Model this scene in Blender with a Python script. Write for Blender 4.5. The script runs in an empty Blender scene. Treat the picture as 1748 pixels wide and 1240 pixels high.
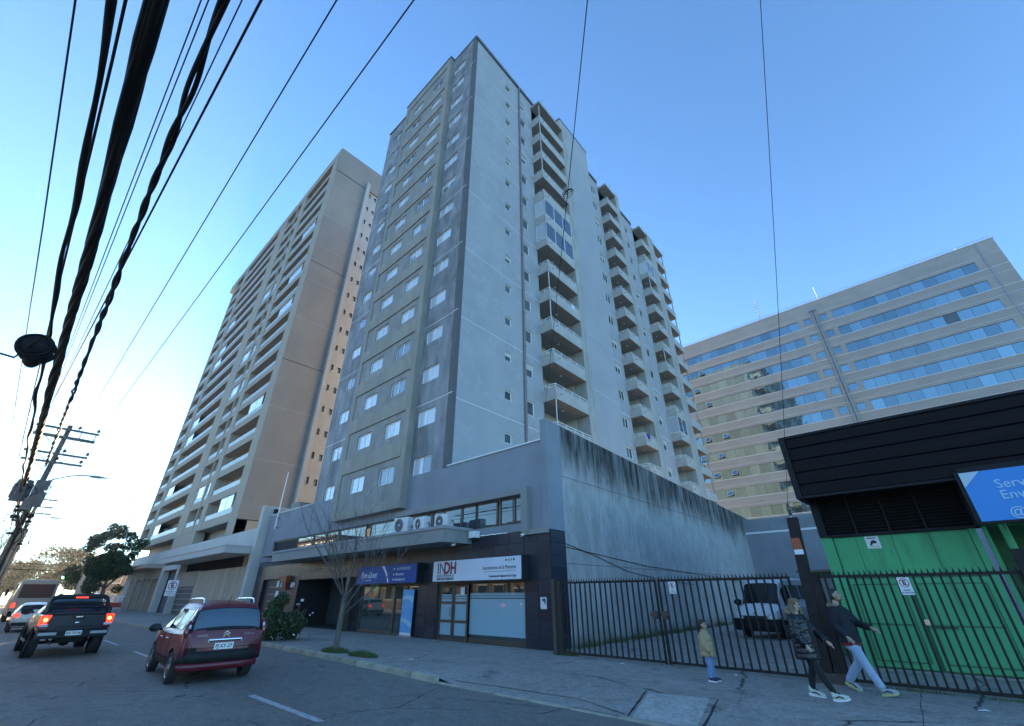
import bpy, bmesh, math, random
from mathutils import Vector, Matrix, Euler
R = math.radians
rnd = random.Random(7)
SC = bpy.context.scene
COL = SC.collection

# ------------------------------------------------------------------ camera, sky, sun, exposure
CAM = bpy.data.objects.new('camera', bpy.data.cameras.new('camera'))
COL.objects.link(CAM)
PITCH, YAW, ROLL = R(28.37), R(42.61), R(-0.35)
_F = Vector((-math.sin(YAW), math.cos(YAW), 0)); _R = Vector((math.cos(YAW), math.sin(YAW), 0)); _U = Vector((0, 0, 1))
_fw = _F*math.cos(PITCH) + _U*math.sin(PITCH); _up = _U*math.cos(PITCH) - _F*math.sin(PITCH)
_r = _R*math.cos(ROLL) + _up*math.sin(ROLL); _u = _up*math.cos(ROLL) - _R*math.sin(ROLL)
CAM.matrix_world = Matrix(((_r.x, _u.x, -_fw.x, 0), (_r.y, _u.y, -_fw.y, 0), (_r.z, _u.z, -_fw.z, 1.9), (0, 0, 0, 1)))
CAM.data.sensor_width = 36; CAM.data.lens = 727/1748*36
CAM.data.clip_start = 0.1; CAM.data.clip_end = 3000
SC.camera = CAM

SUN_EL, SUN_AZ = R(9.0), R(11.0)          # azimuth measured from the street direction (-X) towards the buildings (+Y)
SUN_DIR = Vector((-math.cos(SUN_AZ)*math.cos(SUN_EL), math.sin(SUN_AZ)*math.cos(SUN_EL), math.sin(SUN_EL)))
world = bpy.data.worlds.new('World'); SC.world = world
world.use_nodes = True
wn = world.node_tree.nodes; wl = world.node_tree.links
for n in list(wn): wn.remove(n)
sky = wn.new('ShaderNodeTexSky'); sky.sky_type = 'NISHITA'; sky.sun_disc = False
sky.sun_elevation = SUN_EL; sky.sun_rotation = R(-90) + SUN_AZ
sky.air_density = 0.9; sky.dust_density = 0.0; sky.ozone_density = 5.5; sky.altitude = 50
bg = wn.new('ShaderNodeBackground'); bg.inputs['Strength'].default_value = 0.15
wo = wn.new('ShaderNodeOutputWorld')
wl.new(sky.outputs[0], bg.inputs[0]); wl.new(bg.outputs[0], wo.inputs[0])

sl = bpy.data.lights.new('sun', 'SUN'); sl.energy = 3.6; sl.angle = R(0.5); sl.color = (1.0, 0.86, 0.68)
so = bpy.data.objects.new('sun', sl); COL.objects.link(so)
so.rotation_euler = SUN_DIR.to_track_quat('Z', 'Y').to_euler(); so.location = (0, 0, 80)

SC.view_settings.view_transform = 'Standard'; SC.view_settings.look = 'None'
SC.view_settings.exposure = 2.42; SC.view_settings.gamma = 1.0; SC.view_settings.use_curve_mapping = False
SC.view_settings.use_white_balance = True; SC.view_settings.white_balance_temperature = 8500; SC.view_settings.white_balance_tint = 9
SC.render.engine = 'CYCLES'
SC.cycles.use_denoising = True
SC.cycles.max_bounces = 8; SC.cycles.diffuse_bounces = 4; SC.cycles.glossy_bounces = 3
SC.cycles.transmission_bounces = 4; SC.cycles.transparent_max_bounces = 8
SC.cycles.sample_clamp_indirect = 6

# ------------------------------------------------------------------ helpers
I4 = Matrix.Identity(4)
WM = {}
def T(x, y, z): return Matrix.Translation((x, y, z))
def RZ(a): return Matrix.Rotation(a, 4, 'Z')
def RX(a): return Matrix.Rotation(a, 4, 'X')
def RY(a): return Matrix.Rotation(a, 4, 'Y')

def link(o, parent, M):
    COL.objects.link(o)
    o.matrix_basis = M.copy()
    if parent is not None:
        o.parent = parent
        o.matrix_parent_inverse = WM[parent.name].inverted()
    WM[o.name] = M.copy()
    return o

def tag(o, label=None, cat=None, group=None, kind=None):
    if label: o['label'] = label
    if cat: o['category'] = cat
    if group: o['group'] = group
    if kind: o['kind'] = kind
    return o

def thing(name, label, cat, loc=(0, 0, 0), group=None, rz=0.0):
    o = bpy.data.objects.new(name, None); o.empty_display_size = 0.3
    link(o, None, T(*loc) @ RZ(rz))
    return tag(o, label, cat, group)

def put(name, mesh, parent=None, M=I4, label=None, kind=None, cat=None, group=None):
    o = bpy.data.objects.new(name, mesh)
    link(o, parent, M)
    return tag(o, label, cat, group, kind)

def dup_tree(src, M, label=None, group=None):
    """copy of a thing (Empty) with its parts and sub-parts"""
    r = src.copy(); COL.objects.link(r); r.matrix_basis = M
    WM[r.name] = M.copy()
    if label: r['label'] = label
    if group: r['group'] = group
    for c in src.children:
        d = c.copy(); COL.objects.link(d); d.parent = r
        for g in c.children:
            e = g.copy(); COL.objects.link(e); e.parent = d
    return r

class MB:
    def __init__(s): s.v = []; s.f = []; s.m = []; s.mats = []; s.sm = []
    def mi(s, mat):
        if mat not in s.mats: s.mats.append(mat)
        return s.mats.index(mat)
    def face(s, pts, mat, smooth=False):
        b = len(s.v); s.v.extend([tuple(p) for p in pts]); s.f.append(tuple(range(b, b+len(pts)))); s.m.append(s.mi(mat)); s.sm.append(smooth)
    def quads(s, verts, faces, mat, smooth=False):
        b = len(s.v); s.v.extend([tuple(p) for p in verts]); k = s.mi(mat)
        for f in faces: s.f.append(tuple(i+b for i in f)); s.m.append(k); s.sm.append(smooth)
    def box(s, x0, x1, y0, y1, z0, z1, mat, M=None):
        if x0 > x1: x0, x1 = x1, x0
        if y0 > y1: y0, y1 = y1, y0
        if z0 > z1: z0, z1 = z1, z0
        v = [Vector(p) for p in ((x0,y0,z0),(x1,y0,z0),(x1,y1,z0),(x0,y1,z0),(x0,y0,z1),(x1,y0,z1),(x1,y1,z1),(x0,y1,z1))]
        if M is not None: v = [M @ p for p in v]
        s.quads(v, ((0,3,2,1),(4,5,6,7),(0,1,5,4),(1,2,6,5),(2,3,7,6),(3,0,4,7)), mat)
        return s
    def tube(s, path, rad, mat, n=8, caps=True, smooth=True):
        path = [Vector(p) for p in path]
        if not isinstance(rad, (list, tuple)): rad = [rad]*len(path)
        rings = []; prev = None
        for i, p in enumerate(path):
            d = (path[min(i+1, len(path)-1)] - path[max(i-1, 0)])
            if d.length < 1e-9: d = Vector((0, 0, 1))
            d.normalize()
            if prev is None:
                a = Vector((0, 0, 1)) if abs(d.z) < .9 else Vector((1, 0, 0))
                x = d.cross(a).normalized()
            else:
                x = (prev - d*prev.dot(d))
                x = x.normalized() if x.length > 1e-6 else d.orthogonal().normalized()
            prev = x; y = d.cross(x)
            rings.append([p + (x*math.cos(2*math.pi*k/n) + y*math.sin(2*math.pi*k/n))*rad[i] for k in range(n)])
        v = [q for r in rings for q in r]; f = []
        for i in range(len(path)-1):
            for k in range(n):
                f.append((i*n+k, i*n+(k+1) % n, (i+1)*n+(k+1) % n, (i+1)*n+k))
        s.quads(v, f, mat, smooth)
        if caps and n > 2:
            s.face(list(reversed(rings[0])), mat); s.face(rings[-1], mat)
        return s
    def lathe(s, prof, mat, n=16, M=I4, smooth=True):
        """profile of (r, z) spun round local z"""
        v = []; f = []
        for r, z in prof:
            for k in range(n):
                a = 2*math.pi*k/n; v.append(M @ Vector((r*math.cos(a), r*math.sin(a), z)))
        for i in range(len(prof)-1):
            for k in range(n): f.append((i*n+k, i*n+(k+1) % n, (i+1)*n+(k+1) % n, (i+1)*n+k))
        s.quads(v, f, mat, smooth); return s
    def prism(s, poly, y0, y1, mat, M=I4):
        """polygon in local XZ extruded along local y"""
        a = [M @ Vector((x, y0, z)) for x, z in poly]; b = [M @ Vector((x, y1, z)) for x, z in poly]
        s.face(a, mat); s.face(list(reversed(b)), mat)
        n = len(poly)
        for i in range(n): s.face((a[(i+1) % n], a[i], b[i], b[(i+1) % n]), mat)
        return s
    def wall(s, u0, u1, z0, z1, holes, depth, mat, fn, rmat=None):
        """front face with real openings; fn(u, d, z) -> point, d = depth behind the face"""
        rmat = rmat or mat
        us = sorted({u0, u1, *[h[0] for h in holes], *[h[1] for h in holes]})
        zs = sorted({z0, z1, *[h[2] for h in holes], *[h[3] for h in holes]})
        us = [u for u in us if u0 <= u <= u1]; zs = [z for z in zs if z0 <= z <= z1]
        for j in range(len(zs)-1):
            run = None
            for i in range(len(us)-1):
                cu, cz = (us[i]+us[i+1])/2, (zs[j]+zs[j+1])/2
                hole = any(h[0] < cu < h[1] and h[2] < cz < h[3] for h in holes)
                if not hole: run = us[i] if run is None else run
                if (hole or i == len(us)-2) and run is not None:
                    e = us[i] if hole else us[i+1]
                    s.face((fn(run,0,zs[j]), fn(e,0,zs[j]), fn(e,0,zs[j+1]), fn(run,0,zs[j+1])), mat); run = None
        for h in holes:
            a, b, c, d = h[:4]; dp = h[4] if len(h) > 4 else depth
            s.face((fn(a,0,c), fn(a,dp,c), fn(b,dp,c), fn(b,0,c)), rmat); s.face((fn(a,0,d), fn(b,0,d), fn(b,dp,d), fn(a,dp,d)), rmat)
            s.face((fn(a,0,c), fn(a,0,d), fn(a,dp,d), fn(a,dp,c)), rmat); s.face((fn(b,0,c), fn(b,dp,c), fn(b,dp,d), fn(b,0,d)), rmat)
        return s
    def mesh(s, name, sharp=None, merge=0.0):
        me = bpy.data.meshes.new(name)
        me.from_pydata(s.v, [], s.f)
        for m in s.mats: me.materials.append(m)
        me.polygons.foreach_set('material_index', s.m)
        me.polygons.foreach_set('use_smooth', s.sm)
        if merge:
            bm = bmesh.new(); bm.from_mesh(me); bmesh.ops.remove_doubles(bm, verts=bm.verts, dist=merge); bm.to_mesh(me); bm.free()
        if sharp is not None: me.set_sharp_from_angle(angle=R(sharp))
        me.update()
        return me

def boxes(name, lst, mat):
    mb = MB()
    for b in lst: mb.box(*b, mat)
    return mb.mesh(name)

def put_each(name, lst, mat, parent, M=I4):
    for b in lst: put(name, boxes(name, [b], mat), parent, M)

# ------------------------------------------------------------------ materials
def mat(name, c1, c2=None, scale=2.0, detail=6, stretch=(1, 1, 1), rough=0.75, bump=0.0, bscale=60, metal=0.0,
        lo=0.35, hi=0.65, rand=0.0, spec=0.5, coat=0.0, emit=None, estr=0.0, c3=None, scale3=0.4, stretch3=(1, 1, 1), lo3=.5, hi3=.7):
    m = bpy.data.materials.new(name); m.use_nodes = True
    nt = m.node_tree; N = nt.nodes; L = nt.links
    b = N['Principled BSDF']
    b.inputs['Roughness'].default_value = rough; b.inputs['Metallic'].default_value = metal
    b.inputs['Specular IOR Level'].default_value = spec; b.inputs['Coat Weight'].default_value = coat
    b.inputs['Base Color'].default_value = (*c1, 1)
    col = None; tc = None
    if c2 is not None or bump or c3 is not None:
        tc = N.new('ShaderNodeTexCoord')
    def noise(sc, st, lo, hi, det):
        mp = N.new('ShaderNodeMapping'); mp.inputs['Scale'].default_value = st
        L.new(tc.outputs['Object'], mp.inputs['Vector'])
        nz = N.new('ShaderNodeTexNoise'); nz.inputs['Scale'].default_value = sc; nz.inputs['Detail'].default_value = det
        nz.inputs['Roughness'].default_value = .6
        L.new(mp.outputs[0], nz.inputs['Vector'])
        mr = N.new('ShaderNodeMapRange'); mr.inputs['From Min'].default_value = lo; mr.inputs['From Max'].default_value = hi
        L.new(nz.outputs[0], mr.inputs['Value'])
        return mr.outputs[0]
    def mix(fac, a, c):
        mx = N.new('ShaderNodeMix'); mx.data_type = 'RGBA'
        L.new(fac, mx.inputs[0])
        if isinstance(a, tuple): mx.inputs[6].default_value = (*a, 1)
        else: L.new(a, mx.inputs[6])
        mx.inputs[7].default_value = (*c, 1)
        return mx.outputs[2]
    if c2 is not None: col = mix(noise(scale, stretch, lo, hi, detail), c1, c2)
    if c3 is not None: col = mix(noise(scale3, stretch3, lo3, hi3, 8), col if col is not None else c1, c3)
    if rand:
        oi = N.new('ShaderNodeObjectInfo')
        mr = N.new('ShaderNodeMapRange'); mr.inputs['To Min'].default_value = 1-rand; mr.inputs['To Max'].default_value = 1+rand
        L.new(oi.outputs['Random'], mr.inputs['Value'])
        hs = N.new('ShaderNodeHueSaturation'); L.new(mr.outputs[0], hs.inputs['Value'])
        if col is None: hs.inputs['Color'].default_value = (*c1, 1)
        else: L.new(col, hs.inputs['Color'])
        col = hs.outputs[0]
    if col is not None: L.new(col, b.inputs['Base Color'])
    if bump:
        nz = N.new('ShaderNodeTexNoise'); nz.inputs['Scale'].default_value = bscale; nz.inputs['Detail'].default_value = 4
        L.new(tc.outputs['Object'], nz.inputs['Vector'])
        bp = N.new('ShaderNodeBump'); bp.inputs['Strength'].default_value = bump; bp.inputs['Distance'].default_value = 0.02
        L.new(nz.outputs[0], bp.inputs['Height']); L.new(bp.outputs[0], b.inputs['Normal'])
    if emit is not None:
        b.inputs['Emission Color'].default_value = (*emit, 1); b.inputs['Emission Strength'].default_value = estr
    return m

def glassmat(name, col, rough=0.03, alpha=None, rand=0.0, spec=0.9):
    m = mat(name, col, rough=rough, rand=rand, spec=spec, coat=0.6)
    m.node_tree.nodes['Principled BSDF'].inputs['Coat Roughness'].default_value = 0.02
    if alpha is not None: m.node_tree.nodes['Principled BSDF'].inputs['Alpha'].default_value = alpha
    return m

# tower
M_front = mat('tower_front_stucco', (.175,.178,.187), (.335,.338,.35), scale=1.0, stretch=(1,1,.4), lo=.36, hi=.66, rough=.85, bump=.25, bscale=25, c3=(.12,.115,.11), scale3=.45, stretch3=(1,1,.6), lo3=.5, hi3=.72)
M_side = mat('tower_side_stucco', (.405,.40,.40), (.355,.35,.35), scale=.5, stretch=(1,1,.6), lo=.4, hi=.7, rough=.85, bump=.25, bscale=25, c3=(.45,.445,.44), scale3=1.4, lo3=.5, hi3=.75)
M_core = mat('tower_core_paint', (.42,.42,.425), (.385,.38,.385), scale=.4, rough=.8, bump=.15, bscale=25)
M_bay = mat('tower_bay_stucco', (.27,.243,.205), (.34,.31,.265), scale=1.1, stretch=(1,1,.4), rough=.85, bump=.25, bscale=25)
M_baypanel = mat('tower_bay_panel', (.31,.30,.28), (.235,.225,.21), scale=1.2, stretch=(1,1,.5), rough=.85, bump=.2, bscale=25, c3=(.36,.36,.355), scale3=.8, lo3=.55, hi3=.75)
M_cornerstrip = mat('dark_corner_paint', (.10,.098,.095), (.125,.122,.118), scale=1.5, rough=.8)
M_pier = mat('unpainted_pier', (.49,.455,.405), (.34,.32,.285), scale=1.6, stretch=(1,1,.25), rough=.9, bump=.3, bscale=30)
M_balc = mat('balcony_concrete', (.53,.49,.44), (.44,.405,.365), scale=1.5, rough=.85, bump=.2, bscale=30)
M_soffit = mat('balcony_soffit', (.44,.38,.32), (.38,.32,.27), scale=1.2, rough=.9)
M_cream = mat('cream_wall', (.62,.58,.52), (.55,.51,.46), scale=1, rough=.9)
M_white = mat('white_frame', (.84,.84,.82), rough=.45)
M_whiteline = mat('white_joint', (.72,.73,.72), rough=.7)
M_pane = glassmat('window_pane', (.56,.60,.63), rand=.22)
M_sidepane = mat('side_pane', (.085,.10,.105), rough=.08, rand=.5, spec=.25)
M_darkpane = glassmat('dark_pane', (.06,.075,.085), rand=.4)
M_pipe = mat('brown_pipe', (.27,.22,.20), (.22,.18,.17), scale=3, rough=.6)
M_tile = mat('granite_tile', (.019,.024,.035), (.030,.036,.050), scale=40, rough=.30, rand=.25, spec=.35)
M_grout = mat('grout', (.10,.105,.115), rough=.9)
M_brown = mat('bronze_frame', (.105,.085,.068), (.085,.07,.055), scale=6, rough=.4, metal=.4)
M_dark = mat('dark_void', (.012,.012,.014), rough=.8)
M_black = mat('black_paint', (.015,.015,.017), rough=.5)
M_podium = mat('podium_stucco', (.25,.268,.30), (.21,.225,.25), scale=.7, stretch=(1,1,.5), rough=.8, bump=.2, bscale=25, c3=(.175,.188,.21), scale3=.5, lo3=.55, hi3=.75)
M_canopy = mat('canopy_stucco', (.29,.285,.272), (.23,.225,.215), scale=.9, stretch=(.4,1,1), rough=.8, bump=.2, bscale=30)
M_frost = glassmat('frosted_film', (.235,.42,.49), rough=.25, spec=.5)
M_shopglass = glassmat('shop_glass', (.035,.05,.05), rough=.015)
M_ribbon = glassmat('ribbon_glass', (.045,.06,.07), rough=.015, rand=.3)
# beige
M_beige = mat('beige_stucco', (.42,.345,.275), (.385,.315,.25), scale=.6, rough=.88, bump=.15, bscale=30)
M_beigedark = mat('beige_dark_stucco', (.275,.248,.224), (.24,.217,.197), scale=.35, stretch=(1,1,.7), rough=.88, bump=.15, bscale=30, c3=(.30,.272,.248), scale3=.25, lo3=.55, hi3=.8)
M_cream2 = mat('cream_stucco', (.41,.40,.385), (.365,.355,.34), scale=.6, stretch=(1,1,.3), rough=.9)
M_tan = mat('tan_wall', (.50,.445,.385), (.45,.40,.345), scale=.8, rough=.9)
M_rail = mat('rail_glass', (.36,.41,.38), rough=.35, spec=.25, rand=.1)
M_ltgrey = mat('light_grey_stucco', (.54,.51,.465), (.48,.455,.415), scale=.6, rough=.85, bump=.15, bscale=30)
M_timber = mat('pale_timber', (.50,.42,.32), (.42,.34,.25), scale=3, stretch=(6,1,.4), rough=.75, rand=.1)
M_wood = mat('brown_wood', (.15,.115,.085), (.11,.08,.06), scale=3, stretch=(8,8,.5), rough=.7, rand=.15)
# office
M_off = mat('office_cladding', (.41,.365,.325), (.36,.315,.28), scale=1.2, stretch=(.3,1,1), rough=.7, c3=(.47,.42,.375), scale3=.12, lo3=.5, hi3=.75)
M_offline = mat('office_ledge', (.68,.68,.66), rough=.6)
M_offglass = glassmat('office_glass', (.19,.32,.36), rough=.02, rand=.24, spec=1.0)
M_offglass_nt = M_offglass.node_tree; _n = M_offglass_nt.nodes.new('ShaderNodeTexNoise'); _n.inputs['Scale'].default_value = .9; _t = M_offglass_nt.nodes.new('ShaderNodeTexCoord'); _b = M_offglass_nt.nodes.new('ShaderNodeBump'); _b.inputs['Strength'].default_value = .12; _b.inputs['Distance'].default_value = .1
M_offglass_nt.links.new(_t.outputs['Object'], _n.inputs['Vector']); M_offglass_nt.links.new(_n.outputs[0], _b.inputs['Height']); M_offglass_nt.links.new(_b.outputs[0], M_offglass_nt.nodes['Principled BSDF'].inputs['Normal'])
M_offglass.node_tree.nodes['Principled BSDF'].inputs['Metallic'].default_value = .85
M_metal = mat('grey_metal', (.30,.31,.32), rough=.45, metal=.6)
# street
M_conc = mat('concrete_grey', (.30,.30,.295), (.23,.23,.228), scale=1.4, rough=.9, bump=.3, bscale=40)
M_steel = mat('gate_steel', (.018,.015,.016), (.035,.024,.021), scale=6, rough=.7, spec=.25)
M_rust = mat('rusty_steel', (.09,.06,.05), (.05,.04,.036), scale=10, rough=.75)
M_tyre = mat('tyre_rubber', (.018,.018,.019), (.03,.029,.028), scale=14, rough=.85)
M_rim = mat('alloy_rim', (.35,.35,.36), rough=.35, metal=.9)
M_chrome = mat('chrome', (.75,.76,.78), rough=.14, metal=1.0)
M_plate = mat('plate_white', (.72,.72,.69), rough=.5)
M_ink = mat('print_black', (.02,.02,.022), rough=.6)
M_redink = mat('print_red', (.42,.025,.03), rough=.6)
M_paper = mat('paper_white', (.70,.72,.74), rough=.8)
M_cable = mat('black_cable', (.008,.008,.009), (.014,.013,.013), scale=5, rough=.7, spec=.15)
M_pole = mat('pole_concrete', (.12,.11,.095), (.085,.078,.068), scale=2.5, stretch=(1,1,.2), rough=.9, bump=.3, bscale=30)

def stained_concrete():
    """board-marked concrete: dark growth running down from the top edge, pale washed streaks below"""
    m = bpy.data.materials.new('stained_concrete'); m.use_nodes = True
    nt = m.node_tree; N = nt.nodes; L = nt.links; b = N['Principled BSDF']; b.inputs['Roughness'].default_value = .95; b.inputs['Specular IOR Level'].default_value = .2
    tc = N.new('ShaderNodeTexCoord')
    def noise(scale, st, det=8, rough=.62):
        mp = N.new('ShaderNodeMapping'); mp.inputs['Scale'].default_value = st; L.new(tc.outputs['Object'], mp.inputs[0])
        n = N.new('ShaderNodeTexNoise'); n.inputs['Scale'].default_value = scale; n.inputs['Detail'].default_value = det; n.inputs['Roughness'].default_value = rough
        L.new(mp.outputs[0], n.inputs['Vector']); return n.outputs[0]
    def mth(op, a, c):
        n = N.new('ShaderNodeMath'); n.operation = op
        for i, x in enumerate((a, c)):
            if isinstance(x, (int, float)): n.inputs[i].default_value = x
            else: L.new(x, n.inputs[i])
        return n.outputs[0]
    def rng(x, a, c):
        n = N.new('ShaderNodeMapRange'); n.interpolation_type = 'SMOOTHSTEP'; n.inputs[1].default_value = a; n.inputs[2].default_value = c; L.new(x, n.inputs[0]); return n.outputs[0]
    def mix(f, a, c):
        n = N.new('ShaderNodeMix'); n.data_type = 'RGBA'; L.new(f, n.inputs[0])
        for i, x in ((6, a), (7, c)):
            if isinstance(x, tuple): n.inputs[i].default_value = (*x, 1)
            else: L.new(x, n.inputs[i])
        return n.outputs[2]
    sep = N.new('ShaderNodeSeparateXYZ'); L.new(tc.outputs['Object'], sep.inputs[0])
    y, z = sep.outputs[1], sep.outputs[2]
    blot = noise(1.1, (1, 1, .7)); streak = noise(1.6, (1, 1, .09), 9, .7); fine = noise(7, (1, 1, .25), 6)
    col = mix(rng(blot, .35, .65), (.335,.325,.31), (.42,.41,.395))
    col = mix(rng(fine, .45, .75), col, (.26,.265,.265))
    col = mix(mth('MULTIPLY', rng(streak, .5, .72), .55), col, (.52,.51,.495))
    topz = mth('SUBTRACT', 8.6, mth('MULTIPLY', y, .034))
    d = mth('SUBTRACT', topz, z)
    wide = noise(.16, (1, 1, .02), 3, .5)
    reach = mth('ADD', mth('ADD', mth('MULTIPLY', streak, 3.6), mth('MULTIPLY', wide, 4.2)), mth('MULTIPLY', blot, 1.8))
    f = rng(mth('SUBTRACT', mth('SUBTRACT', reach, 2.9), d), -.9, 1.1)
    fs = noise(3.2, (1, 1, .06), 8, .75)
    col = mix(mth('MULTIPLY', f, mth('ADD', .45, mth('MULTIPLY', rng(fs, .62, .40), .55))), col, (.022,.022,.022))
    low = rng(mth('ADD', z, mth('MULTIPLY', blot, 1.0)), 1.25, .55)
    col = mix(mth('MULTIPLY', low, .6), col, (.12,.13,.10))
    L.new(col, b.inputs['Base Color'])
    bp = N.new('ShaderNodeBump'); bp.inputs['Strength'].default_value = .5; bp.inputs['Distance'].default_value = .02
    L.new(fine, bp.inputs['Height']); L.new(bp.outputs[0], b.inputs['Normal'])
    return m
M_stain = stained_concrete()

def asphalt(name, c1, c2, c3, crack=(.02,.02,.021), cw=.006, cscale=.33):
    m = bpy.data.materials.new(name); m.use_nodes = True
    nt = m.node_tree; N = nt.nodes; L = nt.links; b = N['Principled BSDF']; b.inputs['Roughness'].default_value = .82
    tc = N.new('ShaderNodeTexCoord')
    def noise(scale, st=(1, 1, 1), det=6, rough=.6):
        mp = N.new('ShaderNodeMapping'); mp.inputs['Scale'].default_value = st; L.new(tc.outputs['Object'], mp.inputs[0])
        n = N.new('ShaderNodeTexNoise'); n.inputs['Scale'].default_value = scale; n.inputs['Detail'].default_value = det; n.inputs['Roughness'].default_value = rough
        L.new(mp.outputs[0], n.inputs['Vector']); return n
    def rng(x, a, c):
        n = N.new('ShaderNodeMapRange'); n.inputs[1].default_value = a; n.inputs[2].default_value = c; L.new(x, n.inputs[0]); return n.outputs[0]
    def mix(f, a, c):
        n = N.new('ShaderNodeMix'); n.data_type = 'RGBA'; L.new(f, n.inputs[0])
        for i, x in ((6, a), (7, c)):
            if isinstance(x, tuple): n.inputs[i].default_value = (*x, 1)
            else: L.new(x, n.inputs[i])
        return n.outputs[2]
    big = noise(.45, (.35, 1, 1), 8, .65); mid = noise(2.2); grain = noise(95, det=3)
    col = mix(rng(big.outputs[0], .35, .65), c1, c2)
    col = mix(rng(mid.outputs[0], .52, .72), col, c3)
    g = N.new('ShaderNodeMix'); g.data_type = 'RGBA'; g.blend_type = 'MULTIPLY'; g.inputs[0].default_value = .55
    L.new(col, g.inputs[6]); gr = N.new('ShaderNodeMapRange'); gr.inputs[1].default_value = .3; gr.inputs[2].default_value = .7; gr.inputs[3].default_value = .5; gr.inputs[4].default_value = 1.5
    L.new(grain.outputs[0], gr.inputs[0]); L.new(gr.outputs[0], g.inputs[7]); col = g.outputs[2]
    for sc_, lo_, hi_ in ((17, .66, 1.38), (5.5, .78, 1.26)):
        nz2 = noise(sc_, det=8, rough=.75); m2 = N.new('ShaderNodeMapRange'); m2.inputs[1].default_value = .32; m2.inputs[2].default_value = .68; m2.inputs[3].default_value = lo_; m2.inputs[4].default_value = hi_
        L.new(nz2.outputs[0], m2.inputs[0]); g2 = N.new('ShaderNodeMix'); g2.data_type = 'RGBA'; g2.blend_type = 'MULTIPLY'; g2.inputs[0].default_value = 1
        L.new(col, g2.inputs[6]); L.new(m2.outputs[0], g2.inputs[7]); col = g2.outputs[2]
    spot = noise(.9, (.5, 1, 1), 5, .7); col = mix(rng(spot.outputs[0], .62, .70), col, tuple(x*.62 for x in c3))
    # long wandering cracks
    wob = noise(1.3, det=4)
    ad = N.new('ShaderNodeMix'); ad.data_type = 'VECTOR'; ad.inputs[0].default_value = .28
    L.new(tc.outputs['Object'], ad.inputs[4]); L.new(wob.outputs[1], ad.inputs[5])
    vo = N.new('ShaderNodeTexVoronoi'); vo.feature = 'DISTANCE_TO_EDGE'; vo.inputs['Scale'].default_value = cscale
    L.new(ad.outputs[1], vo.inputs['Vector'])
    gate = noise(.5, det=3)
    ck = rng(vo.outputs[0], cw, cw*.2)
    mm = N.new('ShaderNodeMath'); mm.operation = 'MULTIPLY'; L.new(ck, mm.inputs[0]); L.new(rng(gate.outputs[0], .46, .53), mm.inputs[1])
    col = mix(mm.outputs[0], col, crack)
    L.new(col, b.inputs['Base Color'])
    bp = N.new('ShaderNodeBump'); bp.inputs['Strength'].default_value = .35; bp.inputs['Distance'].default_value = .01
    L.new(grain.outputs[0], bp.inputs['Height']); L.new(bp.outputs[0], b.inputs['Normal'])
    return m
M_asph = asphalt('road_asphalt', (.135,.122,.106), (.18,.165,.145), (.105,.097,.086))
M_pave = asphalt('pavement_concrete', (.235,.215,.188), (.29,.268,.238), (.185,.17,.15), cscale=.22)
M_patch = asphalt('repaired_concrete', (.33,.315,.285), (.38,.36,.33), (.28,.265,.24), cscale=.1)

def text(s, size, depth=.012, bold=0.0, font=None, align='CENTER', xs=1.0):
    cu = bpy.data.curves.new('txt', 'FONT'); cu.body = s; cu.size = size; cu.extrude = depth/2; cu.offset = bold
    cu.align_x = align; cu.align_y = 'CENTER'; cu.resolution_u = 3
    o = bpy.data.objects.new('txt', cu); COL.objects.link(o)
    dg = bpy.context.evaluated_depsgraph_get()
    me = bpy.data.meshes.new_from_object(o.evaluated_get(dg))
    bpy.data.objects.remove(o); bpy.data.curves.remove(cu)
    me.transform(Matrix.Diagonal((xs, 1, 1, 1)) if xs != 1 else I4)
    return me
def lettering(name, s, size, mt, parent, M, **k):
    """M: local x = reading direction, local y = up, local z = out of the surface"""
    me = text(s, size, **k); me.materials.clear(); me.materials.append(mt)
    return put(name, me, parent, M)
FRONT = RX(R(90))                      # reads on a face that looks towards -Y
# ------------------------------------------------------------------ ground, road, pavements
mb = MB(); mb.face([(-1500,-1500,-.06),(1500,-1500,-.06),(1500,1500,-.06),(-1500,1500,-.06)], mat('ground_earth', (.10,.10,.095), (.13,.125,.115), scale=.05, rough=.95))
put('ground', mb.mesh('ground'), kind='structure', label='bare ground stretching out beyond the street')
mb = MB(); mb.face([(-260,.6,0),(60,.6,0),(60,9.2,0),(-260,9.2,0)], M_asph)
put('road', mb.mesh('road'), kind='structure', label='grey worn asphalt road with fine cracks')

KERB = [(60,8.0),(-9.5,8.0),(-16,8.3),(-22.5,8.6),(-27,8.3),(-32,7.6),(-130,7.6),(-260,7.6)]
def kerb_y(x):
    for (a, ya), (b, yb) in zip(KERB, KERB[1:]):
        if b <= x <= a: return ya + (yb-ya)*(x-a)/(b-a)
    return 8.0
def drop(x):                       # 1 = full kerb, 0 = lowered crossing in front of the gate
    t = max(0, min(1, (-9.4-x)/1.1)); return t*t*(3-2*t)
def pave_z(x, y):
    k = drop(x); e = kerb_y(x)
    t = max(0, min(1, (y-e)/2.6)); t = t*t*(3-2*t)
    return .13*k + (1-k)*(.016 + .114*t)
xs = [60,40,25,15,10]+[8-.5*i for i in range(0, 60)]+[-24,-27,-32,-40,-60,-90,-130,-260]
ys = [0,.12,.25,.45,.7,1,1.4,1.9,2.6,3.6,5.35]
mb = MB(); vv = []; ff = []
for x in xs:
    e = kerb_y(x)+.16
    for t in ys:
        y = e + t*(13.35-e)/5.35
        vv.append((x, y, pave_z(x, y-.1)))
n = len(ys)
for i in range(len(xs)-1):
    for j in range(n-1): ff.append((i*n+j, i*n+j+1, (i+1)*n+j+1, (i+1)*n+j))
mb.quads(vv, ff, M_pave, True)
mb.face([(-10.85,13.35,.13),(60,13.35,.13),(60,60,.13),(-10.85,60,.13)][::1], M_pave)
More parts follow.
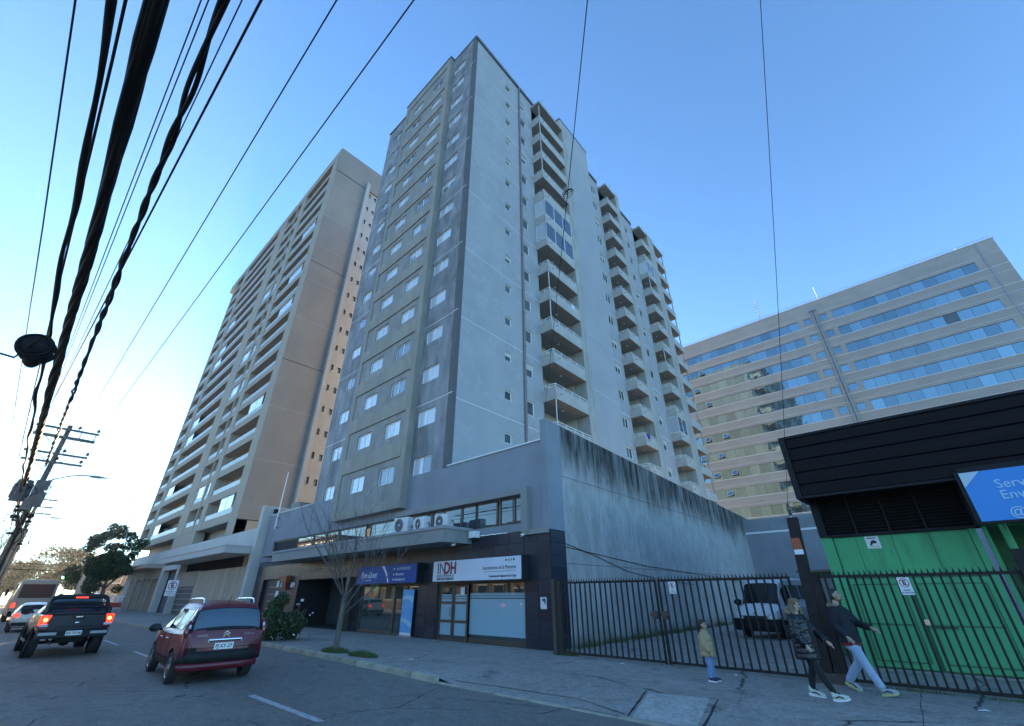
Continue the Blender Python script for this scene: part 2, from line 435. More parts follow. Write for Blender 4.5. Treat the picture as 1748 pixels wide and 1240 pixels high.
mb.face([(-260,13.35,.13),(-10.85,13.35,.13),(-10.85,13.98,.13),(-260,13.98,.13)], M_pave)
put('pavement', mb.mesh('pavement'), kind='structure', label='grey concrete pavement in front of the buildings')
mb = MB(); mb.face([(-260,-12,.13),(60,-12,.13),(60,.45,.13),(-260,.45,.13)], M_pave)
mb.box(-260,60,.45,.6,-.05,.135,M_conc)
put('pavement', mb.mesh('far_pavement'), kind='structure', label='pavement on the near side of the road')

M_kerb = mat('kerb_concrete', (.42,.385,.29), (.27,.255,.21), scale=3.5, rough=.9, bump=.4, bscale=30, rand=.12, c3=(.17,.165,.15), scale3=2.2, lo3=.55, hi3=.7)
kb = thing('kerb', 'worn yellowish kerb of separate stones along the road', 'kerb', (-10, 8.05, 0)); kb['kind'] = 'structure'
del kb['category']
mb = MB(); mb.box(-.49,.49,0,.155,-.05,.134,M_kerb)
kme = mb.mesh('kerb_stone'); bm = bmesh.new(); bm.from_mesh(kme); bmesh.ops.bevel(bm, geom=[e for e in bm.edges if abs(e.verts[0].co.z-.134)<1e-4 and abs(e.verts[1].co.z-.134)<1e-4 and e.verts[0].co.y<.01 and e.verts[1].co.y<.01], offset=.03, segments=2, affect='EDGES'); bm.to_mesh(kme); bm.free()
x = 6.0
while x > -70:
    y0, y1 = kerb_y(x), kerb_y(x-1)
    k = drop(x-.5)
    a = math.atan2(-(y1-y0), 1.0)
    zz = -.118*(1-k) + rnd.uniform(-.006,.006)
    put('kerb_stone', kme, kb, T(x-.5, (y0+y1)/2+rnd.uniform(-.008,.008), zz) @ RZ(a + rnd.uniform(-.006,.006)))
    x -= 1.0
# repaired slab in the crossing
mb = MB(); pts = [(-5.30,9.80),(-4.15,10.0),(-3.72,8.25),(-4.80,8.2)]
mb.face([(x, y, pave_z(x, y-.1)+.012) for x, y in pts][::-1], M_patch)
for (a, b) in zip(pts, pts[1:]+pts[:1]):
    mb.face([(a[0],a[1],pave_z(a[0],a[1]-.1)+.012),(b[0],b[1],pave_z(b[0],b[1]-.1)+.012),(b[0],b[1],-.02),(a[0],a[1],-.02)], M_patch)
put('pavement_slab', mb.mesh('pavement_slab'), kind='structure', label='paler repaired concrete slab in the crossing before the gate')
# dark open joints in the crossing
mb = MB()
def crack(p, w=.022):
    pp = []
    for (a, b) in zip(p, p[1:]):
        for i in range(8):
            t = i/8; pp.append((a[0]+(b[0]-a[0])*t+rnd.uniform(-.012,.012), a[1]+(b[1]-a[1])*t+rnd.uniform(-.012,.012)))
    pp.append(p[-1])
    for a, b in zip(pp, pp[1:]):
        d = Vector((b[0]-a[0], b[1]-a[1])); nn = Vector((-d.y, d.x)).normalized()*w*rnd.uniform(.25,.8)
        q = [(a[0]-nn.x,a[1]-nn.y),(b[0]-nn.x,b[1]-nn.y),(b[0]+nn.x,b[1]+nn.y),(a[0]+nn.x,a[1]+nn.y)]
        mb.face([(x,y,pave_z(x,y-.1)+.006 if y > kerb_y(x)+.17 else .004) for x,y in q], M_dark)
crack([(-5.42,9.9),(-4.86,8.1)],.03); crack([(-4.0,10.05),(-3.62,8.2)],.03); crack([(-5.38,9.86),(-4.05,10.08)],.012)
crack([(-9.9,8.4),(-8.2,8.62),(-6.2,8.7),(-5.0,8.3)],.03); crack([(-3.9,11.3),(-3.6,9.9)],.008)
crack([(-10.2,9.9),(-7.5,9.6),(-5.4,9.9)],.008); crack([(-18.5,1.0),(-15.6,3.05)],.02); crack([(-15.2,2.2),(-13.8,3.4)],.02)
crack([(-9.5,6.7),(-7.6,7.5),(-6.4,7.9)],.014)
for xx in range(-13, -46, -3): crack([(xx, kerb_y(xx)+.25),(xx, 13.2)], .008)
crack([(-11.5,11.0),(-45,11.0)], .008); crack([(-9.5,10.4),(2.0,11.2)], .010); crack([(-1.2,13.0),(-1.0,9.2)], .010); crack([(-7.6,12.9),(-7.9,8.6)], .008)
put('joint', mb.mesh('joint'), kind='structure', label='dark open cracks in the road and crossing')

M_mark = mat('road_paint', (.46,.47,.47), (.20,.205,.21), scale=9, detail=8, rough=.8, lo=.42, hi=.7)
for (a, b) in ((-11.86,-8.65),(-24.1,-21.6),(-31.1,-27.5),(-37.6,-34.2),(-44,-40.8),(-50.5,-47.2)):
    mb = MB(); mb.face([(a,4.50,.004),(b,4.50,.004),(b,4.64,.004),(a,4.64,.004)], M_mark)
    put('lane_mark', mb.mesh('lane_mark'), kind='structure')

# ------------------------------------------------------------------ grey apartment tower with its podium
TH = R(1.8)
XC, Y0 = -17.42, 13.9
tower = thing('apartment_tower', 'tall blue-grey apartment tower of fifteen rows of windows above a podium of shops', 'apartment building', (XC, Y0, 0))
MS = T(XC, Y0, 0) @ RZ(TH)            # local x = out of the side face, local y = along it
fF = lambda u, d, z: (u, Y0+d, z)
fS = lambda u, d, z: tuple(MS @ Vector((-d, u, z)))
zf = lambda k: 7.66+2.874*k          # window sills, street face
TOP = 51.0
# street face, outer strips
holesL = [(-31.2,-29.75,zf(k),zf(k)+1.0) for k in range(15)]
holesR = [(-20.52,-18.82,zf(k),zf(k)+1.0) for k in range(15)]
mb = MB()
mb.wall(-32.6,-28.3,7.70,TOP,[h for h in holesL],.14,M_front,fF)
put('street_wall', mb.mesh('street_wall'), tower)
mb = MB()
mb.wall(-20.9,-17.75,7.70,TOP,[h for h in holesR],.14,M_front,fF)
put('street_wall', mb.mesh('street_wall'), tower)
put('corner_strip', boxes('corner_strip', [(-17.75,-17.40,13.875,14.2,7.66,TOP)], M_cornerstrip), tower)
# shared window meshes, origin at lower left, facing -y
def window_meshes(w, h, cols=2, fr=.055, mullion=.07, m=None, pane=None):
    m = m or M_white
    f = MB(); f.box(0,w,0,.05,0,fr,m); f.box(0,w,0,.05,h-fr,h,m); f.box(0,fr,0,.05,fr,h-fr,m); f.box(w-fr,w,0,.05,fr,h-fr,m)
    cw = (w-2*fr-(cols-1)*mullion)/cols; pos = []
    for i in range(cols):
        x = fr+i*(cw+mullion)
        if i: f.box(x-mullion,x,0,.045,fr,h-fr,m)
        pos.append(x)
    p = MB(); p.face([(0,0,0),(cw,0,0),(cw,0,h-2*fr),(0,0,h-2*fr)], pane or M_pane)
    return f.mesh('window'), p.mesh('pane'), pos, fr
wL = window_meshes(1.45,1.0); wR = window_meshes(1.70,1.0)
def pane_variant(me, m, drop):
    k = (me.name, m.name, drop)
    if k not in PV:
        c = me.copy(); c.materials.clear(); c.materials.append(m)
        if drop:
            zt = max(v.co.z for v in c.vertices); xw = max(v.co.x for v in c.vertices); b = MB()
            b.face([(0,0,0),(xw,0,0),(xw,0,zt*(1-drop)),(0,0,zt*(1-drop))], m); b.face([(0,0,zt*(1-drop)),(xw,0,zt*(1-drop)),(xw,0,zt),(0,0,zt)], M_blind); c = b.mesh('pane')
        PV[k] = c
    return PV[k]
PV = {}; rw = random.Random(77)
M_blind = glassmat('blind_behind_glass', (.58,.57,.53), rough=.06); M_greypane = glassmat('grey_pane', (.16,.19,.22), rough=.03, rand=.3)
def add_window(parent, ws, M, pane=None, cat=None):
    o = put('window', ws[0], parent, M); front = len(ws[2]) == 2 and ws[1].materials[0] == M_pane
    t = rw.random()
    for x in ws[2]:
        me = ws[1]
        if front:
            if t < .16: me = pane_variant(me, M_greypane, 0)
            elif t < .30: me = pane_variant(me, M_greypane if rw.random() < .5 else M_pane, .45)
            elif t < .42 and x > .3: me = pane_variant(me, M_greypane, 0)
        elif t < .25: me = pane_variant(me, M_sidepane, .4)
        put('pane', me, o, M @ T(x, .03, ws[3]))
    return o
for k in range(15):
    add_window(tower, wL, T(-31.2, Y0+.07, zf(k))); add_window(tower, wR, T(-20.52, Y0+.07, zf(k)))
# projecting bay
YB = 13.45
bayz0, bayz1 = 6.0, 51.15
holesB = []
for k in range(15):
    holesB += [(-26.80,-25.10,zf(k)-.14,zf(k)+.86), (-23.45,-21.78,zf(k)-.14,zf(k)+.86)]
inner = (-28.05,-21.25)
mb = MB()
fB = lambda u, d, z: (u, YB+d, z)
mb.box(-28.45,inner[0],YB,Y0+.02,bayz0,bayz1,M_bay); mb.box(inner[1],-20.75,YB,Y0+.02,bayz0,bayz1,M_bay)
mb.box(inner[0],inner[1],YB,Y0+.02,bayz0,bayz0+.55,M_bay); mb.box(inner[0],inner[1],YB,Y0+.02,bayz1-1.2,bayz1,M_bay)
put('bay_frame', mb.mesh('bay_frame'), tower)
mb = MB(); fBi = lambda u, d, z: (u, YB+.07+d, z)
mb.wall(inner[0],inner[1],bayz0+.55,bayz1-1.2,holesB,.14,M_baypanel,fBi)
put('bay_panel', mb.mesh('bay_panel'), tower)
spm = boxes('spandrel', [(inner[0]+.003,inner[1]-.003,YB-.015,YB+.075,0,.98)], M_bay)
for k in range(14): put('spandrel', spm, tower, T(0,0,zf(k)+1.27))
wB = window_meshes(1.68,1.0)
for k in range(15):
    for x in (-26.79,-23.45): add_window(tower, wB, T(x, YB+.15, zf(k)-.14))
put_each('coping', [(-28.55,-20.65,YB-.06,Y0+.3,51.15,51.27),(-32.68,-28.56,Y0-.05,Y0+.3,51.0,51.1),(-20.64,-17.35,Y0-.05,Y0+.3,51.0,51.1)], M_cornerstrip, tower)
# white joints of the street face
wj = [(-32.6,-28.46,13.892,13.91,z,z+.038) for z in (11.93,17.66,23.4,29.15,34.9,40.65,46.4)]+[(-20.74,-17.76,13.892,13.91,z,z+.038) for z in (11.93,17.66,23.4,29.15,34.9,40.65,46.4)]
wj += [(-17.76,-17.38,13.868,13.9,z,z+.05) for z in (11.93,17.66,23.4,29.15,34.9,40.65,46.4)]
put_each('white_joint', wj, M_whiteline, tower)

# side face
zs = lambda k: 21.4+2.93*(k-5)       # sills of the 1.1 m windows
zb = lambda k: 14.05+2.93*(k-2)      # balcony undersides
S_END = 41.3; ZR = 49.75
holes = []
rows = range(0, 15)
for k in rows:
    holes += [(4.5,5.2,zs(k)+.38,zs(k)+1.08,.14),(6.78,7.62,zs(k),zs(k)+1.1,.14),(21.2,22.4,zs(k)+.05,zs(k)+1.15,.14),(30.35,31.4,zs(k)-.1,zs(k)+1.0,.14)]
    if k < 14:
        zt = zb(k+1) if k < 13 else ZR
        holes += [(8.75,13.05,zb(k)+.15,zt,1.1),(23.15,25.70,zb(k)+.15,zt,1.1),(33.1,35.55,zb(k)+.15,zt,1.1)]
mb = MB(); mb.wall(.02,S_END-3.5,7.4,50.75,[h for h in holes],.14,M_side,fS, M_cream)
put('side_wall', mb.mesh('side_wall'), tower)
ws1 = window_meshes(.70,.70,1,.07,pane=M_sidepane); ws2 = window_meshes(.84,1.1,1,.08,pane=M_sidepane); ws3 = window_meshes(1.2,1.1,2,.08,pane=M_sidepane); ws4 = window_meshes(1.05,1.1,1,.09,pane=M_sidepane)
RS = RZ(R(90))                        # window mesh (faces -y) turned to face +x of the side frame
for k in rows:
    for s, ws, dz in ((4.5,ws1,.38),(6.78,ws2,0),(21.2,ws3,.05),(30.35,ws4,-.1)):
        add_window(tower, ws, MS @ T(-.08, s, zs(k)+dz) @ RS)
jl = [(-.012,.006,.02,8.6,z,z+.042) for z in (11.7,17.3,23.1,28.9,34.7,40.5,46.3)]+[(-.012,.006,20,23,z-.3,z-.245) for z in (11.7,17.3,23.1,28.9,34.7,40.5,46.3)]+[(-.012,.006,28.2,33,z-.4,z-.345) for z in (11.7,17.3,23.1,28.9,34.7,40.5,46.3)]
put_each('white_joint', jl, M_whiteline, tower, MS)
put_each('white_joint', [(.472,.484,14.17,20.1,z,z+.042) for z in (11.55,17.3,23.1,28.95,34.75,40.6,46.4)], M_whiteline, tower, MS)
put_each('cornice', [(-.3,.14,-.0,13.0,50.75,51.15),(-.3,.14,20.2,22.9,50.75,51.15),(-.3,.14,28.3,32.8,50.75,51.15)], M_cornerstrip, tower, MS)
# piers and lift core
put('pier', boxes('pier', [(-1.2,1.168,13.08,14.15,7.4,50.4)], M_pier), tower, MS)
put('lift_core', boxes('lift_core', [(-1.2,.47,14.0,20.1,7.4,53.9)], M_core), tower, MS)
put('pier', boxes('pier', [(-1.2,1.168,25.72,26.75,7.4,50.55)], M_pier), tower, MS)
put('pier', boxes('pier', [(-1.2,1.168,35.57,37.70,7.4,50.55)], M_pier), tower, MS)
put('core_coping', boxes('core_coping', [(-1.3,.53,13.9,20.17,53.9,54.0)], M_cornerstrip), tower, MS)
# body (other faces, roof, loggia backs)
put('body', boxes('body', [(-14.6,-1.1,1.1,S_END,7.45,50.7)], M_cream), tower, MS)
put('west_wall', boxes('west_wall', [(-32.6,-32.3,Y0+.003,50,7.5,50.98)], M_front), tower)
put('rear_wall', boxes('rear_wall', [(-15.2,-1.6,S_END+.005,S_END+.12,7.0,51.0)], M_cream2), tower, MS)
put('roof', boxes('roof', [(-15.1,-.3,.3,S_END,50.7,50.74)], M_conc), tower, MS)
# roof railing and downpipe
mb = MB()
for s in range(0, 10): mb.tube([(.02,.3+s*1.3,51.1),(.02,.3+s*1.3,51.75)], .018, M_whiteline, 6)
mb.tube([(.02,.1,51.75),(.02,12.6,51.75)], .018, M_whiteline, 6)
put('roof_railing', mb.mesh('roof_railing'), tower, MS)
mb = MB(); mb.tube([(.09,6.55,7.7),(.09,6.55,50.9)], .10, M_pipe, 10)
for k in range(15): mb.tube([(.09,6.55,9+2.93*k),(.09,6.55,9.12+2.93*k)], .125, M_pipe, 10)
put('downpipe', mb.mesh('downpipe'), tower, MS)
# balconies
def balcony_meshes(s0, s1):
    b = MB(); L = s1-s0
    b.box(-1.1,1.165,0,L,0,.15,M_balc)
    b.box(1.06,1.165,0,L,.15,.92,M_balc); b.box(0.0,1.06,0,.10,.15,.92,M_balc)
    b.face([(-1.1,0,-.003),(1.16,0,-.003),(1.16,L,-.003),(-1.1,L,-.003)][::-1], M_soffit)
    b.lathe([(.11,-.003),(.12,-.05),(.07,-.07),(0,-.075)], M_whiteline, 10, T(.2,L*.5,0))
    b.tube([(1.16,.55,.5),(1.42,.55,.44)], .02, M_ink, 6)
    r = MB()
    for z in (1.03,1.22): r.tube([(.03,.05,z),(1.11,.05,z),(1.11,L-.03,z)], .032, M_white, 6)
    nn = max(2, int(L/1.1))
    for i in range(nn+1): r.box(1.09,1.13,.03+(L-.1)*i/nn,.08+(L-.1)*i/nn,.92,1.22,M_white)
    for x in (.03,.55): r.box(x,x+.04,.03,.07,.92,1.17,M_white)
    d = MB(); w = min(2.6, L*.62); h = 2.05
    y0 = .25
    for a, c, e, g in ((y0,y0+w,0,.06),(y0,y0+w,h-.06,h),(y0,y0+.06,.06,h-.06),(y0+w-.06,y0+w,.06,h-.06),(y0+w/2-.04,y0+w/2+.04,.06,h-.06)):
        d.box(-1.09,-1.04,a,c,.15+e,.15+g,M_white)
    d.face([(-1.06,y0+.06,.21),(-1.06,y0+w-.06,.21),(-1.06,y0+w-.06,.15+h-.06),(-1.06,y0+.06,.15+h-.06)], M_darkpane)
    g = MB(); H = 2.93
    g.box(1.10,1.15,0,.05,1.0,H,M_white)
    n = 3 if L > 3 else 2
    for i in range(n+1): g.box(1.095,1.155,(L-.06)*i/n,(L-.06)*i/n+.06,.95,H,M_white)
    for z in (.93,H-.09): g.box(1.10,1.15,.06,L,z,z+.07,M_white); g.box(0,1.10,.02,.07,z,z+.07,M_white)
    g.box(.03,.08,.02,.07,.93,H,M_white)
    g.face([(1.125,.06,1.0),(1.125,L-.06,1.0),(1.125,L-.06,H-.09),(1.125,.06,H-.09)], M_ribbon)
    g.face([(.08,.045,1.0),(1.10,.045,1.0),(1.10,.045,H-.09),(.08,.045,H-.09)], M_pane)
    p = MB(); p.tube([(1.10,.06,.92),(1.10,.06,2.93)], .032, M_white, 8)
    return b.mesh('balcony'), r.mesh('railing'), d.mesh('balcony_door'), g.mesh('glazing'), p.mesh('corner_post')
for s0, s1, encl, posts in ((8.65,13.07,(7,8),(1,4,5,10,11,12,13)),(23.1,25.71,(),()),(33.05,35.56,(3,11),(6,10))):
    bm_ = balcony_meshes(s0, s1)
    for k in range(0, 14):
        M = MS @ T(0, s0, zb(k))
        o = put('balcony', bm_[0], tower, M)
        if k in encl: put('glazing', bm_[3], o, M)
        else:
            put('railing', bm_[1], o, M)
            if k in posts: put('corner_post', bm_[4], o, M)
        put('balcony_door', bm_[2], o, M)
    rs = boxes('balcony_roof', [(-1.1,1.2,s0,s1,ZR,ZR+.34)], M_soffit)
    put('balcony_roof', rs, tower, MS)
# open end loggias
lg = MB(); L0, L1 = 37.72, S_END
lg.box(-1.6,1.165,L0,L1,0,.15,M_balc); lg.box(1.05,1.165,L0,L1,.15,.95,M_balc); lg.box(-1.6,1.05,L1-.11,L1,.15,.95,M_balc)
lg.face([(-1.6,L0,-.003),(1.16,L0,-.003),(1.16,L1,-.003),(-1.6,L1,-.003)][::-1], M_soffit)
lgm = lg.mesh('balcony')
lr = MB()
for z in (1.05,1.2): lr.tube([(1.10,L0,z),(1.10,L1-.05,z),(-1.5,L1-.05,z)], .024, M_white, 6)
lr.box(1.03,1.15,L1-.5,L1-.38,.95,2.93,M_pier)
lrm = lr.mesh('railing')
for k in range(0, 14):
    o = put('balcony', lgm, tower, MS @ T(0,0,zb(k)+.02)); put('railing', lrm, o, MS @ T(0,0,zb(k)+.02))
put('balcony_roof', boxes('balcony_roof', [(-1.6,1.2,L0,L1+.1,ZR,ZR+.34)], M_soffit), tower, MS)
# lightning rods / little brackets at the balcony roofs
mb = MB()
for s in (9.1,24.0,34.1,41.2): mb.tube([(1.1,s,ZR+.3),(1.5,s,ZR+.7)], .02, M_ink, 6)
put('roof_bracket', mb.mesh('roof_bracket'), tower, MS)

# ---- podium
mb = MB()
# stucco front above the shops, opening for the ribbon windows
mb.wall(-40.35,-10.85,4.13,7.7,[(-38.5,-12.2,4.43,5.56,.35)],.35,M_podium,fF)
mb.box(-40.35,-11.7,14.26,15.2,5.6,7.62,M_podium)
mb.box(-40.35,-11.7,14.30,22,7.40,7.5,M_conc)
put('podium_wall', mb.mesh('podium_wall'), tower)
put_each('parapet_coping', [(-40.4,-32.62,13.84,14.2,7.70,7.76),(-17.38,-11.12,13.84,14.2,7.70,7.76)], M_whiteline, tower)
mb = MB()      # raised surround of the ribbon windows
mb.box(-21.4,-11.85,13.72,13.897,5.57,5.83,M_canopy); mb.box(-12.19,-11.85,13.72,13.897,4.05,5.57,M_canopy); mb.box(-12.19,-10.88,13.78,13.897,3.95,4.13,M_canopy)
put('window_surround', mb.mesh('window_surround'), tower)
# ribbon windows
rb = thing
edges = [(-38.4,-34.4,0),(-34.3,-31.8,1),(-31.7,-29.9,1),(-29.8,-28.3,1),(-28.0,-24.9,1),(-24.3,-21.6,1),(-21.4,-18.6,1),(-18.4,-16.3,1),(-16.15,-15.22,1),(-15.18,-13.90,1),(-13.62,-12.92,1),(-12.76,-12.26,1)]
for a, b, g in edges:
    z0 = 4.45 if a > -17 else 4.6
    f = MB()
    for q in ((a-.06,b+.06,14.02,14.10,5.48,5.56),(a-.06,b+.06,14.02,14.10,z0-.02,z0+.04),(a-.08,a,14.02,14.10,z0,5.5),(b,b+.08,14.02,14.10,z0,5.5)): f.box(*q, M_brown)
    o = put('window', f.mesh('window'), tower)
    pm = MB(); pm.face([(a,14.06,z0+.04),(b,14.06,z0+.04),(b,14.06,5.48),(a,14.06,5.48)], M_ribbon if g else M_dark)
    put('pane', pm.mesh('pane'), o)
# canopy
mb = MB(); mb.box(-33.6,-15.3,12.25,13.9,3.83,4.36,M_canopy); mb.box(-33.65,-15.25,12.2,13.9,4.36,4.48,mat('canopy_edge', (.33,.34,.36), (.24,.25,.26), scale=2, rough=.8))
put('canopy', mb.mesh('canopy'), tower)
put('canopy', boxes('canopy', [(-38.5,-33.66,13.2,13.9,4.43,4.62)], M_canopy), tower)
# shop level: openings
mb = MB()
op = [(-38.65,-34.0,.13,2.87,.5),(-32.4,-25.2,.13,2.75,2.6),(-24.4,-19.0,.13,2.3,.25),(-17.5,-15.42,.13,2.33,.18),(-15.42,-12.2,.13,2.3,.12)]
f2 = lambda u, d, z: (u, Y0+.03+d, z)
mb.wall(-40.35,-10.85,.0,4.13,op,.2,M_grout,f2,M_dark)
mb.box(-40.35,-12.2,16.6,17,.1,4.2,M_dark)
mb.box(-32.4,-25.2,Y0+.05,16.6,2.76,2.9,M_dark)
put('shop_wall', mb.mesh('shop_wall'), tower)
# granite tiles, one by one
def tile_grid(u0, u1, z0, z1, w, h, off, fn_M, skip=()):
    nu = max(1, round((u1-u0)/w)); nz = max(1, round((z1-z0)/h)); tw, th = (u1-u0)/nu, (z1-z0)/nz
    key = (round(tw,3), round(th,3))
    if key not in TILES:
        t = MB(); t.box(.006,tw-.006,-.014,.02,.006,th-.006,M_tile); TILES[key] = t.mesh('tile')
    for i in range(nu):
        for j in range(nz):
            put('tile', TILES[key], tower, fn_M @ T(u0+i*tw, off, z0+j*th))
TILES = {}
TF = T(0, Y0+.012, 0)
tile_grid(-12.18,-10.86,.13,4.11,.66,.44,0,TF)
tile_grid(-19.0,-17.52,.13,2.33,.74,.44,0,TF)
tile_grid(-24.38,-12.2,2.34,3.66,.87,.44,0,TF)
tile_grid(-15.28,-12.2,3.67,4.11,.77,.44,0,TF)
tile_grid(-25.18,-24.42,.13,2.33,.76,.44,0,TF)
tile_grid(-32.4,-24.4,2.77,3.8,1.0,.51,0,TF)
tile_grid(-33.98,-32.42,.13,3.8,.78,.46,0,TF)
tile_grid(-38.64,-34.0,2.89,3.8,.93,.46,0,TF)
tile_grid(-40.3,-38.66,.13,3.8,.82,.46,0,TF)
tile_grid(.02,1.0,.13,4.05,.98,.44,0,T(-10.85,Y0,0) @ RZ(TH) @ RZ(R(90)))
# bronze door pair
def shop_door(x0, x1, z0, z1, y):
    f = MB()
    f.box(x0,x1,y,y+.09,z1-.08,z1,M_brown); f.box(x0,x0+.09,y,y+.09,z0,z1-.08,M_brown); f.box(x1-.09,x1,y,y+.09,z0,z1-.08,M_brown)
    o = put('door_frame', f.mesh('door_frame'), tower)
    mid = (x0+x1)/2
    for a, b in ((x0+.09,mid-.01),(mid+.01,x1-.09)):
        d = MB()
        d.box(a,a+.09,y+.01,y+.07,z0,z1-.08,M_brown); d.box(b-.09,b,y+.01,y+.07,z0,z1-.08,M_brown)
        for z in (z0, z0+.66, z0+1.36, z1-.2): d.box(a+.09,b-.09,y+.012,y+.068,z,z+.1,M_brown)
        l = put('door', d.mesh('door'), tower)
        for q0, q1, m in ((z0+.10,z0+.20,M_shopglass),(z0+.20,z0+.66,M_frost),(z0+.76,z0+1.36,M_frost),(z0+1.46,z0+1.55,M_frost),(z0+1.57,z0+1.64,M_frost),(z0+1.66,z0+1.73,M_frost),(z0+1.73,z1-.2,M_shopglass)):
            p = MB(); p.face([(a+.09,y+.04,q0),(b-.09,y+.04,q0),(b-.09,y+.04,q1),(a+.09,y+.04,q1)], m)
            put('pane', p.mesh('pane'), l)
        h = MB(); h.tube([(mid+(.13 if a > mid else -.13),y-.04,z0+.9),(mid+(.13 if a > mid else -.13),y-.04,z0+1.25)], .014, M_ink, 6)
        put('handle', h.mesh('handle'), l)
shop_door(-17.5,-15.42,.13,2.33,13.98)
# frosted shop window
f = MB(); f.box(-15.42,-12.2,13.97,14.05,.13,.30,M_brown); f.box(-15.42,-12.2,13.97,14.05,2.26,2.32,M_brown); f.box(-12.26,-12.2,13.97,14.05,.3,2.26,M_brown)
o = put('shop_window', f.mesh('shop_window'), tower)
for q0, q1, m in ((.30,.42,M_shopglass),(.42,1.70,M_frost),(1.70,1.735,M_ink),(1.735,1.80,M_frost),(1.80,1.82,M_ink),(1.82,1.875,M_frost),(1.875,1.885,M_shopglass),(1.885,1.91,M_frost),(1.91,2.26,M_shopglass)):
    p = MB(); p.face([(-15.42,14.03,q0),(-12.26,14.03,q0),(-12.26,14.03,q1),(-15.42,14.03,q1)], m); put('pane', p.mesh('pane'), o)
# glass shop front
f = MB()
for q in ((-24.4,-24.32,14.0,14.1,.13,2.3),(-21.10,-21.0,13.98,14.1,.13,2.3),(-19.08,-19.0,14.0,14.1,.13,2.3),(-24.32,-21.1,14.0,14.1,.13,.26),(-21.0,-19.08,14.0,14.1,.13,.2),(-24.32,-19.08,14.0,14.1,2.22,2.3),(-20.03,-19.98,14.0,14.08,.2,2.22)): f.box(*q, M_brown)
o = put('shop_window', f.mesh('shop_window'), tower)
for a, b in ((-24.32,-21.1),(-21.0,-20.03),(-19.98,-19.08)):
    p = MB(); p.face([(a,14.05,.2),(b,14.05,.2),(b,14.05,2.22),(a,14.05,2.22)], M_shopglass); put('pane', p.mesh('pane'), o)
h = MB(); h.tube([(-20.15,13.93,.75),(-20.15,13.93,1.75)], .022, M_chrome, 8); h.tube([(-20.15,13.93,.8),(-20.15,14.02,.8)], .014, M_chrome, 6); h.tube([(-20.15,13.93,1.7),(-20.15,14.02,1.7)], .014, M_chrome, 6)
put('handle', h.mesh('handle'), o)
# entrance: recessed doors, leaning post
f = MB(); f.box(-28.6,-28.5,16.3,16.4,.13,2.7,M_brown); f.box(-26.9,-26.8,16.3,16.4,.13,2.7,M_brown); f.box(-25.3,-25.2,16.3,16.4,.13,2.7,M_brown); f.box(-28.5,-25.3,16.3,16.4,2.1,2.2,M_brown)
o = put('entrance_door', f.mesh('entrance_door'), tower)
for a, b in ((-28.5,-26.9),(-26.8,-25.3)):
    p = MB(); p.face([(a,16.36,.14),(b,16.36,.14),(b,16.36,2.7),(a,16.36,2.7)], M_shopglass); put('pane', p.mesh('pane'), o)
put('partition', boxes('partition', [(-32.3,-28.6,16.2,16.5,.1,2.7)], mat('dark_green_wall', (.05,.065,.07), rough=.4)), tower)
put('post', boxes('post', [(-25.24,-25.0,13.5,13.86,.13,2.75)], M_brown), tower)
# dark garage door with light rails
f = MB(); f.box(-38.6,-34.05,14.1,14.2,.13,2.85,M_black)
o = put('garage_door', f.mesh('garage_door'), tower)
for z in (.55,1.0,1.45,1.9,2.35): put('rail', boxes('rail', [(-37.6,-34.3,14.04,14.1,z,z+.035)], M_metal), o)
for x in (-36.3,-35.6): put('notice', boxes('notice', [(x,x+.42,14.02,14.035,2.36,2.78)], M_paper), o)
put('notice', boxes('notice', [(-36.2,-35.7,14.02,14.035,1.75,2.12)], M_paper), o)
# building lettering
lettering('lettering', 'EDIFICIO CENTRO  URBANO', .30, mat('letter_bronze', (.34,.30,.24), rough=.45), tower, T(-28.5,13.89,3.28) @ FRONT, depth=.05, bold=.008, xs=1.42)
# house number
lettering('house_number', '699', .42, M_paper, tower, T(-33.2,13.87,2.45) @ FRONT, depth=.04, bold=.012)
# small fittings
mb = MB(); mb.box(-15.2,-14.78,13.6,13.88,4.05,4.32,M_white); mb.box(-15.08,-14.9,13.7,13.85,3.95,4.05,M_ink)
put('floodlight', mb.mesh('floodlight'), tower)
for x, z, yy in ((-12.1,3.92,13.6),(-15.5,3.74,12.9)):
    mb = MB(); mb.tube([(x,yy+.2,z+.05),(x,yy,z)], .05, M_white, 10); mb.tube([(x,yy+.2,z+.05),(x,yy+.2,z+.12)], .03, M_white, 8); mb.tube([(x,yy,z),(x,yy-.02,z)], .035, M_ink, 10)
    put('camera', mb.mesh('camera'), tower)

# ------------------------------------------------------------------ concrete boundary wall beside the gate
MW = T(-10.85, Y0, 0) @ RZ(TH)
cw = thing('boundary_wall', 'high raw concrete wall with black streaks running down from its top edge', 'wall', (-10.85, Y0, 0))
ztop = lambda s: 8.6-.034*s
def slab(s0, s1, z0, z1, m, x0=-.28, x1=0):
    f = MB()
    a = [(x0,s0,z0),(x1,s0,z0),(x1,s1,z0),(x0,s1,z0)]; t0 = z1 if z1 is not None else ztop(s0); t1 = z1 if z1 is not None else ztop(s1)
    b = [(x0,s0,t0),(x1,s0,t0),(x1,s1,t1),(x0,s1,t1)]
    f.quads(a+b, ((0,3,2,1),(4,5,6,7),(0,1,5,4),(1,2,6,5),(2,3,7,6),(3,0,4,7)), m)
    return f.mesh('concrete_lift')
put('wall_end', slab(-.03,1.02,4.08,None,M_podium,-.28,.012), cw, MW)
put('concrete_lift', slab(1.02,38,.0,2.90,M_stain,-.28,.0), cw, MW)
put('concrete_lift', slab(1.02,38,2.915,6.28,M_stain,-.28,.004), cw, MW)
put('concrete_lift', slab(1.02,38,6.30,None,M_stain,-.28,.0), cw, MW)
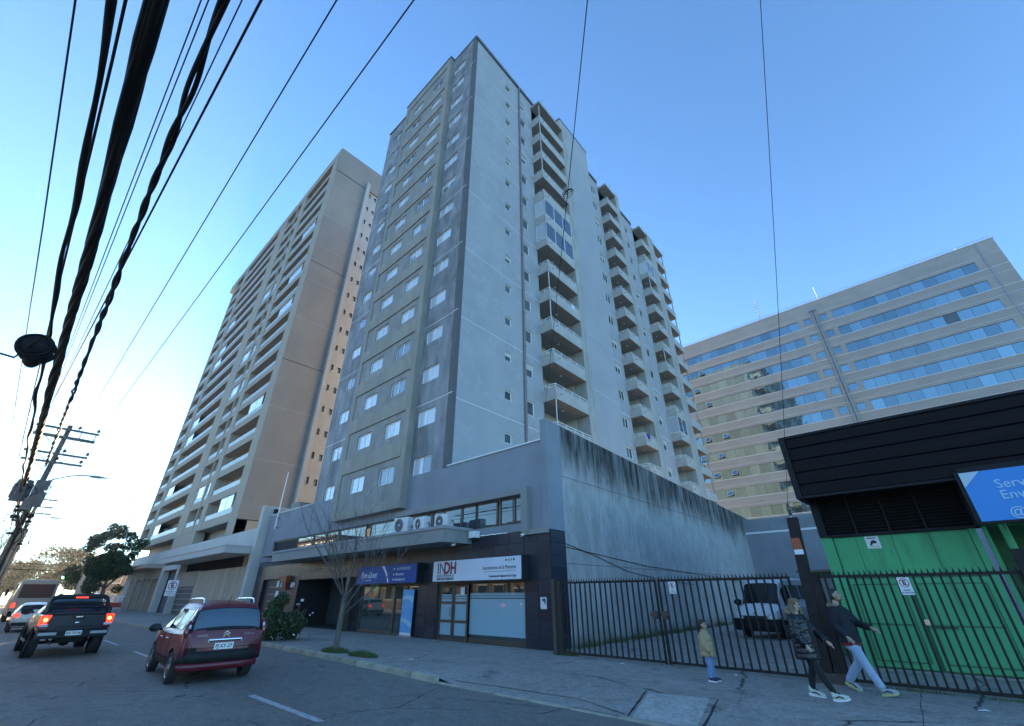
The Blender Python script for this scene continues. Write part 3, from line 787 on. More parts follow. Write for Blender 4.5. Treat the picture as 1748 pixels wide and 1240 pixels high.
put('joint', boxes('joint', [(-.2,-.02,1.03,38,2.9,2.915),(-.2,-.02,1.03,38,6.28,6.30)], M_dark), cw, MW)
mb = MB(); mb.tube([(.02,1.0,3.62),(.05,3,3.3),(.03,6,2.75),(.05,10,2.42),(.04,14,2.28)], .012, M_cable, 6); mb.tube([(.02,1.0,3.5),(.03,8,3.05),(.02,18,2.75),(.03,26,2.45)], .012, M_cable, 6)
put('cable', mb.mesh('cable'), cw, MW)
gw = thing('yard_wall', 'plain grey rendered wall with a pale band closing the yard behind the van', 'wall', (-7, 42, 0))
put('render', boxes('render', [(-13,14,42,42.3,.1,7.3)], M_podium), gw)
put('band', boxes('band', [(-13,14,41.97,42.0,6.15,6.3)], M_whiteline), gw)

# things kept on the balconies
M_purple = mat('purple_cloth', (.16,.03,.30), (.12,.025,.24), scale=5, rough=.9)
M_plant = mat('balcony_leaf', (.05,.11,.035), (.07,.14,.04), scale=4, rough=.7)
M_pot = mat('clay_pot', (.30,.14,.08), rough=.9)
def on_balc(s, k, off=1.12, dz=.95): return MS @ Vector((off, s, zb(k)+dz))
q = MB(); n = 7
for i in range(n):
    for (a, c) in ((0,1),):
        p0 = MS @ Vector((1.19+.02*math.sin(i*1.7), 23.55+.09*i, zb(2)+1.22)); p1 = MS @ Vector((1.19+.02*math.sin(i*1.7+1.7), 23.64+.09*i, zb(2)+1.22)); d0 = Vector((.03*math.sin(i*2.1),0,-.5-.12*math.sin(i*.9))); d1 = Vector((.03*math.sin(i*2.1+2.1),0,-.5-.12*math.sin(i*.9+.9)))
        q.face([p0+d0, p1+d1, p1, p0], M_purple); w = Vector((-.14,0,0)); q.face([p0, p1, p1+w+d1*.8, p0+w+d0*.8], M_purple)
tag(put('cloth', q.mesh('cloth')), 'purple cloth hung over a balcony rail of the second balcony column', 'cloth')
def pot_plant(label, s, k, size, seed):
    r_ = random.Random(seed); c = on_balc(s, k, .85, .15); t = thing('potted_plant', label, 'plant', tuple(c), 'plants on the balconies')
    m = MB(); m.lathe([(0,0),(.12,0),(.16,.3),(.14,.3),(0,.28)], M_pot, 12, T(*c)); put('pot', m.mesh('pot'), t)
    m = MB()
    for i in range(160):
        d = Vector((r_.gauss(0,1), r_.gauss(0,1), r_.gauss(0,.8))).normalized()*size*r_.uniform(.2,1); w = c+Vector((0,0,.55+size*.6))+Vector((d.x,d.y,d.z)); a = Vector((r_.uniform(-1,1),r_.uniform(-1,1),r_.uniform(-.3,.6))).normalized()*.09; b_ = a.cross(Vector((r_.uniform(-1,1),1,.3))).normalized()*.04
        m.face([w-a,w+b_,w+a,w-b_], M_plant)
    put('leaves', m.mesh('leaves'), t)
pot_plant('bushy potted plant on a low balcony of the third balcony column', 34.2, 4, .42, 1)
pot_plant('small potted plant on a mid balcony of the first balcony column', 10.2, 3, .34, 2)
pot_plant('potted plant at the corner of a low end loggia', 39.0, 2, .45, 3)
for i, (s, k, lab) in enumerate(((11.8,5,'white towel drying on the rail of a first-column balcony'),(24.9,6,'pale blue towel drying on a second-column balcony'),(34.6,7,'cream towel drying on a third-column balcony'))):
    m = MB(); cm = mat('towel_%d' % i, ((.7,.7,.68),(.35,.5,.62),(.6,.52,.4))[i], rough=.9)
    for j in range(5):
        a = MS @ Vector((1.17+.012*math.sin(j*2), s+.11*j, zb(k)+1.22)); b_ = MS @ Vector((1.17+.012*math.sin(j*2+2), s+.11*j+.11, zb(k)+1.22)); e = Vector((0,0,-.55))
        m.face([a+e,b_+e,b_,a], cm); m.face([a,b_,b_+Vector((-.12,0,-.4)),a+Vector((-.12,0,-.4))], cm)
    tag(put('towel', m.mesh('towel')), lab, 'towel', 'laundry on the balconies')
# ------------------------------------------------------------------ beige apartment tower
bg_ = thing('apartment_tower', 'taller beige-brown apartment tower with long glass-railed balconies', 'apartment building', (-49.4, 13.9, 0))
BX0, BX1 = -97.0, -49.4; BY = 13.9; NF = 19
zj = lambda j: 8.42+2.87*j
# pillars of the street face
pl = [(-51.7,-49.42),(-63.0,-61.2),(-70.6,-69.0),(-72.98,-72.2),(-91.2,-88.85),(-97.0,-96.3)]
for a, b in ((-51.65,-49.42),(-63.0,-61.2),(-72.95,-69.1),(-91.0,-88.85),(-97.0,-95.9)):
    put('pillar', boxes('pillar', [(a,b,BY-.03,BY+2.2,8.42 if a < -52 else 7.0,64.75)], M_beige), bg_)
put('slender_pillar', boxes('slender_pillar', [(-65.05,-64.75,BY-.04,BY+.3,8.42,64.7)], M_beige), bg_)
bays = [(-61.2,-51.65),(-69.1,-63.0),(-88.85,-72.95),(-95.9,-91.0)]
rr = random.Random(3)
def beige_bay(a, b):
    L = b-a
    m = MB(); m.box(0,L,0,.16,0,.85,M_beige); m.box(0,L,.16,2.0,0,.22,M_beige)
    m.face([(0,.16,-.003),(L,.16,-.003),(L,2.0,-.003),(0,2.0,-.003)][::-1], M_tan)
    g = MB(); g.box(.05,L-.05,.05,.075,.87,1.42,M_rail)
    w = MB()
    w.face([(0,1.5,.22),(L,1.5,.22),(L,1.5,2.87),(0,1.5,2.87)], M_tan)
    q = MB()
    if L > 5:
        q.box(L*.36,L*.36+.12,.5,1.5,.22,2.1,M_tan)
        q.box(.0,.5,.8,1.5,.22,2.87,M_beige)
        q.box(1.2,L*.33,1.44,1.5,.25,2.3,M_darkpane); q.box(L*.45,L*.8,1.44,1.5,.25,2.3,M_darkpane)
    else: q.box(.6,L-.6,1.44,1.5,.25,2.3,M_darkpane)
    n = MB()      # enclosed part: framed panes up to the slab above
    W = L if L < 6.5 else min(L*.45, 4.2)
    for i in range(3): n.box(W*i/2-.03 if i else 0,W*i/2+.03,.09,.14,1.42,2.87,M_white)
    n.box(0,W,.09,.14,2.8,2.87,M_white); n.face([(0,.115,.85),(W,.115,.85),(W,.115,2.8),(0,.115,2.8)], M_pane)
    s = MB()      # slim corner window beside the end pillar
    for x in (L-1.05,L-.55,L-.08): s.box(x,x+.06,.25,.31,.85,2.87,M_white)
    s.box(L-1.05,L-.02,.25,.31,2.75,2.87,M_ink); s.face([(L-1,.28,.87),(L-.05,.28,.87),(L-.05,.28,2.75),(L-1,.28,2.75)], M_ribbon)
    return m.mesh('balcony'), g.mesh('glass_rail'), w.mesh('back_wall'), q.mesh('partition'), n.mesh('glazing'), s.mesh('side_window')
encl = {0:{0,4,9,11,14},1:{1,6,8,12},2:{0,2,5,6,10,11,13},3:set()}
for bi, (a, b) in enumerate(bays):
    ms = beige_bay(a, b)
    for j in range(NF):
        M = T(a, BY, zj(j))
        if j == NF-1: pass
        o = put('balcony', ms[0], bg_, M)
        if j < NF-1 or bi == 2: put('glass_rail', ms[1], o, M)
        put('back_wall', ms[2], o, M); put('partition', ms[3], o, M)
        if j in encl[bi] and j < NF-1:
            off = (b-a-4.2-1.1) if bi == 0 else 0
            put('glazing', ms[4], o, M @ T(off, 0, 0))
        if bi == 0 and j < NF-1: put('side_window', ms[5], o, M)
# side face
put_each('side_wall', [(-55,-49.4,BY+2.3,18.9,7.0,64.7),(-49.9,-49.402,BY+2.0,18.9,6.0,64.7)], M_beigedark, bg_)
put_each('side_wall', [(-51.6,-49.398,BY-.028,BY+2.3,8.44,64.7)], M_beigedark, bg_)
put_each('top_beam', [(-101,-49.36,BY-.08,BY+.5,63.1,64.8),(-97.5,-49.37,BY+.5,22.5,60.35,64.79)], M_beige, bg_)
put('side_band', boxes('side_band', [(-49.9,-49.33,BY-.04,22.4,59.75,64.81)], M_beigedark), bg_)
put('body', boxes('body', [(-97,-49.9,BY+1.95,30,0.5,64.6)], M_tan), bg_)
sj = [(-49.41,-49.385,BY-.035,18.9,z,z+.07) for z in (8.38,26.3,41.42,59.65)]
put_each('dark_joint', sj, M_dark, bg_)
sj = [(-49.41,-49.39,BY-.033,18.9,z,z+.05) for z in (14.4,20.4,32.4,38.45,44.4,50.1,56.2)]
put_each('pale_joint', sj, mat('pale_joint', (.36,.35,.34), rough=.8), bg_)
put('edge_pier', boxes('edge_pier', [(-50.5,-48.85,18.8,19.35,7,60.7)], M_cream2), bg_)
mb = MB()
hs = []
for j in range(18):
    z = 9.9+2.87*j
    hs += [(19.75,20.05,z,z+.75,.3),(20.65,21.05,z-.1,z+.62,.3)]
mb.wall(19.35,24.5,7,60.6,hs,.3,M_cream2,lambda u,d,z: (-49.65-d,u,z),M_dark)
put('stair_wall', mb.mesh('stair_wall'), bg_)
mb = MB()
for h in hs: mb.face([(-49.93,h[0],h[2]),(-49.93,h[1],h[2]),(-49.93,h[1],h[3]),(-49.93,h[0],h[3])], M_dark)
put('slit_window', mb.mesh('slit_window'), bg_)
# lower floors
mb = MB()
mb.wall(-95,-41.42,5.3,7.0,[],.3,M_ltgrey,fF)
mb.box(-95,-41.42,BY+.003,BY+.5,5.3,6.995,M_ltgrey)
mb.box(-72.5,-63.0,BY+.001,BY+1,6.95,8.40,M_beige)
mb.box(-51.6,-49.42,BY+.02,BY+1,6.0,8.4,M_beige)
put('parapet', mb.mesh('parapet'), bg_)
put('recess_wall', boxes('recess_wall', [(-95,-51.6,15.5,15.7,6.9,8.42)], M_tan), bg_)
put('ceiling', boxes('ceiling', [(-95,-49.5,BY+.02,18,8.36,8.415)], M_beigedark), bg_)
put('canopy', boxes('canopy', [(-62.7,-41.65,11.5,13.88,4.85,5.36),(-62.75,-41.6,11.45,13.89,5.36,5.44)], M_ltgrey), bg_)
put('canopy', boxes('canopy', [(-95,-71.6,11.8,13.88,4.85,5.2),(-95.05,-71.55,11.75,13.88,5.2,5.27)], M_beige), bg_)
mb = MB(); mb.box(-95,-41.42,15.0,15.2,0,5.3,M_dark); mb.box(-63,-57,13.9,14.1,2.68,4.1,M_beige); mb.box(-57,-56.6,13.92,14.2,-.1,4.1,M_beige); mb.box(-45.2,-44.3,14.2,14.6,3.9,5.0,M_beige); mb.box(-95,-90.9,13.9,14.2,-.1,4.9,M_cream2); mb.box(-90.9,-72,13.95,14.2,3.75,4.9,M_cream2)
put('ground_wall', mb.mesh('ground_wall'), bg_)
w = (-41.75+56.55)/11
tb = boxes('board', [(.04,w-.04,0,.05,-.05,4.0)], M_timber)
for i in range(11): put('board', tb, bg_, T(-56.55+i*w, 13.88+rr.uniform(0,.015), 0))
mb = MB(); mb.box(-71.3,-70.3,13.5,14.2,-.1,5.0,M_ltgrey); mb.box(-63.9,-62.9,13.5,14.2,-.1,5.0,M_ltgrey); mb.box(-70.3,-63.9,13.5,14.2,4.5,5.0,M_ltgrey)
put('portal', mb.mesh('portal'), bg_)
put('portal_door', boxes('portal_door', [(-70.3,-63.9,14.3,14.4,-.1,4.5)], mat('portal_grey', (.11,.115,.12), (.09,.095,.1), scale=2, rough=.6)), bg_)
gd = put('gate_door', boxes('gate_door', [(-62.9,-57,13.98,14.05,-.1,2.65)], M_cornerstrip), bg_)
for z in (.5,1.0,1.5,2.0,2.45): put('rail', boxes('rail', [(-62.9,-57,13.94,13.98,z,z+.07)], M_metal), gd)
for i, (a, b) in enumerate(((-90.6,-86.4),(-86.2,-82.0),(-81.5,-77.2),(-77.0,-72.6))):
    d = put('garage_door', boxes('garage_door', [(a,b,14.0,14.1,-.1,3.65)], M_wood), bg_)
    wv = (b-a)/4
    pb = boxes('board', [(.03,wv-.03,0,.05,-.1,3.6)], M_wood)
    for q in range(4): put('board', pb, d, T(a+q*wv, 13.94, 0))
    put('post', boxes('post', [(b,b+.25,13.86,14.2,-.1,4.0)], M_cream2), bg_)
# blade wall between the plots
bl = thing('blade_wall', 'narrow pale concrete blade wall between the beige tower and the grey podium', 'wall', (-40.9, 13.4, 0))
put('concrete', boxes('concrete', [(-41.41,-40.72,13.35,16,0,8.55)], M_ltgrey), bl)
put('gap', boxes('gap', [(-40.71,-40.37,14.1,14.4,0,8.3)], M_dark), bl)

# ------------------------------------------------------------------ office block
of = thing('office_building', 'broad grey office block with long bands of blue mirror windows', 'office building', (20, 80, 0))
OY = 80.0
rows = [43.5-3.27*r for r in range(12)]
holes = []
LX0 = -30.0; LX1 = -5.35; RX0, RX1 = -.45, 17.1
for zt in rows:
    holes += [(LX0,LX1,zt-1.58,zt),(RX0,RX1,zt-1.58,zt),(-4.55,-3.4,zt-1.2,zt-.05),(-2.25,-1.15,zt-1.2,zt-.05)]
mb = MB(); mb.wall(-48,20.0,0,46.3,holes,.18,M_off,lambda u,d,z:(u,OY+d,z))
put('facade', mb.mesh('facade'), of)
put('side', boxes('side', [(-48,19.99,OY+.25,OY+26,0,46.2)], M_off), of)
lines = []
for zt in rows: lines += [(-48,20.02,OY-.05,OY+.01,zt-1.70,zt-1.60),(-48,20.02,OY-.03,OY+.01,zt+.42,zt+.47)]
put_each('ledge', lines, M_offline, of)
put('coping', boxes('coping', [(-48,20.1,OY-.08,OY+.5,46.3,46.45)], M_offline), of)
put('groove', boxes('groove', [(18.0,18.18,OY-.06,OY,0,46.28)], M_metal), of)
mb = MB()
for x in (-3.05,-2.62): mb.tube([(x,OY-.16,0),(x,OY-.16,44.6)], .10, M_metal, 8)
mb.box(-3.3,-2.35,OY-.35,OY,44.5,44.75,M_metal)
put('downpipe', mb.mesh('downpipe'), of)
def opane(w, h, m):
    p = MB(); p.box(.015,w-.015,0,.03,.015,h-.015,m); return p.mesh('pane')
nr = 12; pw = (RX1-RX0)/nr; nl = 16; lw = (LX1-LX0)/nl
pr, plm, psm = opane(pw,1.58,M_offglass), opane(lw,1.58,M_offglass), opane(1.13,1.15,M_offglass)
openset = {(2,3),(3,2),(3,4),(4,2),(5,3),(5,5),(6,2),(6,4),(7,3),(7,5),(8,2),(8,4),(1,4)}
for r, zt in enumerate(rows):
    if r < 8:
        for i in range(nr):
            if r == 2 and i == 8:
                put('pane', opane(pw,1.58,M_darkpane), of, T(RX0+i*pw, OY+.12, zt-1.58)); continue
            put('pane', pr, of, T(RX0+i*pw, OY+.12, zt-1.58))
    for i in range(nl):
        if i >= 3 or r > 0: put('pane', plm, of, T(LX0+i*lw, OY+.12, zt-1.58))
    if r < 7:
        for x in (-4.54,-2.24): put('pane', psm, of, T(x, OY+.12, zt-1.2))
sash = MB()
for q in ((0,.9,0,.05,0,.05),(0,.9,0,.05,.85,.9),(0,.05,0,.05,.05,.85),(.85,.9,0,.05,.05,.85)): sash.box(*q, M_offline)
sash.face([(.05,.03,.05),(.85,.03,.05),(.85,.03,.85),(.05,.03,.85)], M_offglass)
sm = sash.mesh('open_sash')
hole = boxes('open_gap', [(0,.9,0,.03,0,.9)], M_dark)
for r, i in openset:
    x = LX0+i*lw+.25; zt = rows[r]-.3
    put('open_gap', hole, of, T(x, OY+.07, zt-.9))
    put('open_sash', sm, of, T(x, OY+.05, zt) @ RX(R(-28)) @ T(0,0,-.9))
mb = MB(); mb.tube([(-48,OY+.3,46.9),(20,OY+.3,46.9)], .03, M_metal, 6)
for i in range(35): mb.tube([(-48+2*i,OY+.3,46.4),(-48+2*i,OY+.3,46.9)], .025, M_metal, 5)
put('roof_railing', mb.mesh('roof_railing'), of)
for (x, y, h, lab) in ((-11.2,84,7.0,'tall lattice radio mast on the office roof left of the drop wire'),(-1.5,84,5.2,'short white aerial on the middle of the office roof'),(16.8,83,2.2,'small aerial with a red lamp at the right end of the office roof')):
    m = MB()
    if h > 6:
        for a in range(3):
            dx, dy = .22*math.cos(a*2.09), .22*math.sin(a*2.09); m.tube([(dx,dy,0),(dx*.4,dy*.4,h)], .035, M_metal, 5)
        for q in range(9): m.tube([(.2*math.cos(q),.2*math.sin(q),q*.75),(-.2*math.cos(q),-.2*math.sin(q),q*.75+.4)], .022, M_metal, 5)
        for q in range(4): m.tube([(-.5,0,h*.55+q*.7),(.5,0,h*.55+q*.7)], .03, M_offline, 5)
    else:
        m.tube([(0,0,0),(0,0,h)], .06, M_offline, 6); m.tube([(-.4,0,.8),(.4,0,.8)], .04, M_offline, 5); m.tube([(-.5,0,0),(.5,0,.02)], .15, M_metal, 5)
        if h < 3: m.lathe([(0,.0),(.25,.1),(.3,.35),(.15,.6),(0,.65)], M_redink, 10, T(1.0,0,.3)); m.tube([(1,0,0),(1,0,.35)], .06, M_metal, 5)
    o = put('roof_aerial', m.mesh('roof_aerial'), None, T(x, y, 46.2)); tag(o, lab, 'aerial', 'aerials on the office roof')

# ------------------------------------------------------------------ green shop building
M_green = mat('green_sheet', (.02,.40,.17), (.025,.34,.145), scale=.8, rough=.5, bump=.5, bscale=2.2, spec=.35, c3=(.03,.22,.10), scale3=2.2, stretch3=(1.6,1,.25), lo3=.52, hi3=.74)
M_greend = mat('green_frame', (.012,.16,.055), (.01,.12,.045), scale=2, rough=.5)
M_fascia = mat('black_cladding', (.0085,.0062,.0072), (.013,.0095,.011), scale=1.2, stretch=(.3,1,6), rough=.65, spec=.15)
M_louvre = mat('black_louvre', (.013,.0125,.015), rough=.6, spec=.25)
gb = thing('green_shop', 'green sheet-metal shop front under a deep black ribbed fascia', 'shop building', (0, 16.2, 0))
GY = 16.2
put('plinth', boxes('plinth', [(-2.45,6,GY-.1,GY+.4,.0,.16)], M_conc), gb)
put('corner_post', boxes('corner_post', [(-2.5,-2.22,GY-.06,GY+8,.13,3.28)], M_green), gb)
gx = [-2.20,-1.68,-.88,-.1,.66]
for a, b in zip(gx, gx[1:]):
    put('panel', boxes('panel', [(a+.006,b-.006,GY-.012,GY+.1,2.22,3.25)], M_green), gb)
put('backing', boxes('backing', [(-2.3,.7,GY+.02,GY+.2,.13,3.3)], M_greend), gb)
for a, b in ((-2.2,-.93),(-.85,.66)):
    d = put('door', boxes('door', [(a+.01,b-.01,GY-.03,GY+.02,.2,2.19)], M_green), gb)
    fr = MB()
    for q in ((a+.1,b-.1,.32,.345),(a+.1,b-.1,1.12,1.15),(a+.1,b-.1,2.04,2.065)): fr.box(q[0],q[1],GY-.045,GY-.03,q[2],q[3],M_greend)
    for q in (a+.1, b-.125): fr.box(q,q+.025,GY-.046,GY-.03,.345,2.04,M_greend)
    put('frame', fr.mesh('frame'), d)
mb = MB(); mb.box(-.80,-.3,GY-.075,GY-.045,1.085,1.115,M_rust); mb.tube([(-.84,GY-.1,1.2),(-.84,GY-.02,1.2)], .045, M_chrome, 10); mb.box(-.88,-.78,GY-.07,GY-.045,1.14,1.26,M_chrome)
put('bolt', mb.mesh('bolt'), gb)
put_each('door_post', [(.67,.80,GY-.05,GY+.1,.13,3.3),(.92,1.0,GY-.05,GY+.1,.13,3.3)], M_green, gb)
mb = MB(); mb.tube([(1.28,GY-.2,.13),(1.28,GY-.2,3.35)], .075, M_green, 12); put('green_post', mb.mesh('green_post'), gb)
put_each('shop_interior', [(1.05,6,GY+2.2,GY+2.4,.13,3.6),(-2.3,6,GY+.3,GY+.4,3.3,4.6)], M_greend, gb)
mb = MB()
for q in ((1.9,3.4,2.7,2.78),(1.9,3.4,.4,.48)): mb.box(q[0],q[1],GY+1.9,GY+2.2,q[2],q[3],M_green)
mb.box(1.9,1.98,GY+1.9,GY+2.2,.48,2.7,M_green)
put('inner_door', mb.mesh('inner_door'), gb)
# louvre band
lf = put('louvre_frame', boxes('louvre_frame', [(-2.5,-2.3,GY-.12,GY+.3,3.28,4.7),(.82,.92,GY-.12,GY+.3,3.28,4.7),(-2.3,.82,GY-.1,GY+.1,3.265,3.33)], M_louvre), gb)
put('louvre_back', boxes('louvre_back', [(-2.3,.82,GY+.02,GY+.06,3.3,4.7)], M_dark), lf)
for x in (-1.6,-.85,-.1): put('mullion', boxes('mullion', [(x,x+.035,GY-.09,GY,3.33,4.6)], M_louvre), lf)
lm = MB(); lm.box(-2.3,.82,-.0,.065,-.008,.008,M_louvre, RX(R(-40)))
lme = lm.mesh('slat')
for i in range(15): put('slat', lme, lf, T(0, GY-.07, 3.40+i*.082))
# fascia boards
FY = 15.0
for i, (a, b) in enumerate(((4.30,4.62),(4.62,4.97),(4.97,5.32),(5.32,5.68),(5.68,6.0))):
    m = MB()
    y1 = FY-.0
    m.prism([(0,a+.012),(-.035,a+.03),(-.05,b-.05),(-.02,b-.004),(.05,b-.004),(.05,a+.012)], 0, 9.0, M_fascia, T(-2.42,FY,0) @ RZ(R(-90)) @ Matrix.Scale(-1,4,(1,0,0)) @ Matrix.Scale(-1,4,(0,1,0)) if False else Matrix(((0,1,0,-2.42),(1,0,0,FY),(0,0,1,0),(0,0,0,1))))
    put('fascia_board', m.mesh('fascia_board'), gb)
put('fascia_back', boxes('fascia_back', [(-2.45,6.6,FY+.04,FY+.12,4.3,6.0)], M_dark), gb)
put_each('fascia_trim', [(-2.58,-2.43,FY-.09,FY+1.3,4.25,6.06),(-2.43,6.6,FY-.07,FY+.2,6.0,6.07),(-2.43,6.6,FY-.045,FY+.1,4.25,4.31)], M_louvre, gb)
put_each('soffit', [(-2.45,6.6,FY+.12,GY+.3,4.6,4.66)], M_dark, gb)
put('roof', boxes('roof', [(-2.5,6.6,FY+.1,GY+14,5.9,5.98)], M_fascia), gb)
put_each('side_wall', [(-2.5,-2.3,GY+.3,GY+14,.1,5.9)], M_podium, gb)
# white sticker on the green panel
mb = MB(); mb.box(-1.47,-1.16,GY-.02,GY-.013,2.93,3.24,M_paper)
st = put('notice', mb.mesh('notice'), None); tag(st, 'white square sticker with a black and yellow drawing on the green panel', 'sticker')
mb = MB(); mb.prism([(-1.40,3.02),(-1.34,3.13),(-1.27,3.14),(-1.22,3.08),(-1.27,3.05),(-1.32,3.06),(-1.36,3.0)], GY-.024, GY-.0205, M_ink); mb.box(-1.42,-1.2,GY-.0235,GY-.0205,2.96,2.985,mat('sticker_yellow', (.6,.5,.08), rough=.6)); mb.box(-1.42,-1.22,GY-.0235,GY-.0205,3.18,3.20,M_ink)
put('drawing', mb.mesh('drawing'), st)
# blue sign
bs = thing('shop_sign', 'large bright blue sign with pale lettering cut by the right picture edge', 'sign', (.9, 14.9, 3.2))
M_blue = mat('sign_blue', (.012,.27,.66), rough=.5, spec=.2); M_paleblue = mat('sign_paleblue', (.42,.56,.66), rough=.5); M_cyantxt = mat('sign_text', (.34,.62,.74), rough=.5)
put('sign_box', boxes('sign_box', [(.82,5.2,14.82,15.0,3.22,4.40)], M_louvre), bs)
put('face', boxes('face', [(.90,5.14,14.80,14.821,3.27,4.36)], M_blue), bs)
mb = MB(); mb.prism([(.90,4.36),(.90,4.02),(1.26,4.36)], 14.79, 14.7995, M_paleblue); put('corner_stripe', mb.mesh('corner_stripe'), bs)
for s, z, x in (('Servicios',4.03,1.40),('Env\u00edos',3.79,1.40),('@Serv',3.42,1.40)):
    lettering('lettering', s, .27, M_cyantxt, bs, T(x,14.795,z) @ FRONT, depth=.008, align='LEFT')
mb = MB(); mb.box(.9,5,14.9,15.0,4.40,4.5,M_louvre); put('bracket', mb.mesh('bracket'), bs)
# ------------------------------------------------------------------ shop signs
def sign_box(name, label, x0, x1, facemat):
    s = thing(name, label, 'sign', (x0, 13.45, 2.33))
    put('sign_box', boxes('sign_box', [(x0-.02,x1+.02,13.47,13.86,2.33,3.22)], M_black), s)
    put('face', boxes('face', [(x0+.02,x1-.02,13.445,13.469,2.37,3.18)], facemat), s)
    return s
M_signwhite = mat('sign_white', (.60,.66,.74), (.55,.61,.69), scale=.8, rough=.45)
sg = sign_box('shop_sign', 'long white sign with dark and red capitals above the frosted shop window', -17.35, -11.95, M_signwhite)
M_dred = mat('sign_darkred', (.20,.012,.03), rough=.5); M_dgrey = mat('sign_grey', (.06,.065,.075), rough=.5)
P = lambda x, z: T(x, 13.44, z) @ FRONT
lettering('lettering', 'IN', .66, M_dgrey, sg, P(-17.05,2.86), depth=.01, align='LEFT', xs=.92)
lettering('lettering', 'DH', .66, M_dred, sg, P(-16.58,2.86), depth=.012, bold=.022, align='LEFT', xs=.88)
lettering('lettering', 'INSTITUTO NACIONAL DE', .115, M_dgrey, sg, P(-17.05,2.58), depth=.006, align='LEFT', xs=.85)
lettering('lettering', 'DERECHOS HUMANOS', .125, M_dgrey, sg, P(-17.05,2.46), depth=.006, bold=.004, align='LEFT', xs=.9)
lettering('lettering', 'Encontrarnos en la Memoria', .20, M_dgrey, sg, P(-12.22,2.80), depth=.006, align='RIGHT', xs=.8)
lettering('lettering', 'Construyendo Regiones de la Carga', .12, M_dgrey, sg, P(-12.22,2.50), depth=.006, bold=.003, align='RIGHT', xs=.85)
put('underline', boxes('underline', [(-14.0,-12.22,13.438,13.444,2.655,2.67)], M_dgrey), sg)
for i, m in enumerate((M_dgrey, mat('sign_teal',(.1,.3,.32)), mat('sign_sand',(.45,.3,.15)), M_dgrey)):
    q = MB(); q.lathe([(.035,0),(.045,.003),(0,.004)], m, 10, T(-12.75+.14*i,13.443,3.06) @ FRONT); put('dot', q.mesh('dot'), sg)
sf = sign_box('shop_sign', 'blue dental shop sign with white swoosh and phone number', -24.0, -18.6, mat('sign_navy', (.008,.085,.33), (.01,.065,.28), scale=.6, rough=.5, spec=.15))
lettering('lettering', 'FlowDent', .42, M_paper, sf, P(-23.55,2.76), depth=.01, align='LEFT', bold=.006, xs=.9)
lettering('lettering', '+56 9 4134 2157', .19, M_paper, sf, P(-20.35,2.99), depth=.008, align='LEFT', xs=.95)
lettering('lettering', '/flowdent', .19, M_paper, sf, P(-20.35,2.75), depth=.008, align='LEFT')
lettering('lettering', 'flowdent.cl', .19, M_paper, sf, P(-20.35,2.52), depth=.008, align='LEFT')
lettering('lettering', 'odontolog\u00eda integral', .09, M_paper, sf, P(-23.4,2.53), depth=.006, align='LEFT', xs=1.2)
for z in (2.99,2.75,2.52):
    q = MB(); q.lathe([(.05,0),(.05,.006),(0,.007)], M_paper, 10, T(-20.5,13.443,z) @ FRONT); put('icon', q.mesh('icon'), sf)
q = MB(); pts = [(-21.65,3.16),(-21.42,3.16),(-21.12,2.85),(-20.95,2.55),(-20.9,2.39),(-20.98,2.39),(-21.1,2.6),(-21.32,2.88)]
q.face([(x,13.441,z) for x,z in pts][::-1], M_paper); put('swoosh', q.mesh('swoosh'), sf)
# tall light-blue banner leaning in the glass door
bn = thing('banner', 'tall light blue banner standing in the glass shop front', 'banner', (-19.5, 13.8, .13))
q = MB(); q.box(-20.0,-19.12,13.78,13.80,.3,2.08,mat('banner_blue', (.035,.30,.58), (.05,.36,.64), scale=1.2, rough=.5)); put('cloth', q.mesh('cloth'), bn)
for (z0, z1, ph) in ((1.55,1.75,.0),(.62,.78,.8)):
    q = MB(); n = 14
    top = [(-19.99+.86*i/n,13.776,z1+.09*math.sin(i/n*3.1+ph)) for i in range(n+1)]; bot = [(-19.99+.86*i/n,13.776,z0+.12*math.sin(i/n*3.1+ph+.5)) for i in range(n+1)]
    for i in range(n): q.face((bot[i],bot[i+1],top[i+1],top[i]), mat('banner_wave', (.25,.52,.68), rough=.5) if i == 0 else q.mats[0])
    put('wave', q.mesh('wave'), bn)
q = MB(); q.box(-20.05,-19.08,13.74,13.84,.13,.2,M_metal); q.tube([(-20.0,13.81,.2),(-20.0,13.81,2.1)],.012,M_metal,6); q.box(-19.99,-19.13,13.775,13.785,.2,.3,M_paper); put('stand', q.mesh('stand'), bn)
# paper on the tiles, orange and red box, door papers
def sheet(name, label, cat, x0, x1, z0, z1, y, m):
    q = MB(); q.box(x0,x1,y-.008,y,z0,z1,m); return tag(put(name, q.mesh(name)), label, cat)
pp = sheet('poster', 'small white poster with a grey figure taped on the dark tiles beside the gate', 'poster', -11.42, -11.13, 1.38, 1.76, 13.888, M_paper)
q = MB(); q.prism([(-11.34,1.70),(-11.2,1.73),(-11.16,1.62),(-11.2,1.5),(-11.24,1.6),(-11.32,1.64)],13.874,13.879,M_dgrey); put('figure', q.mesh('figure'), pp)
tag(put('notice', boxes('notice', [(-15.98,-15.72,13.97,13.978,1.84,2.14)], M_paper)), 'white sheet taped inside the right leaf of the bronze door', 'notice')
hb = thing('hose_cabinet', 'orange and red box fixed over the dark garage door', 'cabinet', (-34.4, 13.7, 2.3))
put('upper_box', boxes('upper_box', [(-34.9,-33.8,13.6,14.0,2.62,3.05)], mat('orange_paint', (.25,.085,.02), rough=.6)), hb)
put('lower_box', boxes('lower_box', [(-34.5,-33.85,13.66,13.9,2.18,2.62)], mat('red_paint', (.22,.02,.018), rough=.6)), hb)
rp = thing('siamese_inlet', 'red standpipe with white twin couplings beside the entrance', 'standpipe', (-31.3, 13.7, .13))
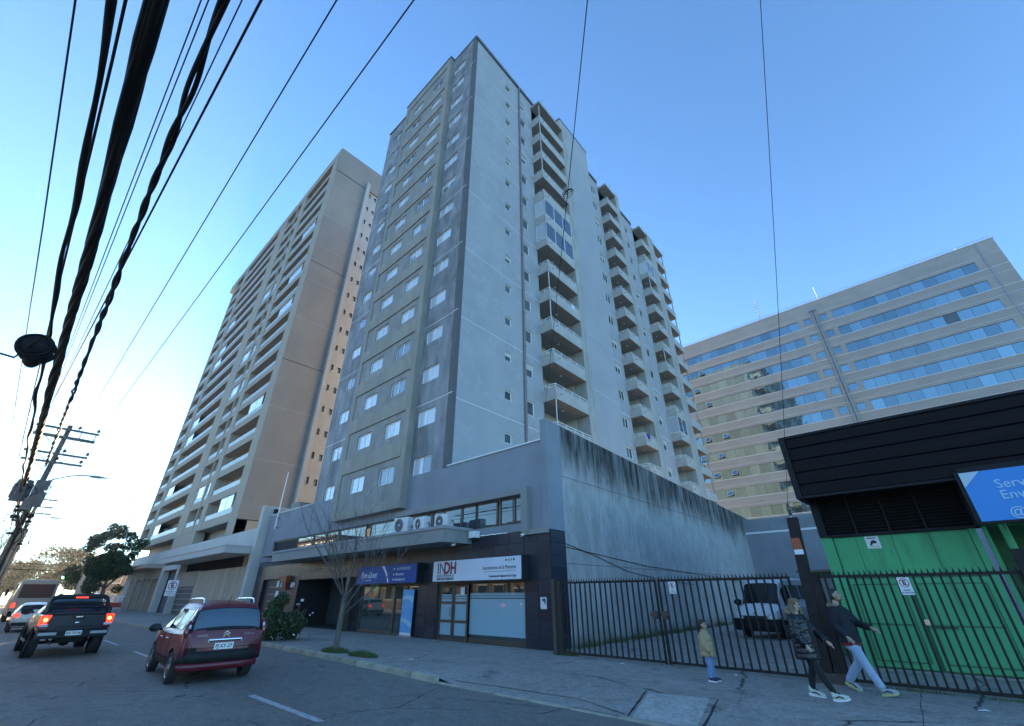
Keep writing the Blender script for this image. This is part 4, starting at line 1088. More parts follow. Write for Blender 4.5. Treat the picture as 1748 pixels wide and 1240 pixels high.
q = MB(); q.tube([(-31.2,13.75,.13),(-31.2,13.75,1.25)], .05, mat('hydrant_red', (.28,.02,.02), rough=.5), 10); put('pipe', q.mesh('pipe'), rp)
for dx in (-.16,.16):
    q = MB(); q.tube([(-31.2+dx*.3,13.74,1.28),(-31.2+dx,13.6,1.36)], [.05,.07], M_metal, 10); put('coupling', q.mesh('coupling'), rp)
put('plate', boxes('plate', [(-31.4,-31.0,13.84,13.87,1.5,1.64)], M_paper), rp)

# ------------------------------------------------------------------ air conditioners on the canopy
M_ac = mat('ac_white', (.66,.66,.65), (.58,.58,.57), scale=2, rough=.5)
M_acgrille = mat('ac_grille', (.16,.16,.16), rough=.6)
def aircon(label, x, w, h, y0=12.55, rot=0):
    a = thing('air_conditioner', label, 'air conditioner', (x, y0, 4.48), 'air conditioners on the canopy')
    M = T(x, y0, 4.48) @ RZ(rot)
    put('casing', boxes('casing', [(0,w,0,.34,.06,h)], M_ac), a, M)
    q = MB(); q.box(.1,.18,.02,.32,0,.06,M_ink); q.box(w-.18,w-.1,.02,.32,0,.06,M_ink); put('foot', q.mesh('foot'), a, M)
    r = min(w*.34, h*.42); cx = w*.40; cz = h*.52
    q = MB(); q.lathe([(r,0),(r*1.02,.02),(r*.96,.03)], M_ac, 20, T(cx,0,cz) @ FRONT)
    for i in range(5): q.lathe([(r*(.18+.17*i),.012),(r*(.18+.17*i)+.008,.02),(r*(.18+.17*i)+.016,.012)], M_acgrille, 20, T(cx,0,cz) @ FRONT)
    q.lathe([(r*.97,.004),(0,.006)], M_acgrille, 20, T(cx,0,cz) @ FRONT); q.lathe([(.06,.02),(.05,.035),(0,.037)], M_ac, 12, T(cx,0,cz) @ FRONT)
    put('fan_grille', q.mesh('fan_grille', sharp=40), a, M)
    q = MB(); q.tube([(w,.2,.3),(w+.12,.2,.34),(w+.2,.2,.2),(w+.18,.25,.0)], .018, M_ink, 6); put('hose', q.mesh('hose'), a, M)
    return a
aircon('largest white air conditioner, leftmost of three on the canopy', -19.7, 1.0, .76, 12.6, R(8))
aircon('middle white air conditioner of the three on the canopy', -18.1, .88, .60, 12.7, R(-6))
aircon('white air conditioner nearest the canopy end', -16.7, .88, .60, 12.8, R(5))
# flagpole and roof vent
fp = thing('flagpole', 'bare white flagpole fixed to the podium front', 'flagpole', (-38.4, 13.7, 6.5))
q = MB(); q.tube([(-38.4,13.7,6.5),(-38.4,13.7,11.0)], [.055,.035], M_white, 10); put('pole', q.mesh('pole'), fp)
for z in (6.6,7.3): put('bracket', boxes('bracket', [(-38.5,-38.3,13.64,13.9,z,z+.06)], M_metal), fp)
rv = thing('roof_vent', 'small louvred metal vent box on the podium roof', 'vent', (-39.5, 15.6, 7.5))
put('casing', boxes('casing', [(-40.1,-38.6,15.3,16.4,7.5,8.75)], M_metal), rv)
for i in range(4): put('slat', boxes('slat', [(-40.2,-38.5,15.2,16.5,8.35+.14*i,8.39+.14*i)], M_ltgrey), rv)

# ------------------------------------------------------------------ steel gates
GYY = 13.2
def leaf(name, label, x0, x1, pitch, z0=.19, ztop=2.22, group='steel gate leaves'):
    g = thing(name, label, 'gate', (x0, GYY, .13), group)
    put('top_rail', boxes('top_rail', [(x0,x1,GYY-.025,GYY+.025,ztop-.055,ztop+.005)], M_steel), g)
    put('bottom_rail', boxes('bottom_rail', [(x0,x1,GYY-.025,GYY+.025,z0,z0+.055)], M_steel), g)
    for x in (x0, x1-.05): put('stile', boxes('stile', [(x,x+.05,GYY-.028,GYY+.028,z0-.02,ztop)], M_rust if 'rust' in label or 'middle' in label else M_steel), g)
    n = max(1, round((x1-x0)/pitch))
    b = boxes('bar', [(-.0195,.0195,-.0195,.0195,z0+.05,ztop-.05)], M_steel)
    for i in range(1, n): put('bar', b, g, T(x0+(x1-x0)*i/n, GYY, 0))
    q = MB(); m = int((x1-x0)/.098)
    for i in range(m):
        x = x0+.05+(x1-x0-.1)*i/(m-1)
        q.face([(x-.022,GYY,ztop+.0),(x+.022,GYY,ztop+.0),(x,GYY,ztop+.105)], M_steel); q.face([(x+.022,GYY+.006,ztop),(x-.022,GYY+.006,ztop),(x,GYY+.006,ztop+.105)], M_steel)
        q.face([(x+.022,GYY,ztop),(x+.022,GYY+.006,ztop),(x,GYY+.006,ztop+.105),(x,GYY,ztop+.105)], M_steel); q.face([(x-.022,GYY+.006,ztop),(x-.022,GYY,ztop),(x,GYY,ztop+.105),(x,GYY+.006,ztop+.105)], M_steel)
    put('spike_strip', q.mesh('spike_strip'), g, kind='stuff')
    return g
l1 = leaf('gate', 'barred steel gate leaf in front of the streaked concrete wall', -9.92, -6.46, .192)
l2 = leaf('gate', 'wide barred steel gate leaf before the white van', -6.40, -2.95, .192)
l3 = leaf('gate', 'barred steel panel in front of the green doors', -2.36, .98, .143)
for g, x in ((l1,-6.62),(l2,-6.3)):
    q = MB(); q.box(x-.07,x+.07,GYY-.06,GYY+.04,1.22,1.42,M_rust); q.box(x-.12,x+.12,GYY-.07,GYY-.03,1.30,1.38,M_rust); q.tube([(x,GYY-.05,.14),(x,GYY-.05,1.2)],.014,M_rust,6); put('bolt', q.mesh('bolt'), g)
q = MB(); q.box(-2.93,-2.68,GYY-.1,GYY+.12,.05,2.3,M_steel); q.box(-2.66,-2.38,GYY-.12,GYY+.14,.05,2.32,M_steel)
tp = thing('gate_post', 'tall dark steel gate post with a small red and white box near its top', 'post', (-2.66, GYY, .05))
q = MB(); lean = lambda z: .062*(3.54-z)
q.prism([(-2.62-lean(.05),.05),(-2.40-lean(.05),.05),(-2.40,3.54),(-2.62,3.54)], GYY-.1, GYY+.12, M_steel); put('post', q.mesh('post'), tp)
put('side_plate', boxes('side_plate', [(-2.55,-2.34,GYY-.09,GYY+.11,.05,2.26)], M_steel), tp)
put('base', boxes('base', [(-2.98,-2.34,GYY-.14,GYY+.18,.0,.32)], M_rust), tp)
put('alarm_box', boxes('alarm_box', [(-2.65,-2.46,GYY-.13,GYY-.105,2.80,3.06)], mat('alarm_red', (.42,.07,.03), rough=.5)), tp)
put('label', boxes('label', [(-2.65,-2.46,GYY-.132,GYY-.105,2.69,2.798)], M_paper), tp)
q = MB(); q.tube([(-2.52,GYY,3.54),(-2.52,GYY,3.62)], .02, M_metal, 8); q.lathe([(.03,0),(.045,.04),(.02,.08),(.03,.12),(0,.14)], M_ink, 10, T(-2.52,GYY,3.6)); put('insulator', q.mesh('insulator'), tp)
put('intercom', boxes('intercom', [(-2.36,-2.2,GYY+.16,GYY+.24,1.22,1.42)], M_ink), tp)
ep = thing('gate_post', 'dark steel end post of the gate at the right picture edge', 'post', (1.1, GYY, .05))
put('post', boxes('post', [(.99,1.22,GYY-.1,GYY+.12,.05,2.6)], M_steel), ep)
jp = thing('gate_post', 'slim brown steel jamb against the dark tiled corner', 'post', (-10.1, GYY, .05))
put('post', boxes('post', [(-10.32,-10.18,GYY-.06,GYY+.08,.1,2.32)], M_rust), jp)
put('infill', boxes('infill', [(-10.17,-9.94,GYY-.03,GYY+.03,.16,2.24)], M_black), jp)
put('tie', boxes('tie', [(-10.18,-9.9,GYY-.02,GYY+.02,2.24,2.28)], M_steel), jp)
for (x, y, a, lab) in ((-.35,11.9,.4,'scrap of white paper on the pavement at the right edge'),(-7.6,12.75,1.1,'small white scrap at the foot of the left gate leaf'),(-4.6,12.9,2.0,'torn pale scrap behind the small child'),(-12.9,9.4,.7,'tiny pale scrap on the pavement before the bronze door')):
    q = MB(); Mx = T(x, y, pave_z(x, y-.1)) @ RZ(a); v = [Mx @ Vector(c) for c in ((-.09,-.03,.006),(.02,-.045,.012),(.1,-.01,.005),(.05,.04,.022),(-.06,.035,.008))]
    q.face(v, M_paper); tag(put('litter', q.mesh('litter')), lab, 'paper scrap', 'paper scraps on the pavement')
# no-parking plates
def noparking(name, label, M, w, h, lines, parent=None, post=None):
    s = thing(name, label, 'sign', tuple(M.translation))
    q = MB(); q.box(-w/2,w/2,-.006,.006,0,h,M_paper); put('plate', q.mesh('plate'), s, M)
    r = w*.40; cz = h-w*.5
    q = MB(); n = 28
    for i in range(n):
        a, b = 2*math.pi*i/n, 2*math.pi*(i+1)/n
        q.face([(r*math.cos(a),-.009,cz+r*math.sin(a)),(r*math.cos(b),-.009,cz+r*math.sin(b)),(r*.84*math.cos(b),-.009,cz+r*.84*math.sin(b)),(r*.84*math.cos(a),-.009,cz+r*.84*math.sin(a))][::-1], M_redink)
    q.box(-r*.88,r*.88,-.0095,-.0085,-r*.07,r*.07,M_redink, T(0,0,cz) @ RY(R(45)))
    put('ring', q.mesh('ring'), s, M)
    lettering('lettering', 'E', r*1.55, M_ink, s, M @ T(0,-.0075,cz) @ FRONT, depth=.002, bold=r*.05)
    for i, t in enumerate(lines): lettering('lettering', t, h*.105, M_ink, s, M @ T(0,-.0075,h*.26-h*.14*i) @ FRONT, depth=.002, bold=.001)
    return s
noparking('no_parking_sign', 'small no-parking plate wired to the gate leaf beside the bolted joint', T(-5.96,GYY-.035,1.86), .20, .30, ('FRENTE','AL PORTON'))
noparking('no_parking_sign', 'no-parking plate tied to the bars before the green doors', T(-.80,GYY-.035,1.82), .21, .33, ('FRENTE','AL PORTON'))
ns = noparking('no_parking_sign', 'no-parking sign on a thin post at the kerb beyond the red car', T(-38.4,8.15,1.85) @ RZ(R(60)), .62, .92, ('RESERVADO','LUN A VIE'))
q = MB(); q.tube([(-38.4,8.19,.1),(-38.4,8.19,2.7)], .03, M_metal, 8); put('post', q.mesh('post'), ns)
# little door panel between the post and the green shop
sd = thing('yard_hut', 'narrow weathered cabin with a pale panel between gate post and green shop', 'hut', (-3.3, 19, .13))
put('wall', boxes('wall', [(-3.75,-2.6,18.6,20.6,.13,2.45)], M_greend), sd)
put('panel', boxes('panel', [(-3.62,-2.75,18.56,18.6,1.15,2.3)], mat('hazed_pane', (.22,.235,.25), (.15,.16,.17), scale=3, rough=.35)), sd)
put('roof', boxes('roof', [(-3.85,-2.5,18.4,20.7,2.45,2.52)], M_brown), sd)

# ------------------------------------------------------------------ utility pole
up = thing('utility_pole', 'near utility pole with four cross-arms and a clutter of boxes', 'utility pole', (-37, -.13, .13))
PX, PY = -37.0, -.13
q = MB(); q.tube([(PX,PY,.1),(PX,PY,11.15)], [.17,.115], M_pole, 14); put('shaft', q.mesh('shaft'), up)
M_arm = mat('arm_timber', (.17,.145,.12), (.12,.105,.09), scale=4, rough=.85)
arms = ((10.85,1.42,.06),(10.35,1.38,.085),(9.35,1.38,.06),(8.85,1.32,.06))
for z, w, t in arms: put('cross_arm', boxes('cross_arm', [(PX+.14,PX+.14+t*1.4,PY-w,PY+w,z-t,z+t)], M_arm), up)
for y in (-1.3,.62,1.30): put('strut', boxes('strut', [(PX+.16,PX+.22,PY+y-.03,PY+y+.03,10.35,10.85)], M_metal), up)
for z, dz in ((10.3,-.75),(9.3,-.6),(8.8,-.55)):
    for sgn in (-1,1):
        q = MB(); q.tube([(PX+.2,PY+sgn*.85,z),(PX+.17,PY+.06*sgn,z+dz)], .022, M_metal, 6); put('brace', q.mesh('brace'), up)
def insul(z, y):
    q = MB(); q.lathe([(.02,0),(.02,.08),(.10,.10),(.11,.14),(.05,.17),(.09,.2),(.04,.26),(0,.28)], M_ink, 10, T(PX+.2,PY+y,z)); put('insulator', q.mesh('insulator', sharp=50), up)
for z, y in ((10.9,-1.3),(10.9,.45),(10.9,1.33),(9.41,.28),(9.41,1.32),(8.91,.12),(8.91,1.2)): insul(z, y)
M_box = mat('transformer_grey', (.13,.135,.13), (.085,.09,.085), scale=5, rough=.7)
q = MB(); q.lathe([(0,0),(.30,0),(.33,.06),(.33,1.05),(.28,1.15),(0,1.2)], M_box, 18, T(PX+.15,PY-.62,6.55)); 
for i in range(10): q.box(-.01,.01,.32,.39,.15,.95,M_box, T(PX+.15,PY-.62,6.55) @ RZ(i*.63))
put('transformer', q.mesh('transformer', sharp=40), up)
for (y0, y1, z0, z1, x0, x1) in ((-.22,.28,6.5,7.75,.12,.5),(.08,.42,6.3,7.1,.3,.62),(-.35,.05,6.1,6.7,.35,.7),(.12,.38,7.2,7.7,.45,.75)):
    put('cable_box', boxes('cable_box', [(PX+x0,PX+x1,PY+y0,PY+y1,z0,z1)], M_box), up)
q = MB(); r2 = random.Random(11)
for i in range(26):
    y = PY+r2.uniform(-.9,.55); z = r2.uniform(5.0,8.2)
    p = [(PX+r2.uniform(.1,.6),y,z)]
    for j in range(5): p.append((p[-1][0]+r2.uniform(-.1,.1),p[-1][1]+r2.uniform(-.22,.22),p[-1][2]-r2.uniform(.05,.5)))
    q.tube(p, .018, M_cable, 5)
for i in range(16):
    z = r2.uniform(4.4,6.3); a = r2.uniform(0,6.28); q.box(-.14,.14,-.09,.09,-.05,.05,M_cable, T(PX+.3*math.cos(a),PY+.4*math.sin(a),z) @ RZ(a))
put('cable_tangle', q.mesh('cable_tangle'), up, kind='stuff')
q = MB(); q.tube([(PX+.22,PY+.05,.2),(PX+.2,PY+.05,6)], .05, M_cable, 8); q.tube([(PX+.1,PY+.2,.2),(PX+.1,PY+.2,5.2)], .035, M_metal, 8); put('riser', q.mesh('riser'), up)
def street_lamp(name, label, x, y, z0, arm, h, parent=None):
    s = thing(name, label, 'street lamp', (x, y, z0))
    q = MB(); pts = [(x+.05,y+.1,z0)]
    for i in range(1, 9):
        t = i/8; pts.append((x+.05, y+.1+arm*t, z0+h*math.sin(t*math.pi/2)))
    q.tube(pts, .04, M_metal, 8); put('arm', q.mesh('arm'), s)
    q = MB(); yy = y+.1+arm
    prof = [(0,-.08),(.07,-.02),(.14,.2),(.15,.45),(.10,.75),(.04,.95),(0,1.0)]
    q.lathe(prof, M_metal, 14, T(x+.05,yy,z0+h) @ RX(R(-90)) @ Matrix.Diagonal((1,.5,1,1))); put('lamp_head', q.mesh('lamp_head'), s)
    q = MB(); q.box(x-.04,x+.14,yy+.15,yy+.6,z0+h-.085,z0+h-.06,M_paper); put('lens', q.mesh('lens'), s)
    return s
street_lamp('street_lamp', 'street lamp arm reaching over the road from the near utility pole', PX, PY, 7.75, 1.7, .62)
# next pole down the street
p2 = thing('utility_pole', 'second utility pole farther down the street, thin in the glare', 'utility pole', (-63, .2, .13))
q = MB(); q.tube([(-63,.2,.1),(-63,.2,10.6)], [.19,.13], M_pole, 12); put('shaft', q.mesh('shaft'), p2)
for z in (10.2,9.5,8.9): put('cross_arm', boxes('cross_arm', [(-62.86,-62.76,-1.1,1.5,z-.06,z+.06)], M_arm), p2)
put('cable_box', boxes('cable_box', [(-62.85,-62.4,-.4,.5,6.3,7.5)], M_box), p2)
street_lamp('street_lamp', 'second street lamp arm farther down the street', -63, .2, 8.0, 1.2, .65)
for x, y, lab in ((-100,.6,'third utility pole far down the street in the glare'),):
    p3 = thing('utility_pole', lab, 'utility pole', (x, y, .13))
    q = MB(); q.tube([(x,y,.1),(x,y,10.2)], .16, M_pole, 8); put('shaft', q.mesh('shaft'), p3)
    for z in (9.7,9.0): put('cross_arm', boxes('cross_arm', [(x+.1,x+.2,y-1.1,y+1.1,z-.06,z+.06)], M_arm), p3)

# ------------------------------------------------------------------ overhead cables
def cable(label, pts, r, n=6, name='cable', group='overhead cables', wob=0.0, seed=0, sag=.25, seg=26):
    q = MB(); path = []; rr_ = random.Random(seed); ph = rr_.uniform(0,6)
    for (a, b) in zip(pts, pts[1:]):
        a, b = Vector(a), Vector(b); L = (b-a).length
        for i in range(seg):
            t = i/seg; p = a.lerp(b, t); p.z -= sag*4*t*(1-t)*min(1, L/40)
            if wob: p += Vector((0, wob*math.sin(L*t*1.1+ph)+wob*.5*math.sin(L*t*2.3+ph*2), wob*.7*math.cos(L*t*1.37+ph)))
            path.append(p)
    path.append(Vector(pts[-1]))
    rad = r if not isinstance(r, tuple) else [r[0]+(r[1]-r[0])*(.5+.5*math.sin(i*.7+ph)) for i in range(len(path))]
    q.tube(path, rad, M_cable, n)
    o = put(name, q.mesh(name)); return tag(o, label, 'cable', group)
FAR = -100
cable('thin wire from the right end of the top cross-arm, rightmost of the overhead wires', [(-120,1.2,10.0),(-63,1.3,10.4),(PX+.2,PY+1.35,11.16),(-3.69,1.49,11.2),(12,1.6,11.2)], .013, sag=.12)
cable('thin wire running to the insulator just right of the pole top', [(-120,.3,10.0),(-63,.4,10.4),(PX+.2,PY+.45,11.16),(-4.71,.56,11.24),(12,.7,11.24)], .013, sag=.12)
cable('thin wire from the left end of the top cross-arm, leftmost of a close trio', [(-63,-1.0,10.4),(PX+.2,PY-1.3,11.16),(-6.52,-1.09,11.29),(12,-.95,11.3)], .012, sag=.1)
cable('thin wire from the left end of the top cross-arm, middle of a close trio', [(-63,-.9,10.4),(PX+.2,PY-1.25,11.16),(-6.43,-1.0,11.3),(12,-.85,11.3)], .012, sag=.1)
cable('thin wire from the left end of the top cross-arm, right of a close trio', [(-63,-.8,10.4),(PX+.2,PY-1.2,11.16),(-5.96,-.59,11.26),(12,-.2,11.26)], .012, sag=.1)
cable('straight black wire just right of the twisted pair', [(-63,-.7,9.6),(PX+.2,PY-1.22,11.0),(-5.6,-.35,11.08),(12,.1,11.08)], .022, sag=.1)
# twisted pair
def twisted(label, A, B, r, rad, turns, strands, far=None, name='cable'):
    q = MB(); A, B = Vector(A), Vector(B); N = int(turns*14)
    for s in range(strands):
        path = []
        for i in range(N+1):
            t = i/N; p = A.lerp(B, t); a = 2*math.pi*turns*t + 2*math.pi*s/strands
            p.z -= .3*4*t*(1-t)*.4
            w = rad*(1+.35*math.sin(t*40+s)+.3*math.sin(t*97+2*s)); a += .9*math.sin(t*23)+.5*math.sin(t*51+s)
            path.append(p + Vector((0, w*math.cos(a), w*math.sin(a))))
        q.tube(path, r, M_cable, 6)
    return tag(put(name, q.mesh(name)), label, 'cable', 'overhead cables')
twisted('thick loosely twisted pair of black cables swinging down to the pole', (PX,PY-.2,8.6), (10,-.68,8.63), .034, .029, 21, 2)
twisted('thickest black bundle of telephone cables crossing the upper left', (PX,PY-.6,7.36), (10,-.98,7.30), .042, .048, 5.3, 6)

cable('wavy brown-black cable bundle left of the thickest one', [(-63,-.6,6.8),(PX,PY-.62,7.0),(-12.5,-1.05,6.85),(10,-1.22,6.9)], (.026,.045), wob=.022, seed=4, n=8, sag=.15, seg=60)
cable('cable bundle running on from the pole towards the glare', [(-100,.2,6.4),(-63,.0,6.7),(PX,PY-.7,7.3)], .07, n=8)
cable('thin violet-black wire at the far left of the sky', [(-120,-2.0,9.0),(-12.7,-2.05,9.3),(12,-2.05,9.3)], .014, sag=.1)
cable('pair-like wire left of the pole dropping towards the glare', [(-120,-1.5,7.8),(-60,-1.41,8.66),(-6.5,-1.44,8.66),(12,-1.45,8.66)], .02, sag=.2)
cable('wire crossing from the left picture edge to the thick bundle', [(PX+20,-14,8.5),(-12.5,-1.3,6.15),(-11.2,-1.0,6.2)], .02, sag=.0, seg=10)
cable('upper of two cables crossing the street far away', [(-90,-12,6.2),(-90,16,5.6)], .035, sag=.3, seg=16)
cable('lower of two cables crossing the street far away', [(-90,-12,5.5),(-90,16,4.9)], .05, sag=.3, seg=16)
cable('drop wire hanging from the sky to the podium corner beside the tower', [(1.57,-1.12,5.14),(-10.95,13.95,8.62)][::-1], .0042, sag=.12, seg=30)
q = MB()
for j in range(3): q.tube([(-1.85+.065*math.cos(a*.3491), 2.99+.035*math.sin(a*.3491)+.01*j, 6.05+.018*math.sin(a*.3491+j)-.012*j) for a in range(19)],   .0035, M_cable, 5, caps=False)
tag(put('wire_coil', q.mesh('wire_coil')), 'little coil of spare wire tied on the drop wire beside the tower', 'wire coil')
cable('drop wire falling to the top of the tall gate post', [(2.74,-1.5,12.6),(.62,4.45,9.0),(-2.55,13.2,3.72)], .005, sag=.3, seg=24)
# splice closure: drum-like lump of coiled cable
cl = thing('splice_closure', 'round black cable coil and closure hanging from the thick bundle', 'cable closure', (-12, -1.02, 6.2))
q = MB(); Mq = T(-12,-1.04,6.26) @ RY(R(90)) @ RX(R(12))
q.lathe([(0,-.25),(.12,-.25),(.2,-.2),(.235,-.1),(.24,.0),(.235,.1),(.2,.2),(.12,.25),(0,.25)], M_cable, 22, Mq); put('drum', q.mesh('drum', sharp=50), cl)
for i in range(7):
    q = MB(); rr1 = .235+.014*(i % 3); zz_ = -.2+.066*i
    q.tube([(Mq @ Vector((rr1*math.cos(a*.3142),rr1*math.sin(a*.3142),zz_+.02*math.sin(a)))) for a in range(21)], .022, M_cable, 6, caps=False); put('coil', q.mesh('coil'), cl)
q = MB(); q.lathe([(0,-.2),(.10,-.18),(.125,-.1),(.125,.12),(.1,.2),(0,.22)], M_cable, 16, T(-12.02,-1.02,6.04) @ RY(R(80))); put('closure_body', q.mesh('closure_body'), cl)
# ------------------------------------------------------------------ vehicles
def eval_mods(me, mods, name):
    o = bpy.data.objects.new('tmp', me); COL.objects.link(o)
    for typ, kw in mods:
        m = o.modifiers.new(typ, typ)
        for k, v in kw.items(): setattr(m, k, v)
    dg = bpy.context.evaluated_depsgraph_get()
    r = bpy.data.meshes.new_from_object(o.evaluated_get(dg)); r.name = name
    bpy.data.objects.remove(o)
    return r

class Loft:
    """car body lofted along x from sections; mirrored in y. index 0..9 runs from floor centre to roof centre"""
    def __init__(s, st): s.st = sorted(st)
    def half(s, v):
        zb, wb, zm, wm, zs_, ws_, zr, wr = v
        return [(0,zb),(wb*.86,zb),(wb,zb+.09),(wm,zm),(ws_,zs_),(ws_-.025,zs_+.03),(wr,max(zr-.10,zs_+.035)),(wr-.10,max(zr-.025,zs_+.045)),(wr*.5,max(zr,zs_+.05)),(0,max(zr+.012,zs_+.055))]
    def at(s, x):
        st = s.st
        if x <= st[0][0]: return s.half(st[0][1:])
        for a, b in zip(st, st[1:]):
            if x <= b[0]:
                t = (x-a[0])/(b[0]-a[0]); return s.half([p+(q-p)*t for p, q in zip(a[1:], b[1:])])
        return s.half(st[-1][1:])
    def P(s, x, i, side):
        h = s.at(x); k = min(int(i), 8); t = i-k
        y = h[k][0]+(h[k+1][0]-h[k][0])*t; z = h[k][1]+(h[k+1][1]-h[k][1])*t
        return Vector((x, y*side, z))
    def body(s, mt, name, wheels=(), wr=.33, width=.9, extra=()):
        mb = MB(); v = []; f = []; n = 18
        for row in s.st:
            h = s.half(row[1:]); ring = [(row[0], y, z) for y, z in h] + [(row[0], -y, z) for y, z in reversed(h[1:-1])]
            v += ring
        for i in range(len(s.st)-1):
            for k in range(n): f.append((i*n+k, i*n+(k+1) % n, (i+1)*n+(k+1) % n, (i+1)*n+k))
        f.append(tuple(reversed(range(n)))); b = (len(s.st)-1)*n; f.append(tuple(range(b, b+n)))
        mb.quads(v, f, mt, True); me = mb.mesh(name)
        bm = bmesh.new(); bm.from_mesh(me); bmesh.ops.recalc_face_normals(bm, faces=bm.faces); bm.to_mesh(me); bm.free()
        if wheels:
            c = MB()
            for x in wheels:
                for sd in (-1, 1):
                    y0 = sd*(width-.30); y1 = sd*(width+.2); seg = 24
                    ring0 = [(x+wr*math.cos(a*2*math.pi/seg), min(y0,y1), wr*.93+wr*math.sin(a*2*math.pi/seg)) for a in range(seg)]
                    ring1 = [(p[0], max(y0,y1), p[2]) for p in ring0]
                    c.quads(ring0+ring1, [(k,(k+1) % seg,seg+(k+1) % seg,seg+k) for k in range(seg)]+[tuple(reversed(range(seg))),tuple(range(seg,2*seg))], M_dark)
            cme = c.mesh('cut'); bm = bmesh.new(); bm.from_mesh(cme); bmesh.ops.recalc_face_normals(bm, faces=bm.faces); bm.to_mesh(cme); bm.free()
            co = bpy.data.objects.new('cut', cme); COL.objects.link(co)
            me = eval_mods(me, (('BOOLEAN', dict(object=co, operation='DIFFERENCE', solver='EXACT', material_mode='TRANSFER')),), name)
            bpy.data.objects.remove(co)
        me.set_sharp_from_angle(angle=R(38))
        return me
    def patch(s, mb, x0, x1, i0, i1, side, mt, off=.006, nx=6, ni=3, skew=0.0):
        """sheet lying just proud of the body side"""
        g = []
        for a in range(nx+1):
            for b in range(ni+1):
                i = i0+(i1-i0)*b/ni; x = x0+(x1-x0)*a/nx + skew*b/ni
                p = s.P(x, i, side); e = .01
                tx = s.P(x+e, i, side)-s.P(x-e, i, side); ti = s.P(x, min(i+e, 9), side)-s.P(x, i-e, side)
                nn = tx.cross(ti); nn = nn.normalized() if nn.length > 1e-9 else Vector((0, side, 0))
                if nn.y*side+.3*nn.z < 0: nn = -nn
                g.append(p+nn*off)
        mb.quads(g, [(a*(ni+1)+b, (a+1)*(ni+1)+b, (a+1)*(ni+1)+b+1, a*(ni+1)+b+1) for a in range(nx) for b in range(ni)], mt, True)
    def top(s, mb, x0, x1, i0, mt, off=.007, nx=5, nu=12):
        """sheet over the roof line from side to side (windscreen, rear window)"""
        g = []
        for a in range(nx+1):
            for b in range(nu+1):
                u = -1+2*b/nu; i = 9-(9-i0)*abs(u); x = x0+(x1-x0)*a/nx; sd = 1 if u >= 0 else -1
                p = s.P(x, i, sd); e = .012
                tx = s.P(x+e, i, sd)-s.P(x-e, i, sd)
                nn = Vector((-tx.z, 0, tx.x)).normalized()
                g.append(p+nn*off)
        mb.quads(g, [(a*(nu+1)+b, (a+1)*(nu+1)+b, (a+1)*(nu+1)+b+1, a*(nu+1)+b+1) for a in range(nx) for b in range(nu)], mt, True)

M_carglass = mat('car_glass', (.012,.018,.022), rough=.03, spec=.4)
M_reargl = glassmat('rear_glass', (.03,.07,.095), rough=.04)
M_carblack = mat('car_black_plastic', (.011,.0115,.0125), (.017,.017,.018), scale=8, rough=.6, spec=.25)
M_tail = mat('tail_red', (.16,.008,.012), rough=.2, coat=.5)
M_taillit = mat('tail_lit', (.6,.03,.02), rough=.3, emit=(1,.04,.02), estr=.55)
M_tailcore = mat('tail_core', (.8,.15,.05), rough=.3, emit=(1,.30,.07), estr=3)
M_lens = mat('clear_lens', (.55,.56,.58), rough=.1, coat=.5)

def wheel(parent, M, x, y, r, w, side):
    q = MB(); Mw = M @ T(x, y, r) @ RX(R(-90*side))
    q.lathe([(r*.62,w/2-.02),(r*.80,w/2),(r*.95,w/2-.015),(r,w/2-.06),(r,-w/2+.06),(r*.95,-w/2),(r*.62,-w/2)], M_tyre, 28)
    for k in range(28): q.box(r*.985,r*1.006,-.012,.012,-w*.4,w*.4,M_tyre, RZ(k*2*math.pi/28) @ RX(.35))
    t = put('wheel', q.mesh('wheel', sharp=35), parent, Mw)
    q = MB(); q.lathe([(r*.63,w/2-.03),(r*.60,w/2-.02),(r*.56,w/2-.05),(r*.2,w/2-.06),(0,w/2-.06)], M_dark, 24)
    for k in range(5):
        for d in (-.11,.11): q.box(.03,r*.60,-.022,.022,w/2-.05,w/2-.02,M_rim, RZ(k*2*math.pi/5+d))
    q.lathe([(r*.64,w/2-.02),(r*.62,w/2-.008),(r*.57,w/2-.02)], M_rim, 24); q.lathe([(.065,w/2-.03),(.055,w/2-.012),(0,w/2-.01)], M_rim, 12)
    put('rim', q.mesh('rim', sharp=35), t, Mw)

REAR = Matrix(((0,0,-1,0),(-1,0,0,0),(0,1,0,0),(0,0,0,1)))   # lettering on the rear face: reads towards the car's right, out of the back
def rear_plate(parent, M, z, x, s, w=.40, h=.13):
    q = MB(); q.box(x-.012,x,-w/2,w/2,z-h/2,z+h/2,M_plate); p = put('number_plate', q.mesh('number_plate'), parent, M)
    q = MB()
    for a in ((-w/2,w/2,z+h/2-.008,z+h/2-.003),(-w/2,w/2,z-h/2+.003,z-h/2+.008)): q.box(x-.0135,x-.012,a[0],a[1],a[2],a[3],M_ink)
    lettering('lettering', s, .105, M_ink, p, M @ T(x-.013,0,z-.004) @ REAR, depth=.002, bold=.0022, xs=.92)

def mirror(parent, M, x, y, z, side, mt, s=1.0):
    q = MB()
    q.lathe([(0,-.05*s),(.075*s,-.04*s),(.10*s,.0),(.085*s,.05*s),(.04*s,.08*s),(0,.085*s)], mt, 14, T(x,y+side*.13*s,z) @ RY(R(90)) @ Matrix.Diagonal((.85,1.2,1,1)))
    q.tube([(x+.03,y-side*.03,z-.05),(x+.02,y+side*.08*s,z-.03)], .03, M_carblack, 8)
    q.lathe([(0,.0),(.085*s,.0)], M_carglass, 14, T(x-.051*s,y+side*.13*s,z) @ RY(R(-90)) @ Matrix.Diagonal((.85,1.2,1,1)))
    put('mirror', q.mesh('mirror', sharp=50), parent, M)

